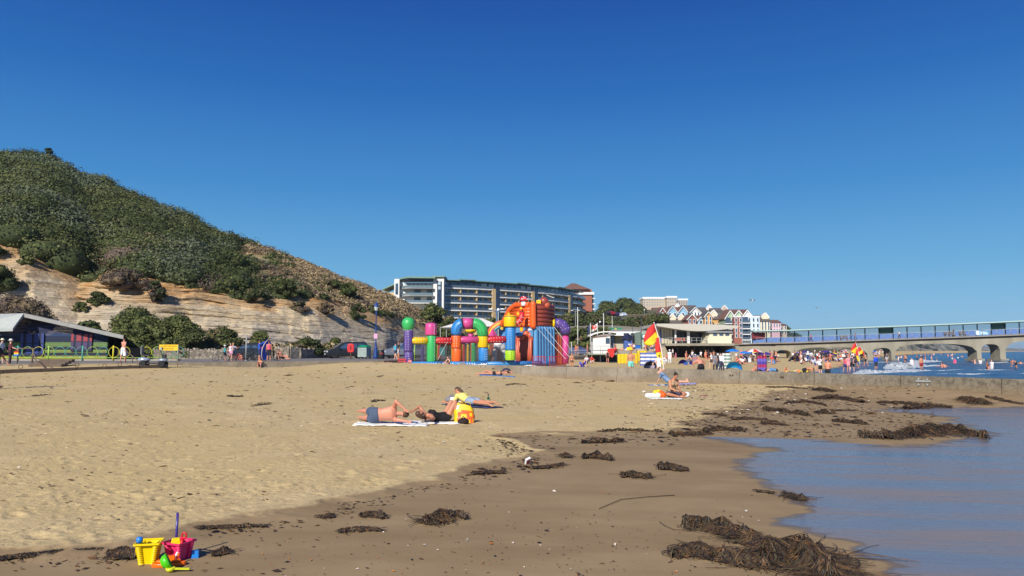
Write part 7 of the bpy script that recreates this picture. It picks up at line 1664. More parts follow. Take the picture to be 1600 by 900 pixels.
 if bottom:
  kd,c=bottom; q=MB(); g=.014
  S_=torso_secs(J,w,g)[0:3]+[(J['pel']+J['t1']*.10,.152*w+g,.108*w+g)]; loft(q,S_,J)
  fr_={'brief':.04,'shorts':.48,'long':1.0,'skirt':.5,'knee':.85}[kd]
  for i in(0,1):
   k2=J['hp',i].lerp(J['kn',i],fr_); q.cap(J['hp',i],k2,.094*w+g,lerp(.094,.056,fr_)*w+g+(.012 if kd in('shorts','knee','skirt')else 0),12)
   if kd=='long':q.cap(J['kn',i],J['kn',i].lerp(J['an',i],.93),.056*w+g+.008,.046+g,12)
  if kd=='skirt':q.cap(J['hp',0].lerp(J['kn',0],.35),J['hp',1].lerp(J['kn',1],.35),.11,.11,12)
  remesh(q,{'brief':'swim_briefs','shorts':'shorts','long':'trousers','skirt':'skirt','knee':'long_shorts'}[kd],CL(c),vox*.9,r)
 if top:
  kd,c=top; q=MB(); g=.013; S_=torso_secs(J,w,g)
  if kd=='bra':loft(q,[(J['che']-J['t2']*.045,.155*w+.01,.115*w+.012),(J['che'],.165*w+.01,.12*w+.014),(J['che']+J['t2']*.045,.16*w+.008,.11*w+.01)],J)
  else:loft(q,([S_[2]]if kd!='dress' else[S_[0],S_[1],S_[2]])+S_[3:7]+[(S_[7][0]-J['t2']*.015,.075,.07)],J)
  if kd=='bra' and p.get('f')or kd!='bra' and p.get('f'):
   d=J['t2'].cross(J['s2']).normalized(); d=d if d.dot(fwd)>0 else-d
   for sg in(-1,1):q.ell(J['che']+J['s2']*sg*.075+d*.092,(.076,.076,.074),10,8)
  if kd in('tee','dress','long'):
   for i in(0,1):
    q.cap(J['nek']-J['t2']*.05,J['sh',i],.05*w+g,.062*w+g,10); q.cap(J['sh',i],J['sh',i].lerp(J['el',i],.55 if kd!='long' else 1),.060*w+g,.052*w+g,10)
    if kd=='long':q.cap(J['el',i],J['el',i].lerp(J['wr',i],.92),.046+g,.034+g,10)
  if kd=='dress':
   q.cap(J['hp',0],J['hp',0].lerp(J['kn',0],.5),.13,.12,12); q.cap(J['hp',1],J['hp',1].lerp(J['kn',1],.5),.13,.12,12); q.cap(J['pel']+J['s']*-.02,J['hp',0].lerp(J['kn',1],.45),.13,.12,12)
  remesh(q,{'tee':'tee_shirt','long':'long_sleeved_top','vest':'vest_top','bra':'bikini_top','dress':'dress'}[kd],CL(c),vox*.9,r)
 if shoes:
  q=MB()
  for i in(0,1):f=J['ft',i]; an=J['an',i]; q.cap(an-f*.04+V_(p['sk'][i])*.045,an+f*.16+V_(p['sk'][i])*.05,.045,.038,10);
  remesh(q,'shoes',CL(shoes),vox,r)
 for ch in r.children:ch.location.z=-zmin-sink
 return r,J,-zmin
D=(0,0,-1)
STAND=dict(ua=[(-.18,.02,-1),(.18,.02,-1)],fa=[(-.08,.25,-1),(.08,.25,-1)],th=[(-.06,.02,-1),(.06,.02,-1)],sk=[(-.02,-.05,-1),(.02,-.05,-1)],ft=[(-.2,1,0),(.2,1,0)])
WALK=dict(STAND,t1=(0,.06,1),ua=[(-.15,.35,-1),(.15,-.4,-1)],fa=[(-.05,.7,-1),(.05,.1,-1)],th=[(-.05,-.25,-1),(.05,.45,-1)],sk=[(0,-.55,-1),(0,.05,-1)],ft=[(0,1,-.5),(0,1,.1)])
AKIMBO=dict(STAND,ua=[(-.7,-.25,-1),(.7,-.25,-1)],fa=[(.75,.5,-.35),(-.75,.5,-.35)])
BEND=dict(STAND,t1=(0,.75,.75),t2=(0,1,.1),hd=(0,1,-.25),face=(0,.2,-1),ua=[(-.1,.15,-1),(.1,.15,-1)],fa=[(.05,.1,-1),(-.05,.1,-1)],th=[(-.1,.1,-1),(.1,.1,-1)],sk=[(0,-.25,-1),(0,-.25,-1)])
SIT=dict(t1=(0,-.25,1),t2=(0,.05,1),ua=[(-.2,.45,-1),(.2,.45,-1)],fa=[(.15,1,-.2),(-.15,1,-.2)],th=[(-.25,1,.25),(.25,1,.25)],sk=[(.05,.85,-.5),(-.05,.85,-.5)],ft=[(0,.4,1),(0,.4,1)])
SITUP=dict(SIT,t1=(0,-.1,1),t2=(0,.25,1),th=[(-.2,.85,.8),(.2,.85,.8)],sk=[(0,.35,-1),(0,.35,-1)],ft=[(0,1,0),(0,1,0)],ua=[(-.2,.7,-.7),(.2,.7,-.7)],fa=[(.1,1,.1),(-.1,1,.1)])
SQUAT=dict(t1=(0,.35,1),t2=(0,.7,.7),ua=[(-.25,.8,-.8),(.25,.8,-.8)],fa=[(.1,.5,-1),(-.1,.5,-1)],th=[(-.4,.95,.15),(.4,.95,.15)],sk=[(.05,-.45,-1),(-.05,-.45,-1)],ft=[(-.2,1,0),(.2,1,0)])
CROSS=dict(t1=(0,.05,1),t2=(0,.32,1),hd=(0,.7,.8),face=(0,.75,-.75),ua=[(-.12,.25,-1),(.1,.35,-1)],fa=[(.5,.95,-.25),(-.35,.95,-.3)],th=[(-.85,.75,.02),(.85,.75,.06)],sk=[(.95,.35,-.22),(-.95,.3,-.22)],ft=[(.6,.6,0),(-.6,.6,0)])
SWIMUP=dict(STAND,ua=[(-.8,.3,-.5),(.8,.3,-.5)],fa=[(-.3,1,-.1),(.3,1,-.1)])
RUN=dict(WALK,t1=(0,.2,1),ua=[(-.2,.8,-.6),(.2,-.8,-.6)],fa=[(0,.9,.4),(0,-.2,-1)])
LIE=dict(t1=(0,1,.0),t2=(0,1,.06),hd=(0,1,.1),face=(0,0,1),ua=[(-.5,-.8,-.05),(.5,-.8,-.05)],fa=[(-.1,-1,0),(.1,-1,0)],th=[(-.12,-1,0),(.12,-1,0)],sk=[(0,-1,-.03),(0,-1,-.03)],ft=[(-.3,-.4,1),(.3,-.4,1)],s=(-1,0,0))
fm_=lambda p:dict(p,f=1)
def at(px,py,Y,z=None):
 q=P(px,py,Y); return Vector((q.x,Y,tz1(q.x,Y)if z is None else z))
def toy(name,lab,cat,loc,mb,mt,rz=0,grp=None):
 o=mb.build(name,mt); o.location=loc; o.rotation_euler.z=rz; return tag(o,lab,cat,grp)
 # ---- towels first, then the sunbathers nearest the camera
def towel(lab,c,w,d,rz,mats,stripes=1,name='towel',fold=0.02):
 c=Vector(c); n,m_=26,12; vs=[]; q=np.random.RandomState(int(abs(c.x*97+c.y*31)))
 ox=q.rand()*9
 for j in range(m_+1):
  for i in range(n+1):
   x=(i/n-.5)*w*(1+.04*math.sin(j+ox)); y=(j/m_-.5)*d*(1+.06*math.sin(i*.7+ox)); X_,Y_=c.x+x*math.cos(rz)-y*math.sin(rz),c.y+x*math.sin(rz)+y*math.cos(rz)
   vs.append((X_-c.x,Y_-c.y,tz1(X_,Y_)-c.z+.022+fold*float(vnoise(np.array([i*.8+ox]),np.array([j*.9]),4)[0])))
 m=MB(); m.v=vs; m.f=[(j*(n+1)+i,j*(n+1)+i+1,(j+1)*(n+1)+i+1,(j+1)*(n+1)+i)for j in range(m_)for i in range(n)]; m.m=[int(i*stripes/n)%len(mats)for j in range(m_)for i in range(n)]; m.sm=[True]*len(m.f)
 o=m.build(name,mats); o.location=c; o.modifiers.new('t','SOLIDIFY').thickness=.015; return tag(o,lab,'towel')
wt=M('towel_white',(236,236,232),.9,bump=.5,bscale=30); bt=M('towel_blue',(90,140,210),.9); nt_=M('towel_navy',(50,60,100),.9)
pm=onterr(598,664);
towel('white towel under the bare backed man lying in denim shorts',onterr(612,664.5),1.55,.62,.04,[wt])
MANP=dict(t1=(1,.0,.12),t2=(1,.05,.10),s=(0,-.25,1),s2=(0,-.30,1),hd=(1,.05,-.15),face=(.25,.95,-.2),ua=[(.35,-.8,.05),(.25,-.75,.45)],fa=[(.9,-.4,-.1),(.75,-.1,-.65)],th=[(-.5,.85,-.03),(-.55,.8,.0)],sk=[(-.55,.85,-.04),(-.5,.8,-.06)],ft=[(-.5,.75,-.1),(-.4,.8,-.1)])
a=onterr(583,665); person('bare backed man lying on his side in denim shorts on a white towel',MANP,'pink','brown',bottom=('shorts',(74,88,112)),loc=a+Vector((0,.18,.035)),h=.91,w=1.12,vox=.013,face=True)
towel('white and grey towel under the woman in black',onterr(668,661.5),1.5,.55,-.02,[wt])
WOM=dict(t1=(-1,.0,.02),t2=(-1,.0,.16),s=(0,1,0),hd=(-1,.1,.30),face=(-.1,.3,1),ua=[(-.2,-.8,-.1),(-.3,.55,.7)],fa=[(-.8,-.7,.0),(-.7,-.3,-.3)],th=[(.45,-.22,1),(.62,.16,1)],sk=[(.12,-.05,-1),(.62,.06,-1)],ft=[(1,-.1,0),(1,.1,0)],f=1)
a=onterr(695,661); person('woman in black lying on her back with knees raised beside an orange bag',WOM,'tan','brown',top=('vest',(22,20,22)),bottom=('brief',(22,20,22)),loc=a+Vector((0,.12,.03)),rz=R(32),h=.9,w=1.0,vox=.013,face=True,hairlen=1)
towel('dark blue towel under the reader in the yellow tee shirt',onterr(737,635),1.8,.66,R(-38),[nt_])
READ=dict(t1=(-1,.1,.12),t2=(-.9,.1,.42),s=(.08,1,0),hd=(-.75,.0,.65),face=(-.75,-.3,-.5),ua=[(-.3,-.35,-.8),(-.3,.35,-.8)],fa=[(-.85,-.2,.1),(-.85,.1,.1)],th=[(1,-.08,-.07),(1,.1,-.07)],sk=[(1,-.02,-.04),(1,.05,.03)],ft=[(.9,0,-.4),(.9,0,-.4)])
a=onterr(740,636); person('reader in a pale yellow tee shirt and denim shorts lying face down with a book',READ,'tan','brown',top=('tee',(232,214,120)),bottom=('shorts',(140,156,176)),loc=a+Vector((-.1,.25,.03)),rz=R(-42),h=.95,w=1.0,vox=.013,face=True,hairlen=1)
b=onterr(712,633); toy('book','open white book in front of the reader in yellow','book',b+Vector((0,0,.16)),MB().add([(-.16,-.1,-.06),(0,-.1,-.02),(0,.1,.08),(-.16,.1,.06)],[(0,1,2,3)]).add([(0,-.1,-.02),(.15,-.1,-.06),(.15,.1,.08),(0,.1,.08)],[(0,1,2,3)]).add([(-.16,-.1,-.07),(.15,-.1,-.07),(.15,.1,.07),(-.16,.1,.05)],[(0,1,2,3)]),M('paper',(238,238,232),.8))
p=onterr(725,661); r=thing('carrier_bag','bulging yellow and orange carrier bag beside the raised knees','bag',p); rq=np.random.RandomState(4); n,m_=18,10; vs=[]
for j in range(m_+1):
 v=j/m_
 for i in range(n):
  t=2*math.pi*i/n; k=1+.22*(float(vnoise(np.array([i*.9]),np.array([j*.8]),6)[0])-.5); hx=(.24*(1-.25*v**2))*k; vs.append((hx*np.sign(math.cos(t))*abs(math.cos(t))**.7,.13*(1-.65*v)*np.sign(math.sin(t))*abs(math.sin(t))**.7*k,v*(.40+.05*math.cos(t*1+2.6))))
m=MB(); m.v=vs; m.f=[(j*n+i,j*n+(i+1)%n,(j+1)*n+(i+1)%n,(j+1)*n+i)for j in range(m_)for i in range(n)]; oc=lambda i,j:1 if(i>n*.62 and j<7 and(i*3+j)%7>1)else(2 if(n*.5<i<n*.66 and 6<j<9)else 0); m.m=[oc(i,j)for j in range(m_)for i in range(n)]; m.sm=[True]*len(m.f)
bo=[M('bag_yellow',(248,196,30),.45),M('bag_orange',(238,96,30),.45),M('bag_white',(240,235,220),.5)]; m.build('sheet',bo,r)
for s in(-.08,.08):MB().tube([(-.07+s,0,.38),(-.05+s,0,.47),(.05+s,0,.47),(.07+s,0,.38)],.008,5).build('carry_handle',bo[0],r)
for px,py,s,c_,lab in((724,663.5,.10,(40,26,22),'small dark sandal bag in front of the orange carrier bag'),(706,630,.16,(130,124,130),'grey striped beach bag beside the open book')):
 p=onterr(px,py); toy('beach_bag',lab,'bag',p,MB().ell((0,0,s*.7),(s*1.3,s,s*.8),14,9).tube([(-s*.6,0,s*1.2),(0,0,s*1.8),(s*.6,0,s*1.2)],.012,5),CL(c_))
def bottle(lab,px,py,c_,s=1.0,rz=0):p=onterr(px,py); r=thing('bottle',lab,'bottle',p,rz,None,s); MB().lathe([(.03,0),(.036,.02),(.036,.15),(.015,.2),(.013,.25)],n=14).build('flask',M('bottle_%d'%sum(c_),c_,.2),r); MB().lathe([(.015,.25),(.015,.275),(.001,.277)],n=10).build('cap',darkm,r); MB().lathe([(.0368,.05),(.0368,.12)],n=14).build('wrapper',M('bottle_wrapper_%d'%sum(c_),tuple(min(255,v+90)for v in c_),.6),r)
bottle('green glass bottle standing in the sand behind the feet of the reader',763,631,(30,70,35),1.1); bottle('dark bottle with yellow label beside the elbow of the woman in black',661.5,663,(50,36,22),.95); bottle('second dark bottle beside the labelled one on the white towel',664,662.5,(36,26,24),.85)
# ---- seated woman and what lies round her
towel('white patterned towel under the woman sitting cross legged',onterr(1040,623.5),1.15,.6,0,[wt])
a=onterr(1050,621); person('woman with dark hair in a bun sitting cross legged looking down at her hands',dict(fm_(CROSS),s=(1,.0,0)),'tan','dark',top=('vest',(170,142,112)),bottom=('shorts',(60,60,84)),loc=a,rz=R(206),h=1.0,w=1.06,vox=.014,face=True,hairlen=2)
a=onterr(1046,602); person('person reclining behind the seated woman with one elbow raised',dict(LIE,t1=(-1,.1,.75),t2=(-.7,.1,.9),s=(0,1,0),hd=(-.4,0,1),face=(.6,-1,0),ua=[(-.8,-.2,.25),(-.3,.3,-.8)],fa=[(.8,0,.45),(-.2,.3,-.4)],th=[(1,0,.0),(1,.1,.0)],sk=[(1,0,-.02),(1,0,-.02)],ft=[(-.4,0,1),(-.4,0,1)]),'fair','brown',top=('tee',(120,150,190)),bottom=('shorts',(40,150,140)),loc=a,rz=0,vox=.02)
p=onterr(1028,621); r=thing('carrier_bag','crumpled orange, yellow and white carrier bag left of the seated woman','bag',p); q=np.random.RandomState(9)
for k,(x,y,z,s,mi)in enumerate(((.10,0,.12,.16,1),(-.06,.06,.17,.12,0),(-.2,-.05,.07,.12,2),(.18,-.04,.09,.12,1),(-.02,-.08,.08,.12,2),(.02,.0,.22,.09,0))):MB().ell((x,y,z),(s,s*.7,s*.85),9,6,smooth=False).build('bag_lobe',bo[mi],r)
for px,py,s,lab in((1069,619.5,.13,'white plastic bag right of the crossed legs of the seated woman'),(1013,621,.11,'white and blue bag at the far left end of the patterned towel')):
 p=onterr(px,py); m=MB();
 for k in range(4):m.ell((q.uniform(-.1,.1),q.uniform(-.05,.05),s*.6),(s*q.uniform(.6,1),s*.7,s*q.uniform(.6,.9)),9,6,smooth=False)
 toy('plastic_bag',lab,'bag',p,m,M('thin_white_plastic',(232,236,242),.35))
p=onterr(1010.5,597); toy('drinks_can','silver drinks can standing alone on the sand near the groyne','can',p,MB().lathe([(.03,0),(.034,.01),(.034,.13),(.028,.145)],n=14),rimm)
p=onterr(1029,602.5); towel('blue and white towel behind the seated woman near the groyne',p,.9,.3,0,[bt,wt],5)
p=onterr(1073,602.5); towel('crumpled lilac towel to the right behind the seated woman',p,.9,.25,.05,[M('towel_lilac',(150,150,205),.9)],1,fold=.12)
p=onterr(1100,619); toy('shell_heap','little heap of red and white shells right of the white bag','shells',p,MB().ell((0,0,.02),(.06,.04,.03)).ell((.1,.03,.02),(.05,.04,.03)).ell((-.12,0,.02),(.05,.03,.02)),M('shells_red',(140,90,84),.7))
# ---- sunbather by the groyne, left
towel('bright blue towel under the sunbather lying near the groyne',onterr(777,587.5),1.9,.7,0,[bt])
a=onterr(772,587); person('sunbather in dark briefs lying on a blue towel near the groyne',dict(LIE,t1=(1,0,.0),t2=(1,0,.15),s=(0,1,0),hd=(1,0,.0),face=(0,-.3,-1),ua=[(.5,-.6,-.1),(.5,.6,.3)],fa=[(.9,.3,0),(.9,-.3,-.2)],th=[(-1,-.1,0),(-.9,.1,.35)],sk=[(-1,0,0),(-.8,0,-.4)],ft=[(-1,0,-.3),(-1,0,-.3)]),'tan','dark',bottom=('brief',(40,36,40)),top=('bra',(30,28,34)),loc=a,vox=.02)
p=onterr(791,584); toy('beach_bag','navy and white bag at the head of the sunbather near the groyne','bag',p,MB().ell((0,0,.16),(.26,.18,.18),12,8),CL((46,52,74)))
# ---- left, on the promenade
def bag_in_hand(name,lab,r,J,dz,i,cols,s=.13):
 w=r.matrix_basis@(J['wr',i]+Vector((0,0,dz-.12))); bg_=thing(name,lab,'bag',(w.x,w.y,w.z-.34));
 n=len(cols)
 for k,c in enumerate(cols):MB().box((0,0,.30-(k+.5)*.30/n),(s*2.2,.1,.30/n-.001)).build('band',CL(c),bg_)
 MB().tube([(-.08,0,.3),(0,0,.42),(.08,0,.3)],.01,5).build('strap',CL(cols[0]),bg_); return bg_
r,J,dz=person('person in maroon top, dark trousers and white sun hat by the steps',dict(STAND,ua=[(-.3,.5,-.9),(.3,.5,-.9)],fa=[(-.5,.8,-.2),(.6,.7,-.3)]),'fair','grey',top=('tee',(96,44,56)),bottom=('long',(52,34,44)),hat=(238,238,232),shoes=(30,24,24),loc=at(15,571,51),rz=R(-50),h=.98)
bag_in_hand('beach_bag','rainbow striped bag held by the person in maroon',r,J,dz,1,[(220,70,40),(240,150,30),(235,215,50),(60,150,210),(50,90,190)])
person('walker in cream sun hat cut by the left picture edge',WALK,'fair','grey',top=('tee',(210,214,218)),bottom=('knee',(60,54,60)),hat=(235,228,200),shoes=(40,34,34),loc=at(1,566,53),rz=R(-80))
person('person in dark clothes stepping past the left picture edge nearer than the others',WALK,'tan','dark',top=('tee',(40,30,40)),bottom=('long',(46,28,38)),shoes=(44,28,34),loc=onterr(-9,607),rz=R(-90))
r,J,dz=person('bare backed man in white trousers walking away beside the railing',dict(WALK,th=[(-.05,-.1,-1),(.05,.2,-1)],sk=[(0,-.2,-1),(0,.0,-1)]),'pink','brown',bottom=('knee',(226,228,232)),loc=at(192,566,56.2,PZ),rz=R(-15))
bag_in_hand('carrier_bag','white carrier bag hanging from the hand of the bare backed man',r,J,dz,1,[(232,236,244)],.12)
# ---- group by the bicycles (depth about 63)
def prom(px,Y=63):return at(px,560,Y,PZ)
person('child in teal top and white helmet astride a bicycle',dict(STAND,ua=[(-.2,.6,-.8),(.2,.6,-.8)],fa=[(0,1,-.3),(0,1,-.3)],th=[(-.2,.5,-1),(.2,.2,-1)],sk=[(0,-.3,-1),(0,-.2,-1)]),'fair','brown',top=('tee',(40,160,165)),bottom=('shorts',(40,44,60)),hat=(220,224,228),loc=prom(351,62.5),rz=R(-80),h=.76,vox=.02)
person('girl with long brown hair in white vest and pink skirt seen from the front',fm_(STAND),'fair','brown',top=('vest',(226,214,224)),bottom=('skirt',(226,160,190)),hairlen=1,loc=prom(360,62.8),rz=R(170),h=.84,vox=.02)
person('girl in pale top reaching beside the girl in the pink skirt',dict(fm_(STAND),ua=[(-.3,.6,-.5),(.2,.3,-1)],fa=[(0,1,.4),(0,1,-.3)]),'tan','blond',top=('tee',(205,200,215)),bottom=('shorts',(90,96,130)),hairlen=1,loc=prom(364,63.6),rz=R(-120),h=.86,vox=.02)
person('man in royal blue top lifting a blue dinghy',dict(STAND,ua=[(-.2,.8,.3),(.3,.8,.3)],fa=[(0,.9,.5),(.1,.9,.5)]),'tan','dark',top=('long',(44,84,180)),bottom=('knee',(36,50,96)),loc=prom(405,64.5),rz=R(-60),h=1.0)
person('woman in pink top and dark trousers seen from behind near the dinghy',fm_(STAND),'tan','brown',top=('vest',(226,96,118)),bottom=('knee',(40,40,50)),hairlen=3,loc=prom(420,63),rz=R(10),h=.96)
person('child with arms folded peeping over the sea wall below the man in blue',dict(SITUP),'tan','brown',loc=at(407,566,58.6),rz=R(180),h=.72,bottom=('shorts',(50,60,110)),vox=.02); person('child crouching low at the foot of the grey post',SQUAT,'pink','brown',loc=prom(379,61),rz=R(150),h=.6,bottom=('shorts',(200,60,70)),vox=.02)
person('person in dark vest sitting on the ground against the stone wall',SITUP,'tan','dark',top=('vest',(50,36,44)),bottom=('shorts',(40,40,50)),loc=prom(434,70),rz=R(-130),h=.95); person('bare chested person leaning back beside the stone wall',dict(SIT,t1=(0,-.6,1),t2=(0,-.3,1),th=[(-.2,1,.7),(.2,1,.6)],sk=[(0,.7,-1),(0,.8,-1)]),'pink','brown',bottom=('shorts',(36,36,44)),loc=prom(441,70),rz=R(-110),h=1.0)
p=prom(412,64); r=thing('inflatable_dinghy','blue inflatable dinghy with yellow rim held upright','dinghy',p+Vector((0,0,.1)),R(20)); r.rotation_euler=(0,R(18),R(62)); r.scale=(.86,)*3; n=22; pr=[(.5*math.cos(a)*(1-.25*max(0,math.sin(a))),1.0+1.02*math.sin(a))for a in np.linspace(0,2*math.pi,n,endpoint=False)]
m=MB(); m.add([(x,0,z)for x,z in pr],[tuple(range(n))]); m.add([(x*.99,.04,z)for x,z in pr],[tuple(range(n-1,-1,-1))]); m.build('floor',vm['blue']if False else M('dinghy_blue',(44,88,190),.5),r); m=MB(); m.tube([(x,.02,z)for x,z in pr],.075,8,closed=True); m.build('rim',M('dinghy_blue',(44,88,190),.5),r); m=MB(); m.tube([(x*1.08,-.03,1+(z-1)*1.04)for x,z in pr],.025,6,closed=True); m.build('yellow_cord',vm['yellow'],r)
def bicycle(lab,p,rz,col,s=1.0):
 r=thing('bicycle',lab,'bicycle',p,rz,'bicycles by the grey post',s); m=MB()
 for x in(-.52,.52):
  w=thing('wheel',None,None,(x,0,.34)); w.parent=r; MB().tube([(.33*math.cos(a),0,.33*math.sin(a))for a in np.linspace(0,2*math.pi,24,endpoint=False)],.022,6,closed=True).build('tyre',tyre,w); q=MB()
  for a in np.linspace(0,math.pi,6,endpoint=False):q.tube([(.32*math.cos(a),0,.32*math.sin(a)),(-.32*math.cos(a),0,-.32*math.sin(a))],.005,4)
  q.build('spokes',rimm,w)
 bb,st_,hd_=(-.05,0,.32),(-.2,0,.8),(.38,0,.82)
 for a,b in((bb,st_),(bb,hd_),(st_,hd_),(bb,(-.52,0,.34)),(st_,(-.52,0,.34)),(hd_,(.52,0,.34))):m.tube([a,b],.018,6)
 m.build('frame',col,r); MB().ell((-.22,0,.9),(.13,.06,.04)).build('saddle',blackm,r); MB().tube([(.36,-.26,1.0),(.42,-.1,.98),(.42,.1,.98),(.36,.26,1.0)],.015,6).build('handlebar',blackm,r); MB().tube([(-.05,-.12,.2),(-.05,.12,.44)],.015,5).build('pedal_crank',darkm,r); return r
bicycle('small bicycle ridden by the child in the white helmet',prom(345,62.2),R(185),darkm,.8); bicycle('red child bicycle lying between the pink skirted girl and the grey post',prom(375,64.5),R(30),M('bike_red',(190,40,50),.4),.75)
bicycle('black bicycle leaning just right of the grey post',prom(390,65),R(-20),blackm); bicycle('black bicycle beside the wheel of the man in blue',prom(397,65.8),R(15),darkm); bicycle('dark bicycle next to the woman in the pink top',prom(424,66),R(10),blackm,.95)
# ---- round the play park
person('person in light blue top standing at the open side of the silver people carrier',WALK,'fair','dark',top=('tee',(90,190,220)),bottom=('shorts',(60,60,80)),loc=prom(618,74),rz=R(60),h=.9); person('person in black top beside the silver people carrier',STAND,'tan','dark',top=('tee',(26,26,30)),bottom=('shorts',(200,205,210)),loc=prom(622.5,75.5),rz=R(120),h=1.0)
person('sunburnt sunbather lying on the sand left of the red crate',dict(LIE),'pink','blond',bottom=('shorts',(40,44,60)),loc=at(613,567,61),rz=R(100)); person('child in pink sitting at the foot of the purple column',SITUP,'pink','dark',top=('tee',(240,130,130)),bottom=('shorts',(230,90,100)),loc=at(641,568,63.5),rz=R(160),h=.72)
person('woman with long dark hair sitting on the sand below the red pipe',fm_(SITUP),'fair','dark',top=('vest',(30,26,30)),bottom=('shorts',(230,180,180)),hairlen=1,loc=at(701,568,62.5),rz=R(150),h=.92)
person('child in white tee shirt playing inside the play park nets',WALK,'tan','dark',top=('tee',(214,216,222)),bottom=('shorts',(60,60,90)),loc=at(770,562,71,.62),rz=R(60),h=.7); person('child in dark shorts inside the play park right net bay',RUN,'tan','brown',bottom=('shorts',(60,70,120)),top=('tee',(190,200,220)),loc=at(785,562,72,.62),rz=R(-70),h=.7)
person('woman in brown bikini standing beyond the groyne beside the play park',fm_(STAND),'tan','dark',top=('bra',(190,150,130)),bottom=('brief',(104,84,66)),hairlen=2,loc=at(893.5,572,62),rz=R(190),h=.84)
person('blond child in blue shirt bending over the sand next to the brown bikini woman',dict(SQUAT,hd=(0,1,.1),face=(0,.3,-1)),'fair','blond',top=('tee',(74,86,190)),bottom=('shorts',(230,170,190)),loc=at(909,573,54.5),rz=R(185),h=.98)
# ---- beyond the groyne
person('man in turquoise shorts walking bare chested towards the groyne',dict(WALK,ua=[(-.25,.1,-1),(.28,-.1,-1)],fa=[(-.1,.2,-1),(.25,.2,-1)]),'tan','dark',bottom=('shorts',(120,205,195)),loc=at(986,580,50),rz=R(180),w=1.05,face=True)
person('lifeguard in red top on the deck of the white hut',SITUP,'brown','dark',top=('tee',(215,48,40)),bottom=('shorts',(24,24,30)),loc=at(960.5,550,96.8,wz(552.5,98)),rz=R(-70),h=1.05); person('lifeguard in dark shorts beside the red flag',STAND,'pink','dark',top=('vest',(50,40,50)),bottom=('shorts',(30,30,36)),loc=at(949.5,562,95.6),rz=R(180),h=.9)
person('group member in red and white sitting left of the lifeguard deck',SITUP,'tan','dark',top=('tee',(214,50,50)),bottom=('shorts',(232,232,232)),loc=at(924,563,90),rz=R(200)); person('person in white shirt sitting nearest the terrace fence',SITUP,'fair','dark',top=('tee',(230,232,238)),bottom=('shorts',(50,60,110)),loc=at(917,563,89),rz=R(150))
person('child sitting in the shade of the tipped navy umbrella',SIT,'fair','blond',top=('tee',(160,150,170)),bottom=('shorts',(130,130,160)),loc=at(1020,573,60),rz=R(120),h=.8); person('woman in white dress standing under the largest lifeguard flag',fm_(STAND),'fair','dark',top=('dress',(238,238,240)),hairlen=3,loc=at(1030,575,59),rz=R(10),h=.82)
person('person in pink top bending left of the woman in white',BEND,'fair','dark',top=('tee',(222,186,198)),bottom=('shorts',(220,180,180)),loc=at(1025,563,72),rz=R(-40),h=.85)
towel('grey striped towel lying beyond the groyne below the navy umbrella',Vector(at(1014,575,57)),1.0,.5,0,[wt,nt_],7)
person('pale legged child lying on the sand right of the striped towel',dict(LIE),'pink','blond',bottom=('shorts',(200,120,130)),loc=at(1025,575,57.3),rz=R(80),h=.7)
person('broad bare backed man in black shorts crouching with hands on his thighs',dict(STAND,ua=[(-.75,.3,-.6),(.75,.3,-.6)],fa=[(.35,.3,-1),(-.35,.3,-1)],t1=(0,.45,.9),t2=(0,.75,.65),th=[(-.25,.5,-1),(.25,.5,-1)],sk=[(0,-.45,-1),(0,-.45,-1)]),'pink','blond',bottom=('shorts',(26,26,34)),loc=at(1095.5,579,47),rz=R(4),h=1.0,w=1.18)
person('figure in a white hooded robe standing by the undercroft',STAND,'fair',None,top=('dress',(226,232,238)),bottom=('long',(210,216,224)),hat=(236,238,240),loc=at(1046.5,561,98),rz=R(160)); person('child in pink dress before the dark undercroft',STAND,'tan','dark',top=('dress',(226,120,170)),loc=at(1056,556,118),rz=R(90),h=.72)
person('person in white crouching left of the hooded figure',SQUAT,'fair','dark',top=('tee',(230,232,236)),bottom=('long',(220,220,224)),loc=at(1041,563,92),rz=R(100)); person('person in grey tunic and dark leggings with long brown hair, walking',dict(WALK,f=1),'tan','brown',top=('dress',(130,128,134)),bottom=('long',(30,30,36)),hairlen=1,loc=at(1117.5,574,70),rz=R(-20))
person('person with long auburn hair and a white top left of the grey tunic walker',fm_(WALK),'fair','brown',top=('tee',(226,222,222)),bottom=('shorts',(70,60,70)),hairlen=1,loc=at(1112,566,80),rz=R(80),h=.98)
person('person in white and black striding with a dark bag left of the green windbreak',WALK,'tan','dark',top=('long',(226,230,238)),bottom=('long',(58,60,84)),loc=at(1127.5,574,67),rz=R(-40)); person('dark clad companion half hidden behind the striding person',WALK,'brown','dark',top=('tee',(26,26,32)),bottom=('long',(40,44,60)),loc=at(1124,573,69.5),rz=R(-50))
person('sunbather lying head right beside a navy mat past the turquoise tent',LIE,'pink','brown',bottom=('shorts',(60,90,160)),loc=at(1166,574,63),rz=R(-85)); toy('beach_mat','navy mat under the sunbather right of the turquoise tent','mat',at(1166,574,63.4),MB().box((0,0,.02),(2.0,.5,.02)),nav)
person('child sitting against the left end of the violet windbreak',SITUP,'pink','brown',bottom=('shorts',(50,30,40)),loc=at(1181,570,66),rz=R(100),h=.8); toy('beach_bag','black rucksack at the foot of the violet windbreak','bag',at(1186,571,64.5),MB().ell((0,0,.2),(.3,.2,.22),12,8),blackm)
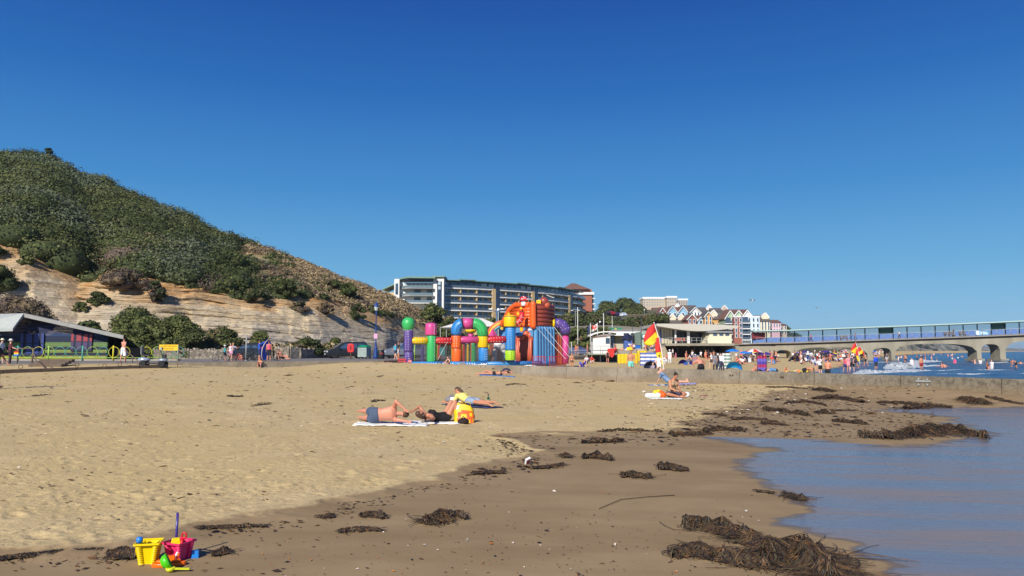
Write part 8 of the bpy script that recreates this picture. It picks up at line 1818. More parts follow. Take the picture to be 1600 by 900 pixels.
person('child in blue top on hands and knees near the yellow boards',dict(SQUAT,t1=(0,1,.25),t2=(0,1,.0),hd=(0,1,-.1),face=(0,.5,-1),ua=[(-.1,.2,-1),(.1,.2,-1)],fa=[(0,.1,-1),(0,.1,-1)],th=[(-.2,.3,-1),(.2,.3,-1)],sk=[(0,-1,-.1),(0,-1,-.1)]),'fair','dark',top=('tee',(96,140,190)),bottom=('shorts',(40,40,60)),loc=at(1212.5,578,52),rz=R(95),h=.95)
person('small blond child kneeling beside the blue and white rescue board',SQUAT,'tan','blond',loc=at(1226.5,571,66),rz=R(180),h=.7,bottom=('shorts',(230,210,90))); person('child in orange armbands squatting at the water edge',SQUAT,'fair','blond',top=('vest',(240,130,50)),bottom=('shorts',(220,80,50)),loc=at(1249,573,62),rz=R(20),h=.6)
person('boy in black and white shorts crawling in the shallows',dict(BEND,t1=(0,1,.35),t2=(0,1,.1),th=[(-.2,.4,-1),(.2,-.3,-1)],sk=[(0,-.6,-1),(0,-.6,-1)],ua=[(-.1,.2,-1),(.1,.2,-1)]),'tan','dark',bottom=('shorts',(28,28,34)),loc=at(1257,581,53,-.42),rz=R(-75),h=.95)
person('person in white tee shirt and black shorts bending with back turned in the shallows',dict(BEND,t1=(0,.3,1),t2=(0,.6,.9)),'fair','dark',top=('tee',(226,228,232)),bottom=('shorts',(30,30,36)),loc=at(1282,580,66,-.5),rz=R(20),h=.92)
person('boy in pale tee shirt bending beside a white shirted adult',BEND,'fair','dark',top=('tee',(206,216,236)),bottom=('shorts',(60,80,140)),loc=at(1275,570,80),rz=R(100)); person('bare backed young man with folded arms standing in the water close to the groyne',dict(STAND,ua=[(-.2,.3,-1),(.2,.3,-1)],fa=[(.9,.4,.1),(-.9,.4,.1)]),'pink','brown',bottom=('shorts',(26,30,40)),loc=at(1293.5,585,54,-.62),rz=R(-40))
person('girl in pink top and blue shorts wading',fm_(WALK),'tan','dark',top=('vest',(226,80,120)),bottom=('shorts',(50,60,120)),loc=at(1321,577,78,-.62),rz=R(-60),h=.92); person('woman in pink swimsuit between the pink girl and the paddler in black',fm_(STAND),'fair','brown',top=('dress',(230,150,160)),loc=at(1326,574,82,-.55),rz=R(180),h=.95)
person('paddler in black shorts and grey top kicking the water',RUN,'fair','dark',top=('tee',(74,78,96)),bottom=('knee',(28,28,34)),loc=at(1331.5,575,80,-.55),rz=R(-50)); person('paddler in patterned swimsuit behind the running one',fm_(WALK),'tan','brown',top=('dress',(60,40,60)),loc=at(1337,572,95,-.5),rz=R(80))
person('man in bright blue jacket and grey shorts standing in the shallows',STAND,'tan','dark',top=('long',(30,80,215)),bottom=('knee',(50,58,70)),loc=at(1369,577,88,-.62),rz=R(15),h=1.03); person('runner splashing through the shallows before the small arch',RUN,'tan','brown',bottom=('shorts',(30,30,40)),loc=at(1353,570,105,-.5),rz=R(70)); person('child in white and grey beneath the small pier arch',WALK,'fair','dark',top=('tee',(90,90,96)),bottom=('shorts',(180,184,190)),loc=at(1386,566,130,-.5),rz=R(160))
# ---- bathers in the sea; the water hides what is below it
wv_=[(1440,577,92,'bare chested man wading in dark trunks nearest the foam','tan',(150,40,50),STAND,.45,1.08),(1472,576,95,'swimmer with wet hair, left of the pair hugging in the sea','pink',None,SWIMUP,1.15,1),(1478,576,96,'swimmer leaning towards the one beside him in the sea','pink',None,dict(SWIMUP,t1=(-.4,0,1)),1.15,1),(1543,578,88,'tanned swimmer standing left in the group of three bathers','brown',(26,28,40),STAND,.75,1),(1544.5,578.5,86,'child in red swimsuit between two standing bathers','pink',(214,40,60),STAND,.85,.75),(1550,576,90,'pale bather in white top beside the child in red','fair',(230,232,236),STAND,.7,1),(1588,576,93,'dark clad bather leaning sideways near the right picture edge','tan',(26,26,32),BEND,.25,1),(1582,568,120,'bather with a pink float behind the leaning bather','pink',(236,110,130),STAND,1.0,1),(1595,569,118,'low swimmer at the right picture edge','pink',None,SWIMUP,1.25,1),(1523.5,568,125,'pale bather at the foot of the wide pier pillar','fair',None,STAND,1.0,1),(1532,567.5,126,'bather in white between the two pier pillars','tan',(232,232,236),STAND,1.05,1),(1492,566,132,'bather on a bright pink float beyond the hugging pair','pink',(240,80,140),STAND,1.0,1),(1425,572,100,'slim bather in white jumping in the broken wave','fair',(226,226,230),STAND,.4,.9),(1415,563,140,'dark haired bather walking out past the broken wave','tan',(40,46,70),WALK,.4,1),(1438,563,142,'bather waist deep in front of the far shore','tan',None,STAND,.9,1),(1446,560,160,'bather in red trunks behind the wading man','pink',(200,40,50),STAND,.8,1),(1456,560,160,'bather with raised arms left of the far swimmers','pink',None,dict(STAND,ua=[(-.5,0,.8),(.5,0,.8)],fa=[(0,0,1),(0,0,1)]),.9,1),(1404,562,150,'small child standing at the water line under the wide arch','fair',(236,236,236),STAND,.1,.65),(1413.5,561,150,'bather holding a dark float near the arch pillar','tan',(30,34,60),STAND,.35,1)]
for(px,py,Y,lab,sk_,c_,ps,sink,h_)in wv_:
 person(lab,ps,sk_,'dark' if px%2<1.2 else 'brown',bottom=('shorts',c_)if c_ else None,top=('tee',c_)if c_ and c_[0]>225 else None,loc=at(px,py,Y,SEA+.02),rz=R((px*37)%360),h=h_,sink=sink/h_*.92,vox=.028)
 # ---- crowd: a few small figures copied many times
cr=random.Random(5); KINDS=[]
def mini(pose,sk_,hair_,top_,bot_,nm):
 r,J,dz=person('x',pose,sk_,hair_,top=top_,bottom=bot_,vox=.045,hairlen=cr.choice([0,1])); m_=None; bm=bmesh.new(); mats=[]
 for ch in list(r.children):
  me=ch.data; k0=len(mats); mats.append(me.materials[0]); n0=len(bm.faces); me.transform(Matrix.Translation(ch.location)); bm.from_mesh(me); bm.faces.ensure_lookup_table()
  for f in bm.faces[n0:]:f.material_index=k0; f.smooth=True
  bpy.data.objects.remove(ch)
 bpy.data.objects.remove(r); me=bpy.data.meshes.new('person'); bm.to_mesh(me); bm.free()
 for q in mats:me.materials.append(q)
 KINDS.append((me,nm))
for ps,pn in((STAND,'standing'),(SITUP,'sitting'),(WALK,'walking'),(BEND,'stooping'),(LIE,'lying')):
 for sk_,hr_,tp,bt_,cn in(('tan','dark',None,('shorts',(40,70,150)),'in blue shorts'),('fair','brown',('tee',(232,232,236)),('shorts',(50,50,60)),'in white top'),('pink','blond',('bra',(214,50,70)),('brief',(214,50,70)),'in red swimwear'),('brown','dark',('tee',(40,44,60)),('shorts',(30,30,34)),'in dark clothes')):
  if ps is LIE and cn in('in white top','in dark clothes'):continue
  mini(dict(ps,f=1)if hr_=='blond' else ps,sk_,hr_,tp,bt_,pn+' '+cn)
def crowd(n,px0,px1,Y0,Y1,grp,where,lo=1.5,seed=1,hs=(0.85,1.05)):
 q=random.Random(seed); k=0; tries=0
 while k<n and tries<n*30:
  tries+=1; Y=Y0*(Y1/Y0)**q.random(); px=q.uniform(px0,px1); x=P(px,550,Y).x; s=float(sdist(np.array([x]),np.array([Y]),WL)[0])
  if s<lo or s>60:continue
  me,nm=q.choice(KINDS); o=bpy.data.objects.new('person',me); COL.objects.link(o); o.location=(x,Y,tz1(x,Y)); o.rotation_euler.z=q.uniform(0,6.28); h=q.uniform(*hs); o.scale=(h,h,h); tag(o,'%s %s'%(nm.replace(' in ',' figure in ',1),where(px,Y)),'person',grp); k+=1
crowd(46,1150,1215,100,150,'people on the sand before the pier wall',lambda px,Y:'on the crowded sand '+('behind the bright blue umbrella' if px<1172 else 'behind the violet windbreak' if px<1196 else 'by the small arch')+(', front rows' if Y<122 else ', back rows'),3,1)
crowd(95,1238,1400,105,200,'people in the crowd at the pier arches',lambda px,Y:('under the left half of the widest arch' if px<1300 else 'under its right half' if px<1356 else 'by the middle small arch')+(', front rows' if Y<128 else ', middle rows' if Y<155 else ', back rows'),.5,2)
crowd(85,1240,1460,200,520,'people far along the beach beyond the pier',lambda px,Y:'far off through '+('the widest arch, left' if px<1300 else 'the widest arch, right' if px<1356 else 'the middle small arch' if px<1395 else 'the right hand arch')+(', nearer rows' if Y<300 else ', farthest rows'),.5,3)
crowd(14,1035,1120,105,140,'people by the undercroft',lambda px,Y:('left' if px<1075 else 'right')+' of the middle of the dark undercroft',3,4)
q=random.Random(12); k=0
while k<44:
 px=q.uniform(1395,1530); Y=q.uniform(150,420); x=P(px,550,Y).x; s=float(sdist(np.array([x]),np.array([Y]),WL)[0])
 if s>-3:continue
 me,nm=q.choice([kk for kk in KINDS if kk[1].startswith(('stand','walk'))]); o=bpy.data.objects.new('person',me); COL.objects.link(o); o.location=(x,Y,SEA-q.uniform(.7,1.35)); o.rotation_euler.z=q.uniform(0,6); tag(o,'bather %s in the sea under the wide right arch, %s, %s'%(nm.split(' ',1)[1],'left part' if px<1440 else 'middle' if px<1490 else 'right part','nearer' if Y<220 else 'farther'),'person','distant bathers in the sea'); k+=1
tc_=[([bum],'bright blue'),([whf],'white'),([pbl,whf],'blue and white'),([M('umb_green',(60,150,130),.7),whf],'green and white'),([redf,whf],'red and white'),([yelf],'yellow'),([nav],'navy'),([prp],'purple'),([turq],'turquoise')]
q=random.Random(31); PR={}
def spot(px0,px1,Y0,Y1,lo=4):
 while True:
  Y=Y0*(Y1/Y0)**q.random(); px=q.uniform(px0,px1); x=P(px,550,Y).x; s=float(sdist(np.array([x]),np.array([Y]),WL)[0])
  if lo<s<55:return px,Y,x
for i in range(74):
 rg=((1155,1212,112,150),(1242,1395,130,200),(1242,1440,200,480))[0 if i<12 else 1 if i<42 else 2]; px,Y,x=spot(*rg); cols,cn=q.choice(tc_); wh=('beside the pier wall','in front of the pier arches','far beyond the pier arches')[0 if i<12 else 1 if i<42 else 2]; kd=q.random()<.5; key=(cn,kd)
 if key not in PR:
  PR[key]=(tent('x',px,560,22*100/Y,11*100/Y,Y,[c for c in cols],i)if kd else parasol('x',px,547,555,24,Y,cols)); src=PR[key]; s0=2.2/(max(.1,max(abs(v.co.x)for v in src.children[0].data.vertices))*2); c=src
  src['s0']=s0
  src.scale=(s0,)*3
 else:c=copy_tree(PR[key])
 c.location=(x,Y,tz1(x,Y)); f=PR[key]['s0']*q.uniform(.85,1.15); c.scale=(f,f,f); c.rotation_euler.z=q.uniform(-.6,.6); tag(c,'%s %s %s'%(cn,'pop-up tent' if kd else 'parasol',wh),'tent' if kd else 'umbrella','tents and parasols '+wh)
 # people on the pier and the promenade terrace
for px,off,lab,tp in((1270.5,1.2,'walker in pink top on the pier over the widest arch',(214,80,110)),(1340.5,1.2,'walker in brown on the pier right of the bench',(150,100,90)),(1411,1.5,'person in white sitting out on the pier under the green panel',(226,230,236)),(1497,1.5,'dark figure between the two timber benches on the pier',(40,44,60))):p=pier_at(px,off,pier_dz(px)); person(lab,WALK,'tan','dark',top=('tee',tp),bottom=('long',(50,50,64)),loc=p,rz=R(90),h=1.0,vox=.035)
for i in range(26):
 px=q.uniform(888,1030); Y=q.uniform(108,146)if px<960 else q.uniform(140,150); me,nm=q.choice([kk for kk in KINDS if 'lying' not in kk[1]]); o=bpy.data.objects.new('person',me); COL.objects.link(o); o.location=(P(px,550,Y).x,Y,PZ if px<955 else PZ+.45); o.rotation_euler.z=q.uniform(0,6); tag(o,'small promenade visitor %s %s'%(nm,'left of the lifeguard hut' if px<918 else 'behind the lifeguard hut' if px<965 else 'by the kiosk shutters' if px<1003 else 'outside the grey green shop'),'person','people on the promenade near the kiosks')
 # ======================= SEAWEED, SCRAPS, TOYS, BIRDS =======================
wd_=[mat('kelp_'+n_,c_,.55,var=.35,vscale=9,spec=.4)for n_,c_ in(('brown',(.055,.031,.015)),('black',(.018,.013,.010)),('amber',(.14,.07,.025)),('olive',(.068,.050,.022)))]
def seaweed(lab,pts,w,n,heap=.07,seed=0,rad=.006):
 q=np.random.RandomState(seed+100); W=[onterr(*p)for p in pts]; c=W[len(W)//2].copy(); pp=np.array([[p.x,p.y]for p in W]); seg=np.linalg.norm(np.diff(pp,axis=0),axis=1); cum=np.r_[0,np.cumsum(seg)]; T=max(cum[-1],.05)
 ws=np.interp(np.linspace(0,1,9),np.linspace(0,1,len(w)),w)*W[0].y/FPX
 def hw(s):return np.interp(s/T,np.linspace(0,1,9),ws)*(.35+.65*np.sin(np.pi*np.clip(s/T,.02,.98))**.4)
 s=q.uniform(0,T,n); h=hw(s); off=np.clip(q.normal(0,.5,n),-1,1)*h*2.6
 d=np.stack([np.interp(np.clip(s+.05,0,T),cum,pp[:,0])-np.interp(np.clip(s-.05,0,T),cum,pp[:,0]),np.interp(np.clip(s+.05,0,T),cum,pp[:,1])-np.interp(np.clip(s-.05,0,T),cum,pp[:,1])],1); d/=np.linalg.norm(d,axis=1)[:,None]+1e-9
 off=off*(.45+1.1*fbm(s/max(h.mean(),.03)*.9+seed*7,off/max(h.mean(),.03)+seed,2,seed)); x=np.interp(s,cum,pp[:,0])-d[:,1]*off*.5; y=np.interp(s,cum,pp[:,1])+d[:,0]*off*1.4
 a=np.arctan2(d[:,1],d[:,0])+q.normal(0,1.1,n); L_=np.clip(h*3,.07,.45)*q.lognormal(-.25,.5,n); K=7; pts3=np.zeros((n,K,3)); pts3[:,0,0]=x; pts3[:,0,1]=y; cu=q.normal(0,.5,n)
 for k in range(1,K):a=a+cu+q.normal(0,.3,n); pts3[:,k,0]=pts3[:,k-1,0]+np.cos(a)*L_/K; pts3[:,k,1]=pts3[:,k-1,1]+np.sin(a)*L_/K
 # heap height under each strand, flat on the sand at the rim
 dd=np.full((n,K),1e9); hh=np.full((n,K),.05)
 for(u,v),c0,c1 in zip(zip(pp[:-1],pp[1:]),cum[:-1],cum[1:]):
  e=v-u; t=np.clip(((pts3[...,:2]-u)@e)/(e@e),0,1); r=np.linalg.norm((pts3[...,:2]-u-t[...,None]*e)*np.array([1,.55]),axis=-1); m=r<dd; dd=np.where(m,r,dd); hh=np.where(m,hw(c0+t*(c1-c0)),hh)
 top=heap*np.clip(1-(dd/(hh*1.5))**2,0,1)*2.1*(fbm(pts3[...,0]*2.2/max(.25,float(hw(T/2))*3),pts3[...,1]*2.2/max(.25,float(hw(T/2))*3),3,seed)**1.25)
 pts3[...,2]=tz(pts3[...,0],pts3[...,1])+.012+top*q.uniform(.45,1,n)[:,None]+q.uniform(0,.012,(n,K)); pts3-=np.array(c)
 r_=rad*q.uniform(.35,1.3,n)[:,None,None]; tg=np.gradient(pts3,axis=1); tg/=np.linalg.norm(tg,axis=2)[...,None]+1e-9; sd_=np.cross(tg,[0,0,1.0]); sd_/=np.linalg.norm(sd_,axis=2)[...,None]+1e-9; tap=np.linspace(1,.45,K)[None,:,None]
 A=pts3-sd_*r_*tap; B_=pts3+sd_*r_*tap; C_=pts3+np.array([0,0,1.0])*r_*tap*.9; Q_=[]
 for u,v in((A,C_),(C_,B_)):Q_.append(np.stack([u[:,:-1],v[:,:-1],v[:,1:],u[:,1:]],2).reshape(-1,4,3))
 Vq=np.concatenate(Q_); mi=np.tile(np.repeat(q.choice(4,n,p=[.42,.3,.12,.16]),K-1),2)
 root=thing('seaweed',lab,'seaweed',c,group='heaps of seaweed washed up on the wet sand'); o=bpy.data.objects.new('fronds',quads_mesh('fronds',Vq,wd_,mi)); COL.objects.link(o); o.parent=root
 if heap>.02:
  m=MB(); ns=14; nr=8; vs=[]
  for i in range(ns+1):
   s0=T*i/ns; cx,cy=np.interp(s0,cum,pp[:,0]),np.interp(s0,cum,pp[:,1]); hw_=float(hw(s0))*(.2 if i in(0,ns)else.45+.5*float(vnoise(np.array([i*.8]),np.array([3.3]),seed)[0]))
   e=np.array([np.interp(min(T,s0+.02),cum,pp[:,0])-np.interp(max(0,s0-.02),cum,pp[:,0]),np.interp(min(T,s0+.02),cum,pp[:,1])-np.interp(max(0,s0-.02),cum,pp[:,1])]); e/=np.linalg.norm(e)+1e-9
   for j in range(nr+1):v=j/nr*2-1; k=float(vnoise(np.array([i*.9]),np.array([j*.9]),seed)[0]); X_,Y_=cx-e[1]*v*hw_*.8,cy+e[0]*v*hw_*1.5; vs.append((X_-c.x,Y_-c.y,tz1(X_,Y_)-c.z+heap*.75*(1-v*v)*(k*1.5-.1)-.005))
  m.v=vs; m.f=[(i*(nr+1)+j,(i+1)*(nr+1)+j,(i+1)*(nr+1)+j+1,i*(nr+1)+j+1)for i in range(ns)for j in range(nr)]; m.m=[0]*len(m.f); m.sm=[True]*len(m.f); m.build('matted_core',wd_[1],root)
SW=[('largest heap of tangled brown seaweed at the bottom of the picture by the water',[(1196,882),(1232,868),(1262,874),(1298,903)],[12,26,26,12],2600,.16),('long arm of seaweed trailing left from the largest heap',[(1050,872),(1082,862),(1112,870),(1155,880),(1198,886)],[6,12,9,10,9],1500,.08),('drooping seaweed heap just above the largest one',[(1068,826),(1100,824),(1140,832),(1172,844),(1198,858)],[5,9,12,14,10],1600,.09),('small seaweed clump at the edge of the thin water',[(1222,776),(1240,777),(1256,784)],[4,7,4],320,.06),('thin seaweed strip left of the clump in the thin water',[(1178,768),(1208,772)],[2,2.5],120,.02),('wide seaweed bank lying in the shallow water at the right',[(1342,684),(1390,686),(1430,680),(1482,672),(1542,686)],[4,10,14,10,4],1700,.17),('dense seaweed heap close to the bolts of the groyne',[(1498,624),(1520,628),(1545,632)],[5,9,5],500,.14),('loose seaweed trail right of the heap by the groyne bolts',[(1540,620),(1575,628),(1598,632)],[3,4,3],240,.05),('right clump of the two in the middle of the wet sand',[(1028,734),(1048,733),(1074,736)],[3,6,3],420,.08),('left clump of the two in the middle of the wet sand',[(970,746),(992,744),(1016,748)],[4,6,4],420,.08),('flat seaweed clump below the boundary of the dry sand',[(910,717),(934,714),(956,720)],[3,6,3],380,.07),('small round seaweed knot left of the flat clump',[(876,714),(890,714)],[4,4],160,.06),('seaweed string below the littered carton',[(832,733),(858,731),(880,727)],[2,4,3],240,.03),('seaweed strip left of the littered carton',[(738,742),(765,740),(790,740)],[3,4,2],240,.03),('seaweed heap with curled stems left of centre on the wet sand',[(664,820),(684,813),(704,812)],[7,9,5],620,.09),('thin seaweed tail right of the curled heap',[(700,808),(716,805),(728,812)],[4,4,2],200,.05),('low seaweed patch left of the curled heap',[(562,808),(584,806),(600,811)],[3,5,3],260,.04),('thin twiggy seaweed patch near the lower centre',[(528,833),(560,829),(594,830)],[2,4,2],220,.02),('pair of seaweed scraps at the dry edge near lower centre',[(498,810),(520,808)],[2,4],140,.03),('seaweed ridge at the top of the bare wet sand',[(908,693),(942,692),(974,690)],[2,3,5],300,.07),('long seaweed ridge right of centre',[(934,676),(985,675),(1034,676)],[2,4,3],360,.06),('dark seaweed ridge continuing towards the swash',[(1045,680),(1080,680),(1110,678)],[4,5,4],400,.07),('rounded dark end of the long seaweed ridge',[(1098,674),(1135,671),(1166,674)],[3,4,6],420,.08),('seaweed drift nearest the foot of the concrete groyne',[(1196,605),(1225,605),(1262,608)],[2,3,2],240,.04),('dark seaweed heap just in front of the groyne',[(1268,610),(1285,609),(1302,613)],[4,5,4],260,.10),('broad seaweed bank below the small dark heap',[(1270,624),(1305,621),(1350,630)],[5,8,5],620,.12),('long ragged seaweed drift in the middle distance',[(1192,641),(1228,644),(1262,650)],[4,6,4],480,.11),('seaweed drift between the ragged one and the broad bank',[(1225,631),(1262,628),(1290,634)],[3,4,3],300,.07),('single round seaweed lump',[(1276,646),(1292,646)],[5,5],220,.12),('thin seaweed line beside the round lump',[(1298,642),(1340,642)],[2,2],140,.03),('seaweed heap on the sand spit above the shallow water',[(1300,659),(1324,660),(1354,664)],[4,5,3],340,.10),('seaweed drift at the near edge of the far pool',[(1370,630),(1405,630),(1440,634)],[3,4,4],340,.08),('dark seaweed bank right of the far pool',[(1412,640),(1446,636),(1488,638)],[5,7,4],460,.12),('small seaweed heap left of the long ragged drift',[(1142,656),(1168,655),(1198,657)],[3,4,3],280,.05),('seaweed clump below the ragged drift',[(1190,663),(1205,662),(1226,665)],[3,4,3],240,.06),('short seaweed bar near the dry sand tongue',[(1096,649),(1115,648),(1134,651)],[2,3,2],180,.05),('debris drift left of the yellow castle bucket',[(168,868),(190,866),(214,872)],[5,9,5],520,.04),('thin strandline running off the left bottom edge',[(-20,878),(40,872),(90,866),(160,862)],[4,4,3,3],620,.02),('thin strandline right of the beach toys',[(300,829),(350,826),(412,824)],[2,3,1],260,.02),('dark scrap right of the orange sand mould',[(330,870),(345,866),(356,864)],[3,4,2],160,.03),('dark scrap alone on the far left dry sand',[(50,620),(62,619),(76,618)],[1,2,1],60,.04),('dark scrap on the dry sand above the middle left',[(354,619),(366,620),(380,620)],[1,2,1],60,.04),('streak of weed right of the middle left scrap',[(394,635),(408,632),(424,631)],[1,2,1],60,.03),('weed streak behind the bare backed man',[(580,628),(592,626),(602,627)],[1,2,1],60,.05),('weed streak on the dry sand below the play park',[(790,602),(805,600),(822,601)],[1,1.5,1],60,.04)]
for i,(lab,pts,w,n,hp)in enumerate(SW):seaweed(lab,pts,w,n,hp,i,.007 if pts[0][1]>740 else.011)
def scatter(name,lab,n,seed,mats,fn,size,kind='stuff',flat=.25):
 q=np.random.RandomState(seed); V=[]; mi=[]
 while len(V)<n:
  px,py=fn(q); p=onz(px,py,.05); x,y=p.x,p.y; z=float(tz(np.array([x]),np.array([y]))[0])+.004; a=q.uniform(0,6.28); s=size*q.lognormal(0,.5)*(.6+y/14); l,w=s,s*q.uniform(.2,.6); c,s_=math.cos(a),math.sin(a); h=s*flat
  V.append([(x-c*l,y-s_*l,z),(x+s_*w,y-c*w,z+h),(x+c*l,y+s_*l,z+h*.4),(x-s_*w,y+c*w,z+.002)]); mi.append(q.randint(len(mats)))
 o=bpy.data.objects.new(name,quads_mesh(name,np.array(V,float),mats,mi)); COL.objects.link(o); return tag(o,lab,kind=kind)
def f_edge(q):
 i=q.randint(2,len(wetpx)-2); t=q.rand(); return lerp(wetpx[i][0],wetpx[i+1][0],t)+q.normal(0,10),min(898,lerp(wetpx[i][1],wetpx[i+1][1],t)+abs(q.normal(0,10))-2)
def f_dry(q):
 while True:
  py=547+28*(350/28)**q.rand(); px=q.uniform(-60,1250)
  if py<np.interp(px,[a for a,b in wetpx],[b for a,b in wetpx])and py>580:return px,py
def f_wet(q):return q.uniform(250,1200),q.uniform(760,898)
def f_mid(q):return q.uniform(1040,1460),q.uniform(603,672)
scatter('seaweed_scraps','dark scraps of weed along the edge of the dry sand',2300,1,wd_[:3],f_edge,.018); scatter('dry_weed_flecks','small dark flecks of dry weed over the dry sand',3600,2,[wd_[0],wd_[2],M('driftwood_fleck',(112,84,56),.8)],f_dry,.016); scatter('weed_flecks','weed flecks on the wet sand',420,3,wd_[:3],f_wet,.012); scatter('weed_scraps','weed scraps in the strandline at the right',1500,6,wd_[:3],f_mid,.023)
scatter('shells_and_pebbles','shells and pebbles scattered on the wet sand',260,4,[M('shell_white',(226,214,196),.6),M('pebble_amber',(190,120,50),.6),M('pebble_brown',(110,76,50),.7)],lambda q:(q.uniform(420,1080),q.uniform(820,898))if q.rand()<.6 else f_wet(q),.009,flat=.5); scatter('shell_grit','pale shell grit on the upper beach',1500,5,[MATS['shell_white'],M('shell_buff',(206,180,140),.7)],lambda q:(q.uniform(1000,1400),q.uniform(600,640))if q.rand()<.5 else f_dry(q),.010,flat=.5)
p=onterr(824,725); r=thing('carton','crushed white and red carton lying on the strandline','litter',p+Vector((0,0,.02)),R(25)); r.rotation_euler=(R(35),R(-20),R(35)); r.scale=(.65,)*3; MB().box((0,0,.05),(.13,.05,.17)).build('box',whitem,r); MB().box((0,-.027,.05),(.09,.006,.11)).build('printed_panel',M('carton_red',(170,60,60),.6),r)
m=MB(); m.tube([onterr(936,796)+Vector((0,0,.01)),onterr(970,782)+Vector((0,0,.012)),onterr(1010,778)+Vector((0,0,.012)),onterr(1054,775)+Vector((0,0,.01))],.004,4); o=m.build('twig',wd_[0]); tag(o,'long thin dark twig lying on the wet sand right of centre','twig')
# ---- beach toys
T=lambda px,py:onterr(px,py)
yp,pk,og,gg,bl,pu,rd=[M('toy_'+n_,c_,.32,var=.04)for n_,c_ in(('yellow',(248,214,0)),('pink',(238,50,110)),('orange',(255,110,10)),('green',(80,200,30)),('blue',(40,130,215)),('purple',(62,50,130)),('red',(215,25,35)))]
def castle(lab,loc,rz,col,W=.17,H=.205,wb=.115):
 r=thing('sand_bucket',lab,'bucket',loc,rz,s=.76); m=MB(); n=10; half=lambda z:lerp(wb,W,z/H)/2
 for k in range(n):
  z0,z1=H*k/n,H*(k+1)/n-.0025; h0,h1=half(z0),half(z1); m.add([(sx*h0,sy*h0,z0)for sx,sy in((-1,-1),(1,-1),(1,1),(-1,1))]+[(sx*h1,sy*h1,z1)for sx,sy in((-1,-1),(1,-1),(1,1),(-1,1))],[(0,1,5,4),(1,2,6,5),(2,3,7,6),(3,0,4,7),(3,2,1,0),(4,5,6,7)][:5 if k else 6])
 m.add([(sx*half(0)*.97,sy*half(0)*.97,0)for sx,sy in((-1,-1),(1,-1),(1,1),(-1,1))]+[(sx*half(H)*.97,sy*half(H)*.97,H)for sx,sy in((-1,-1),(1,-1),(1,1),(-1,1))],[(0,1,5,4),(1,2,6,5),(2,3,7,6),(3,0,4,7)])
 m.build('pail',col,r)
 for sx in(-1,1):
  for sy in(-1,1):
   m=MB()
   for k in range(n):z0,z1=H*k/n-(.012 if k==0 else 0),H*(k+1)/n-.0025; h0,h1=half(max(z0,0)),half(z1); m.lathe([(.027+.004*k/n,0),(.0275+.004*k/n,z1-z0)],c=(sx*h0*1.0,sy*h0,z0),n=14)
   m.build('turret',col,r)
 m=MB(); o_=half(H)+.034; i_=half(H)-.006
 for a,b in(((-o_,-o_),(o_,-o_)),((o_,-o_),(o_,o_)),((o_,o_),(-o_,o_)),((-o_,o_),(-o_,-o_))):m.beam((a[0],a[1],H+.004),(b[0],b[1],H+.004),.012,.018)
 m.build('rim',col,r); MB().tube([(-o_,0,H),(-o_-.012,.01,H*.6),(-o_-.004,.015,H*.35)],.004,6).build('handle',col,r); return r
b0=T(232,879); castle('yellow castle shaped sand bucket with brick pattern and corner turrets',b0,R(12),yp)
b1=b0+Vector((.185,.12,0)); b1.z=tz1(b1.x,b1.y); castle('pink castle shaped sand bucket right behind the yellow one',b1,R(-22),pk,.17,.175,.13)
def at_b(b,dx,dy,dz):return b+Vector((dx,dy,dz))*.78
o=toy('sand_mould','small round blue mould perched on the left rim of the yellow bucket','sand toy',at_b(b0,-.075,-.05,.20),MB().lathe([(.012,0),(.028,.015),(.031,.035),(.024,.055),(.012,.06),(.001,.055)],n=14),bl); o.scale=(.85,)*3
o=toy('sand_mould','yellow block mould sticking out of the pink bucket','sand toy',at_b(b1,-.03,-.01,.145),MB().box((0,0,.03),(.10,.07,.075),taper=.75),yp,R(20)); bevel(o,.006); o.scale=(.78,)*3
o=toy('sand_mould','bright blue box mould on the sand right of the pink bucket','sand toy',at_b(b1,.145,.06,0),MB().box((0,0,.035),(.085,.08,.08),taper=.85),bl,R(15)); bevel(o,.006); o.scale=(.72,)*3
r=thing('spade','purple spade handle standing upright in the buckets','spade',at_b(b1,-.055,.05,.03)); MB().tube([(0,0,0),(.006,0,.33)],.0105,10).build('shaft',pu,r); MB().box((0,0,-.0),(.06,.012,.07)).build('blade',pu,r)
r=thing('spade','red ring handled spade with white shaft leaning on the pink bucket','spade',at_b(b1,.03,-.13,.01)); MB().tube([(-.03,-.01,0),(0,0,.05),(.016,.03,.10)],[.006,.008,.009],8).build('shaft',whitem,r); MB().tube([(.016,.03,.10),(.028,.05,.165)],[.010,.012],8).build('handle',rd,r)
m=MB(); m.tube([(.033+.018*math.cos(a),.058,.186+.02*math.sin(a))for a in np.linspace(0,6.283,16,endpoint=False)],.007,6,closed=True); m.build('ring_grip',rd,r)
c=T(262,884); r=thing('sand_mould','orange boat shaped sand mould lying in front of the two buckets','sand toy',c,R(14)); n=18; pr=[(.125*math.cos(a)*(1+.08*math.cos(3*a)),.055*math.sin(a))for a in np.linspace(0,2*math.pi,n,endpoint=False)]
m=MB(); m.prism(pr,0,.028); b=m.build('hull',og,r); bevel(b,.006); m=MB(); m.prism([(x*.72,y*.66)for x,y in pr],.028,.048); b=m.build('deck',og,r); bevel(b,.006); MB().box((.02,.0,.062),(.06,.035,.028)).build('cabin',og,r); MB().tube([(.06,.03,.05),(.075,.05,.08)],.008,6).build('funnel',og,r)
o=toy('sand_mould','green half round cup tipped on its side against the orange mould','sand toy',T(251,892)+Vector((0,0,.045)),MB().lathe([(.001,0),(.025,.004),(.042,.022),(.049,.05),(.046,.05),(.038,.024),(.001,.008)],n=18,M4=Matrix.Rotation(R(62),4,'Y')@Matrix.Rotation(R(-20),4,'X')),gg); o.scale=(1.25,)*3
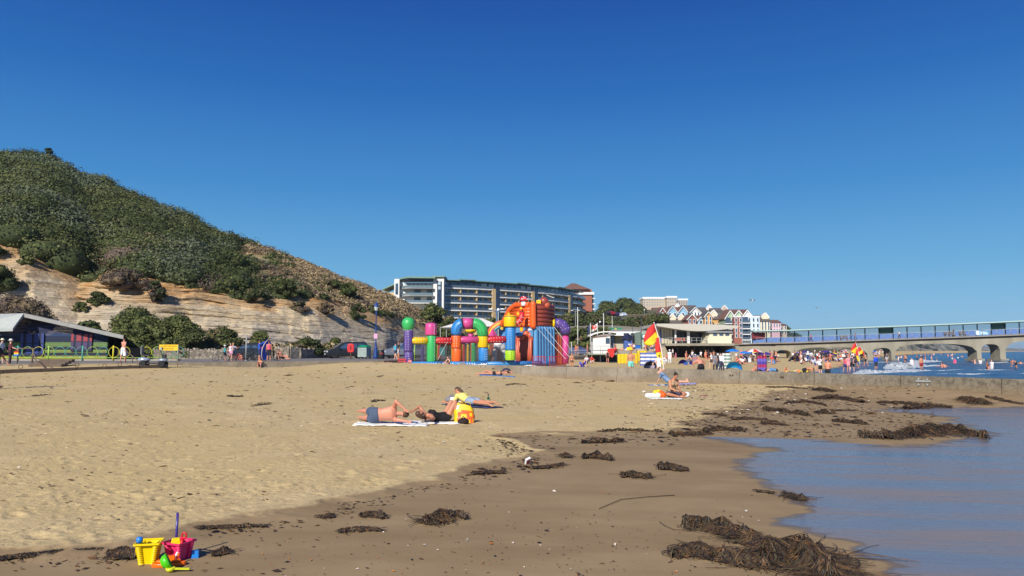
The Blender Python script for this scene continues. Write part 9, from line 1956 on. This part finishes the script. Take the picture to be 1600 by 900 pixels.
r=thing('scoop','lime yellow scoop with flat handle in front of the orange mould','scoop',T(266,894),R(6)); lp=M('toy_lime',(215,220,40),.35); MB().lathe([(.001,0),(.02,.004),(.032,.018),(.035,.034),(.032,.034),(.001,.01)],n=16).build('bowl',lp,r); MB().beam((.03,0,.026),(.135,.012,.018),.022,.012).build('handle',lp,r)
# ---- gulls
gw=M('gull_grey',(120,126,134),.8);
def gull(lab,px,py,Y,s,roll):
 r=thing('seagull',lab,'bird',P(px,py,Y),R(70)); r.rotation_euler=(roll,0,R(200)); m=MB(); m.ell((0,0,0),(.07,.22,.07),12,8); m.ell((0,.22,.03),(.045,.06,.045),10,6); m.cap((0,-.18,0),(0,-.32,.01),.045,.02,8,flat=.4); m.tube([(0,.27,.03),(0,.33,.02)],[.015,.004],6); m.build('body',whf,r)
 for sg in(-1,1):q=MB(); q.add([(sg*.05,.10,.03),(sg*.35,.16,.16),(sg*.72,-.02,.10),(sg*.38,.0,.14),(sg*.05,-.10,.02),(sg*.05,.10,.015),(sg*.35,.16,.145),(sg*.72,-.02,.09),(sg*.38,.0,.125),(sg*.05,-.10,.005)],[(0,1,3,4),(1,2,3),(9,8,6,5),(8,7,6),(0,5,6,1),(3,8,9,4),(1,6,7,2)]); q.build('wing',gw,r)
 r.scale=(s,)*3
gull('seagull flying above the coloured houses',1175.5,470,60,.5,.7); gull('seagull flying small over the pier canopy',1277,481,90,.55,.2); gull('faint seagull lower right of the one over the pier',1292,488.5,130,.55,.1)
# ---- the air between here and the far shore
hz=bpy.data.materials.new('haze'); hz.use_nodes=True; nt=hz.node_tree; nt.nodes.clear(); pv=N(nt,'ShaderNodeVolumePrincipled'); pv.inputs['Color'].default_value=(.80,.88,1.0,1); pv.inputs['Density'].default_value=HAZE; pv.inputs['Anisotropy'].default_value=.2; ou=N(nt,'ShaderNodeOutputMaterial'); L(nt,pv.outputs[0],ou.inputs['Volume'])
if HAZE>0:o=MB().box((3600,3900,25),(11600,11000,74)).build('haze',hz); tag(o,'thin pale sea haze over the whole bay',kind='stuff'); o.display_type='WIRE'
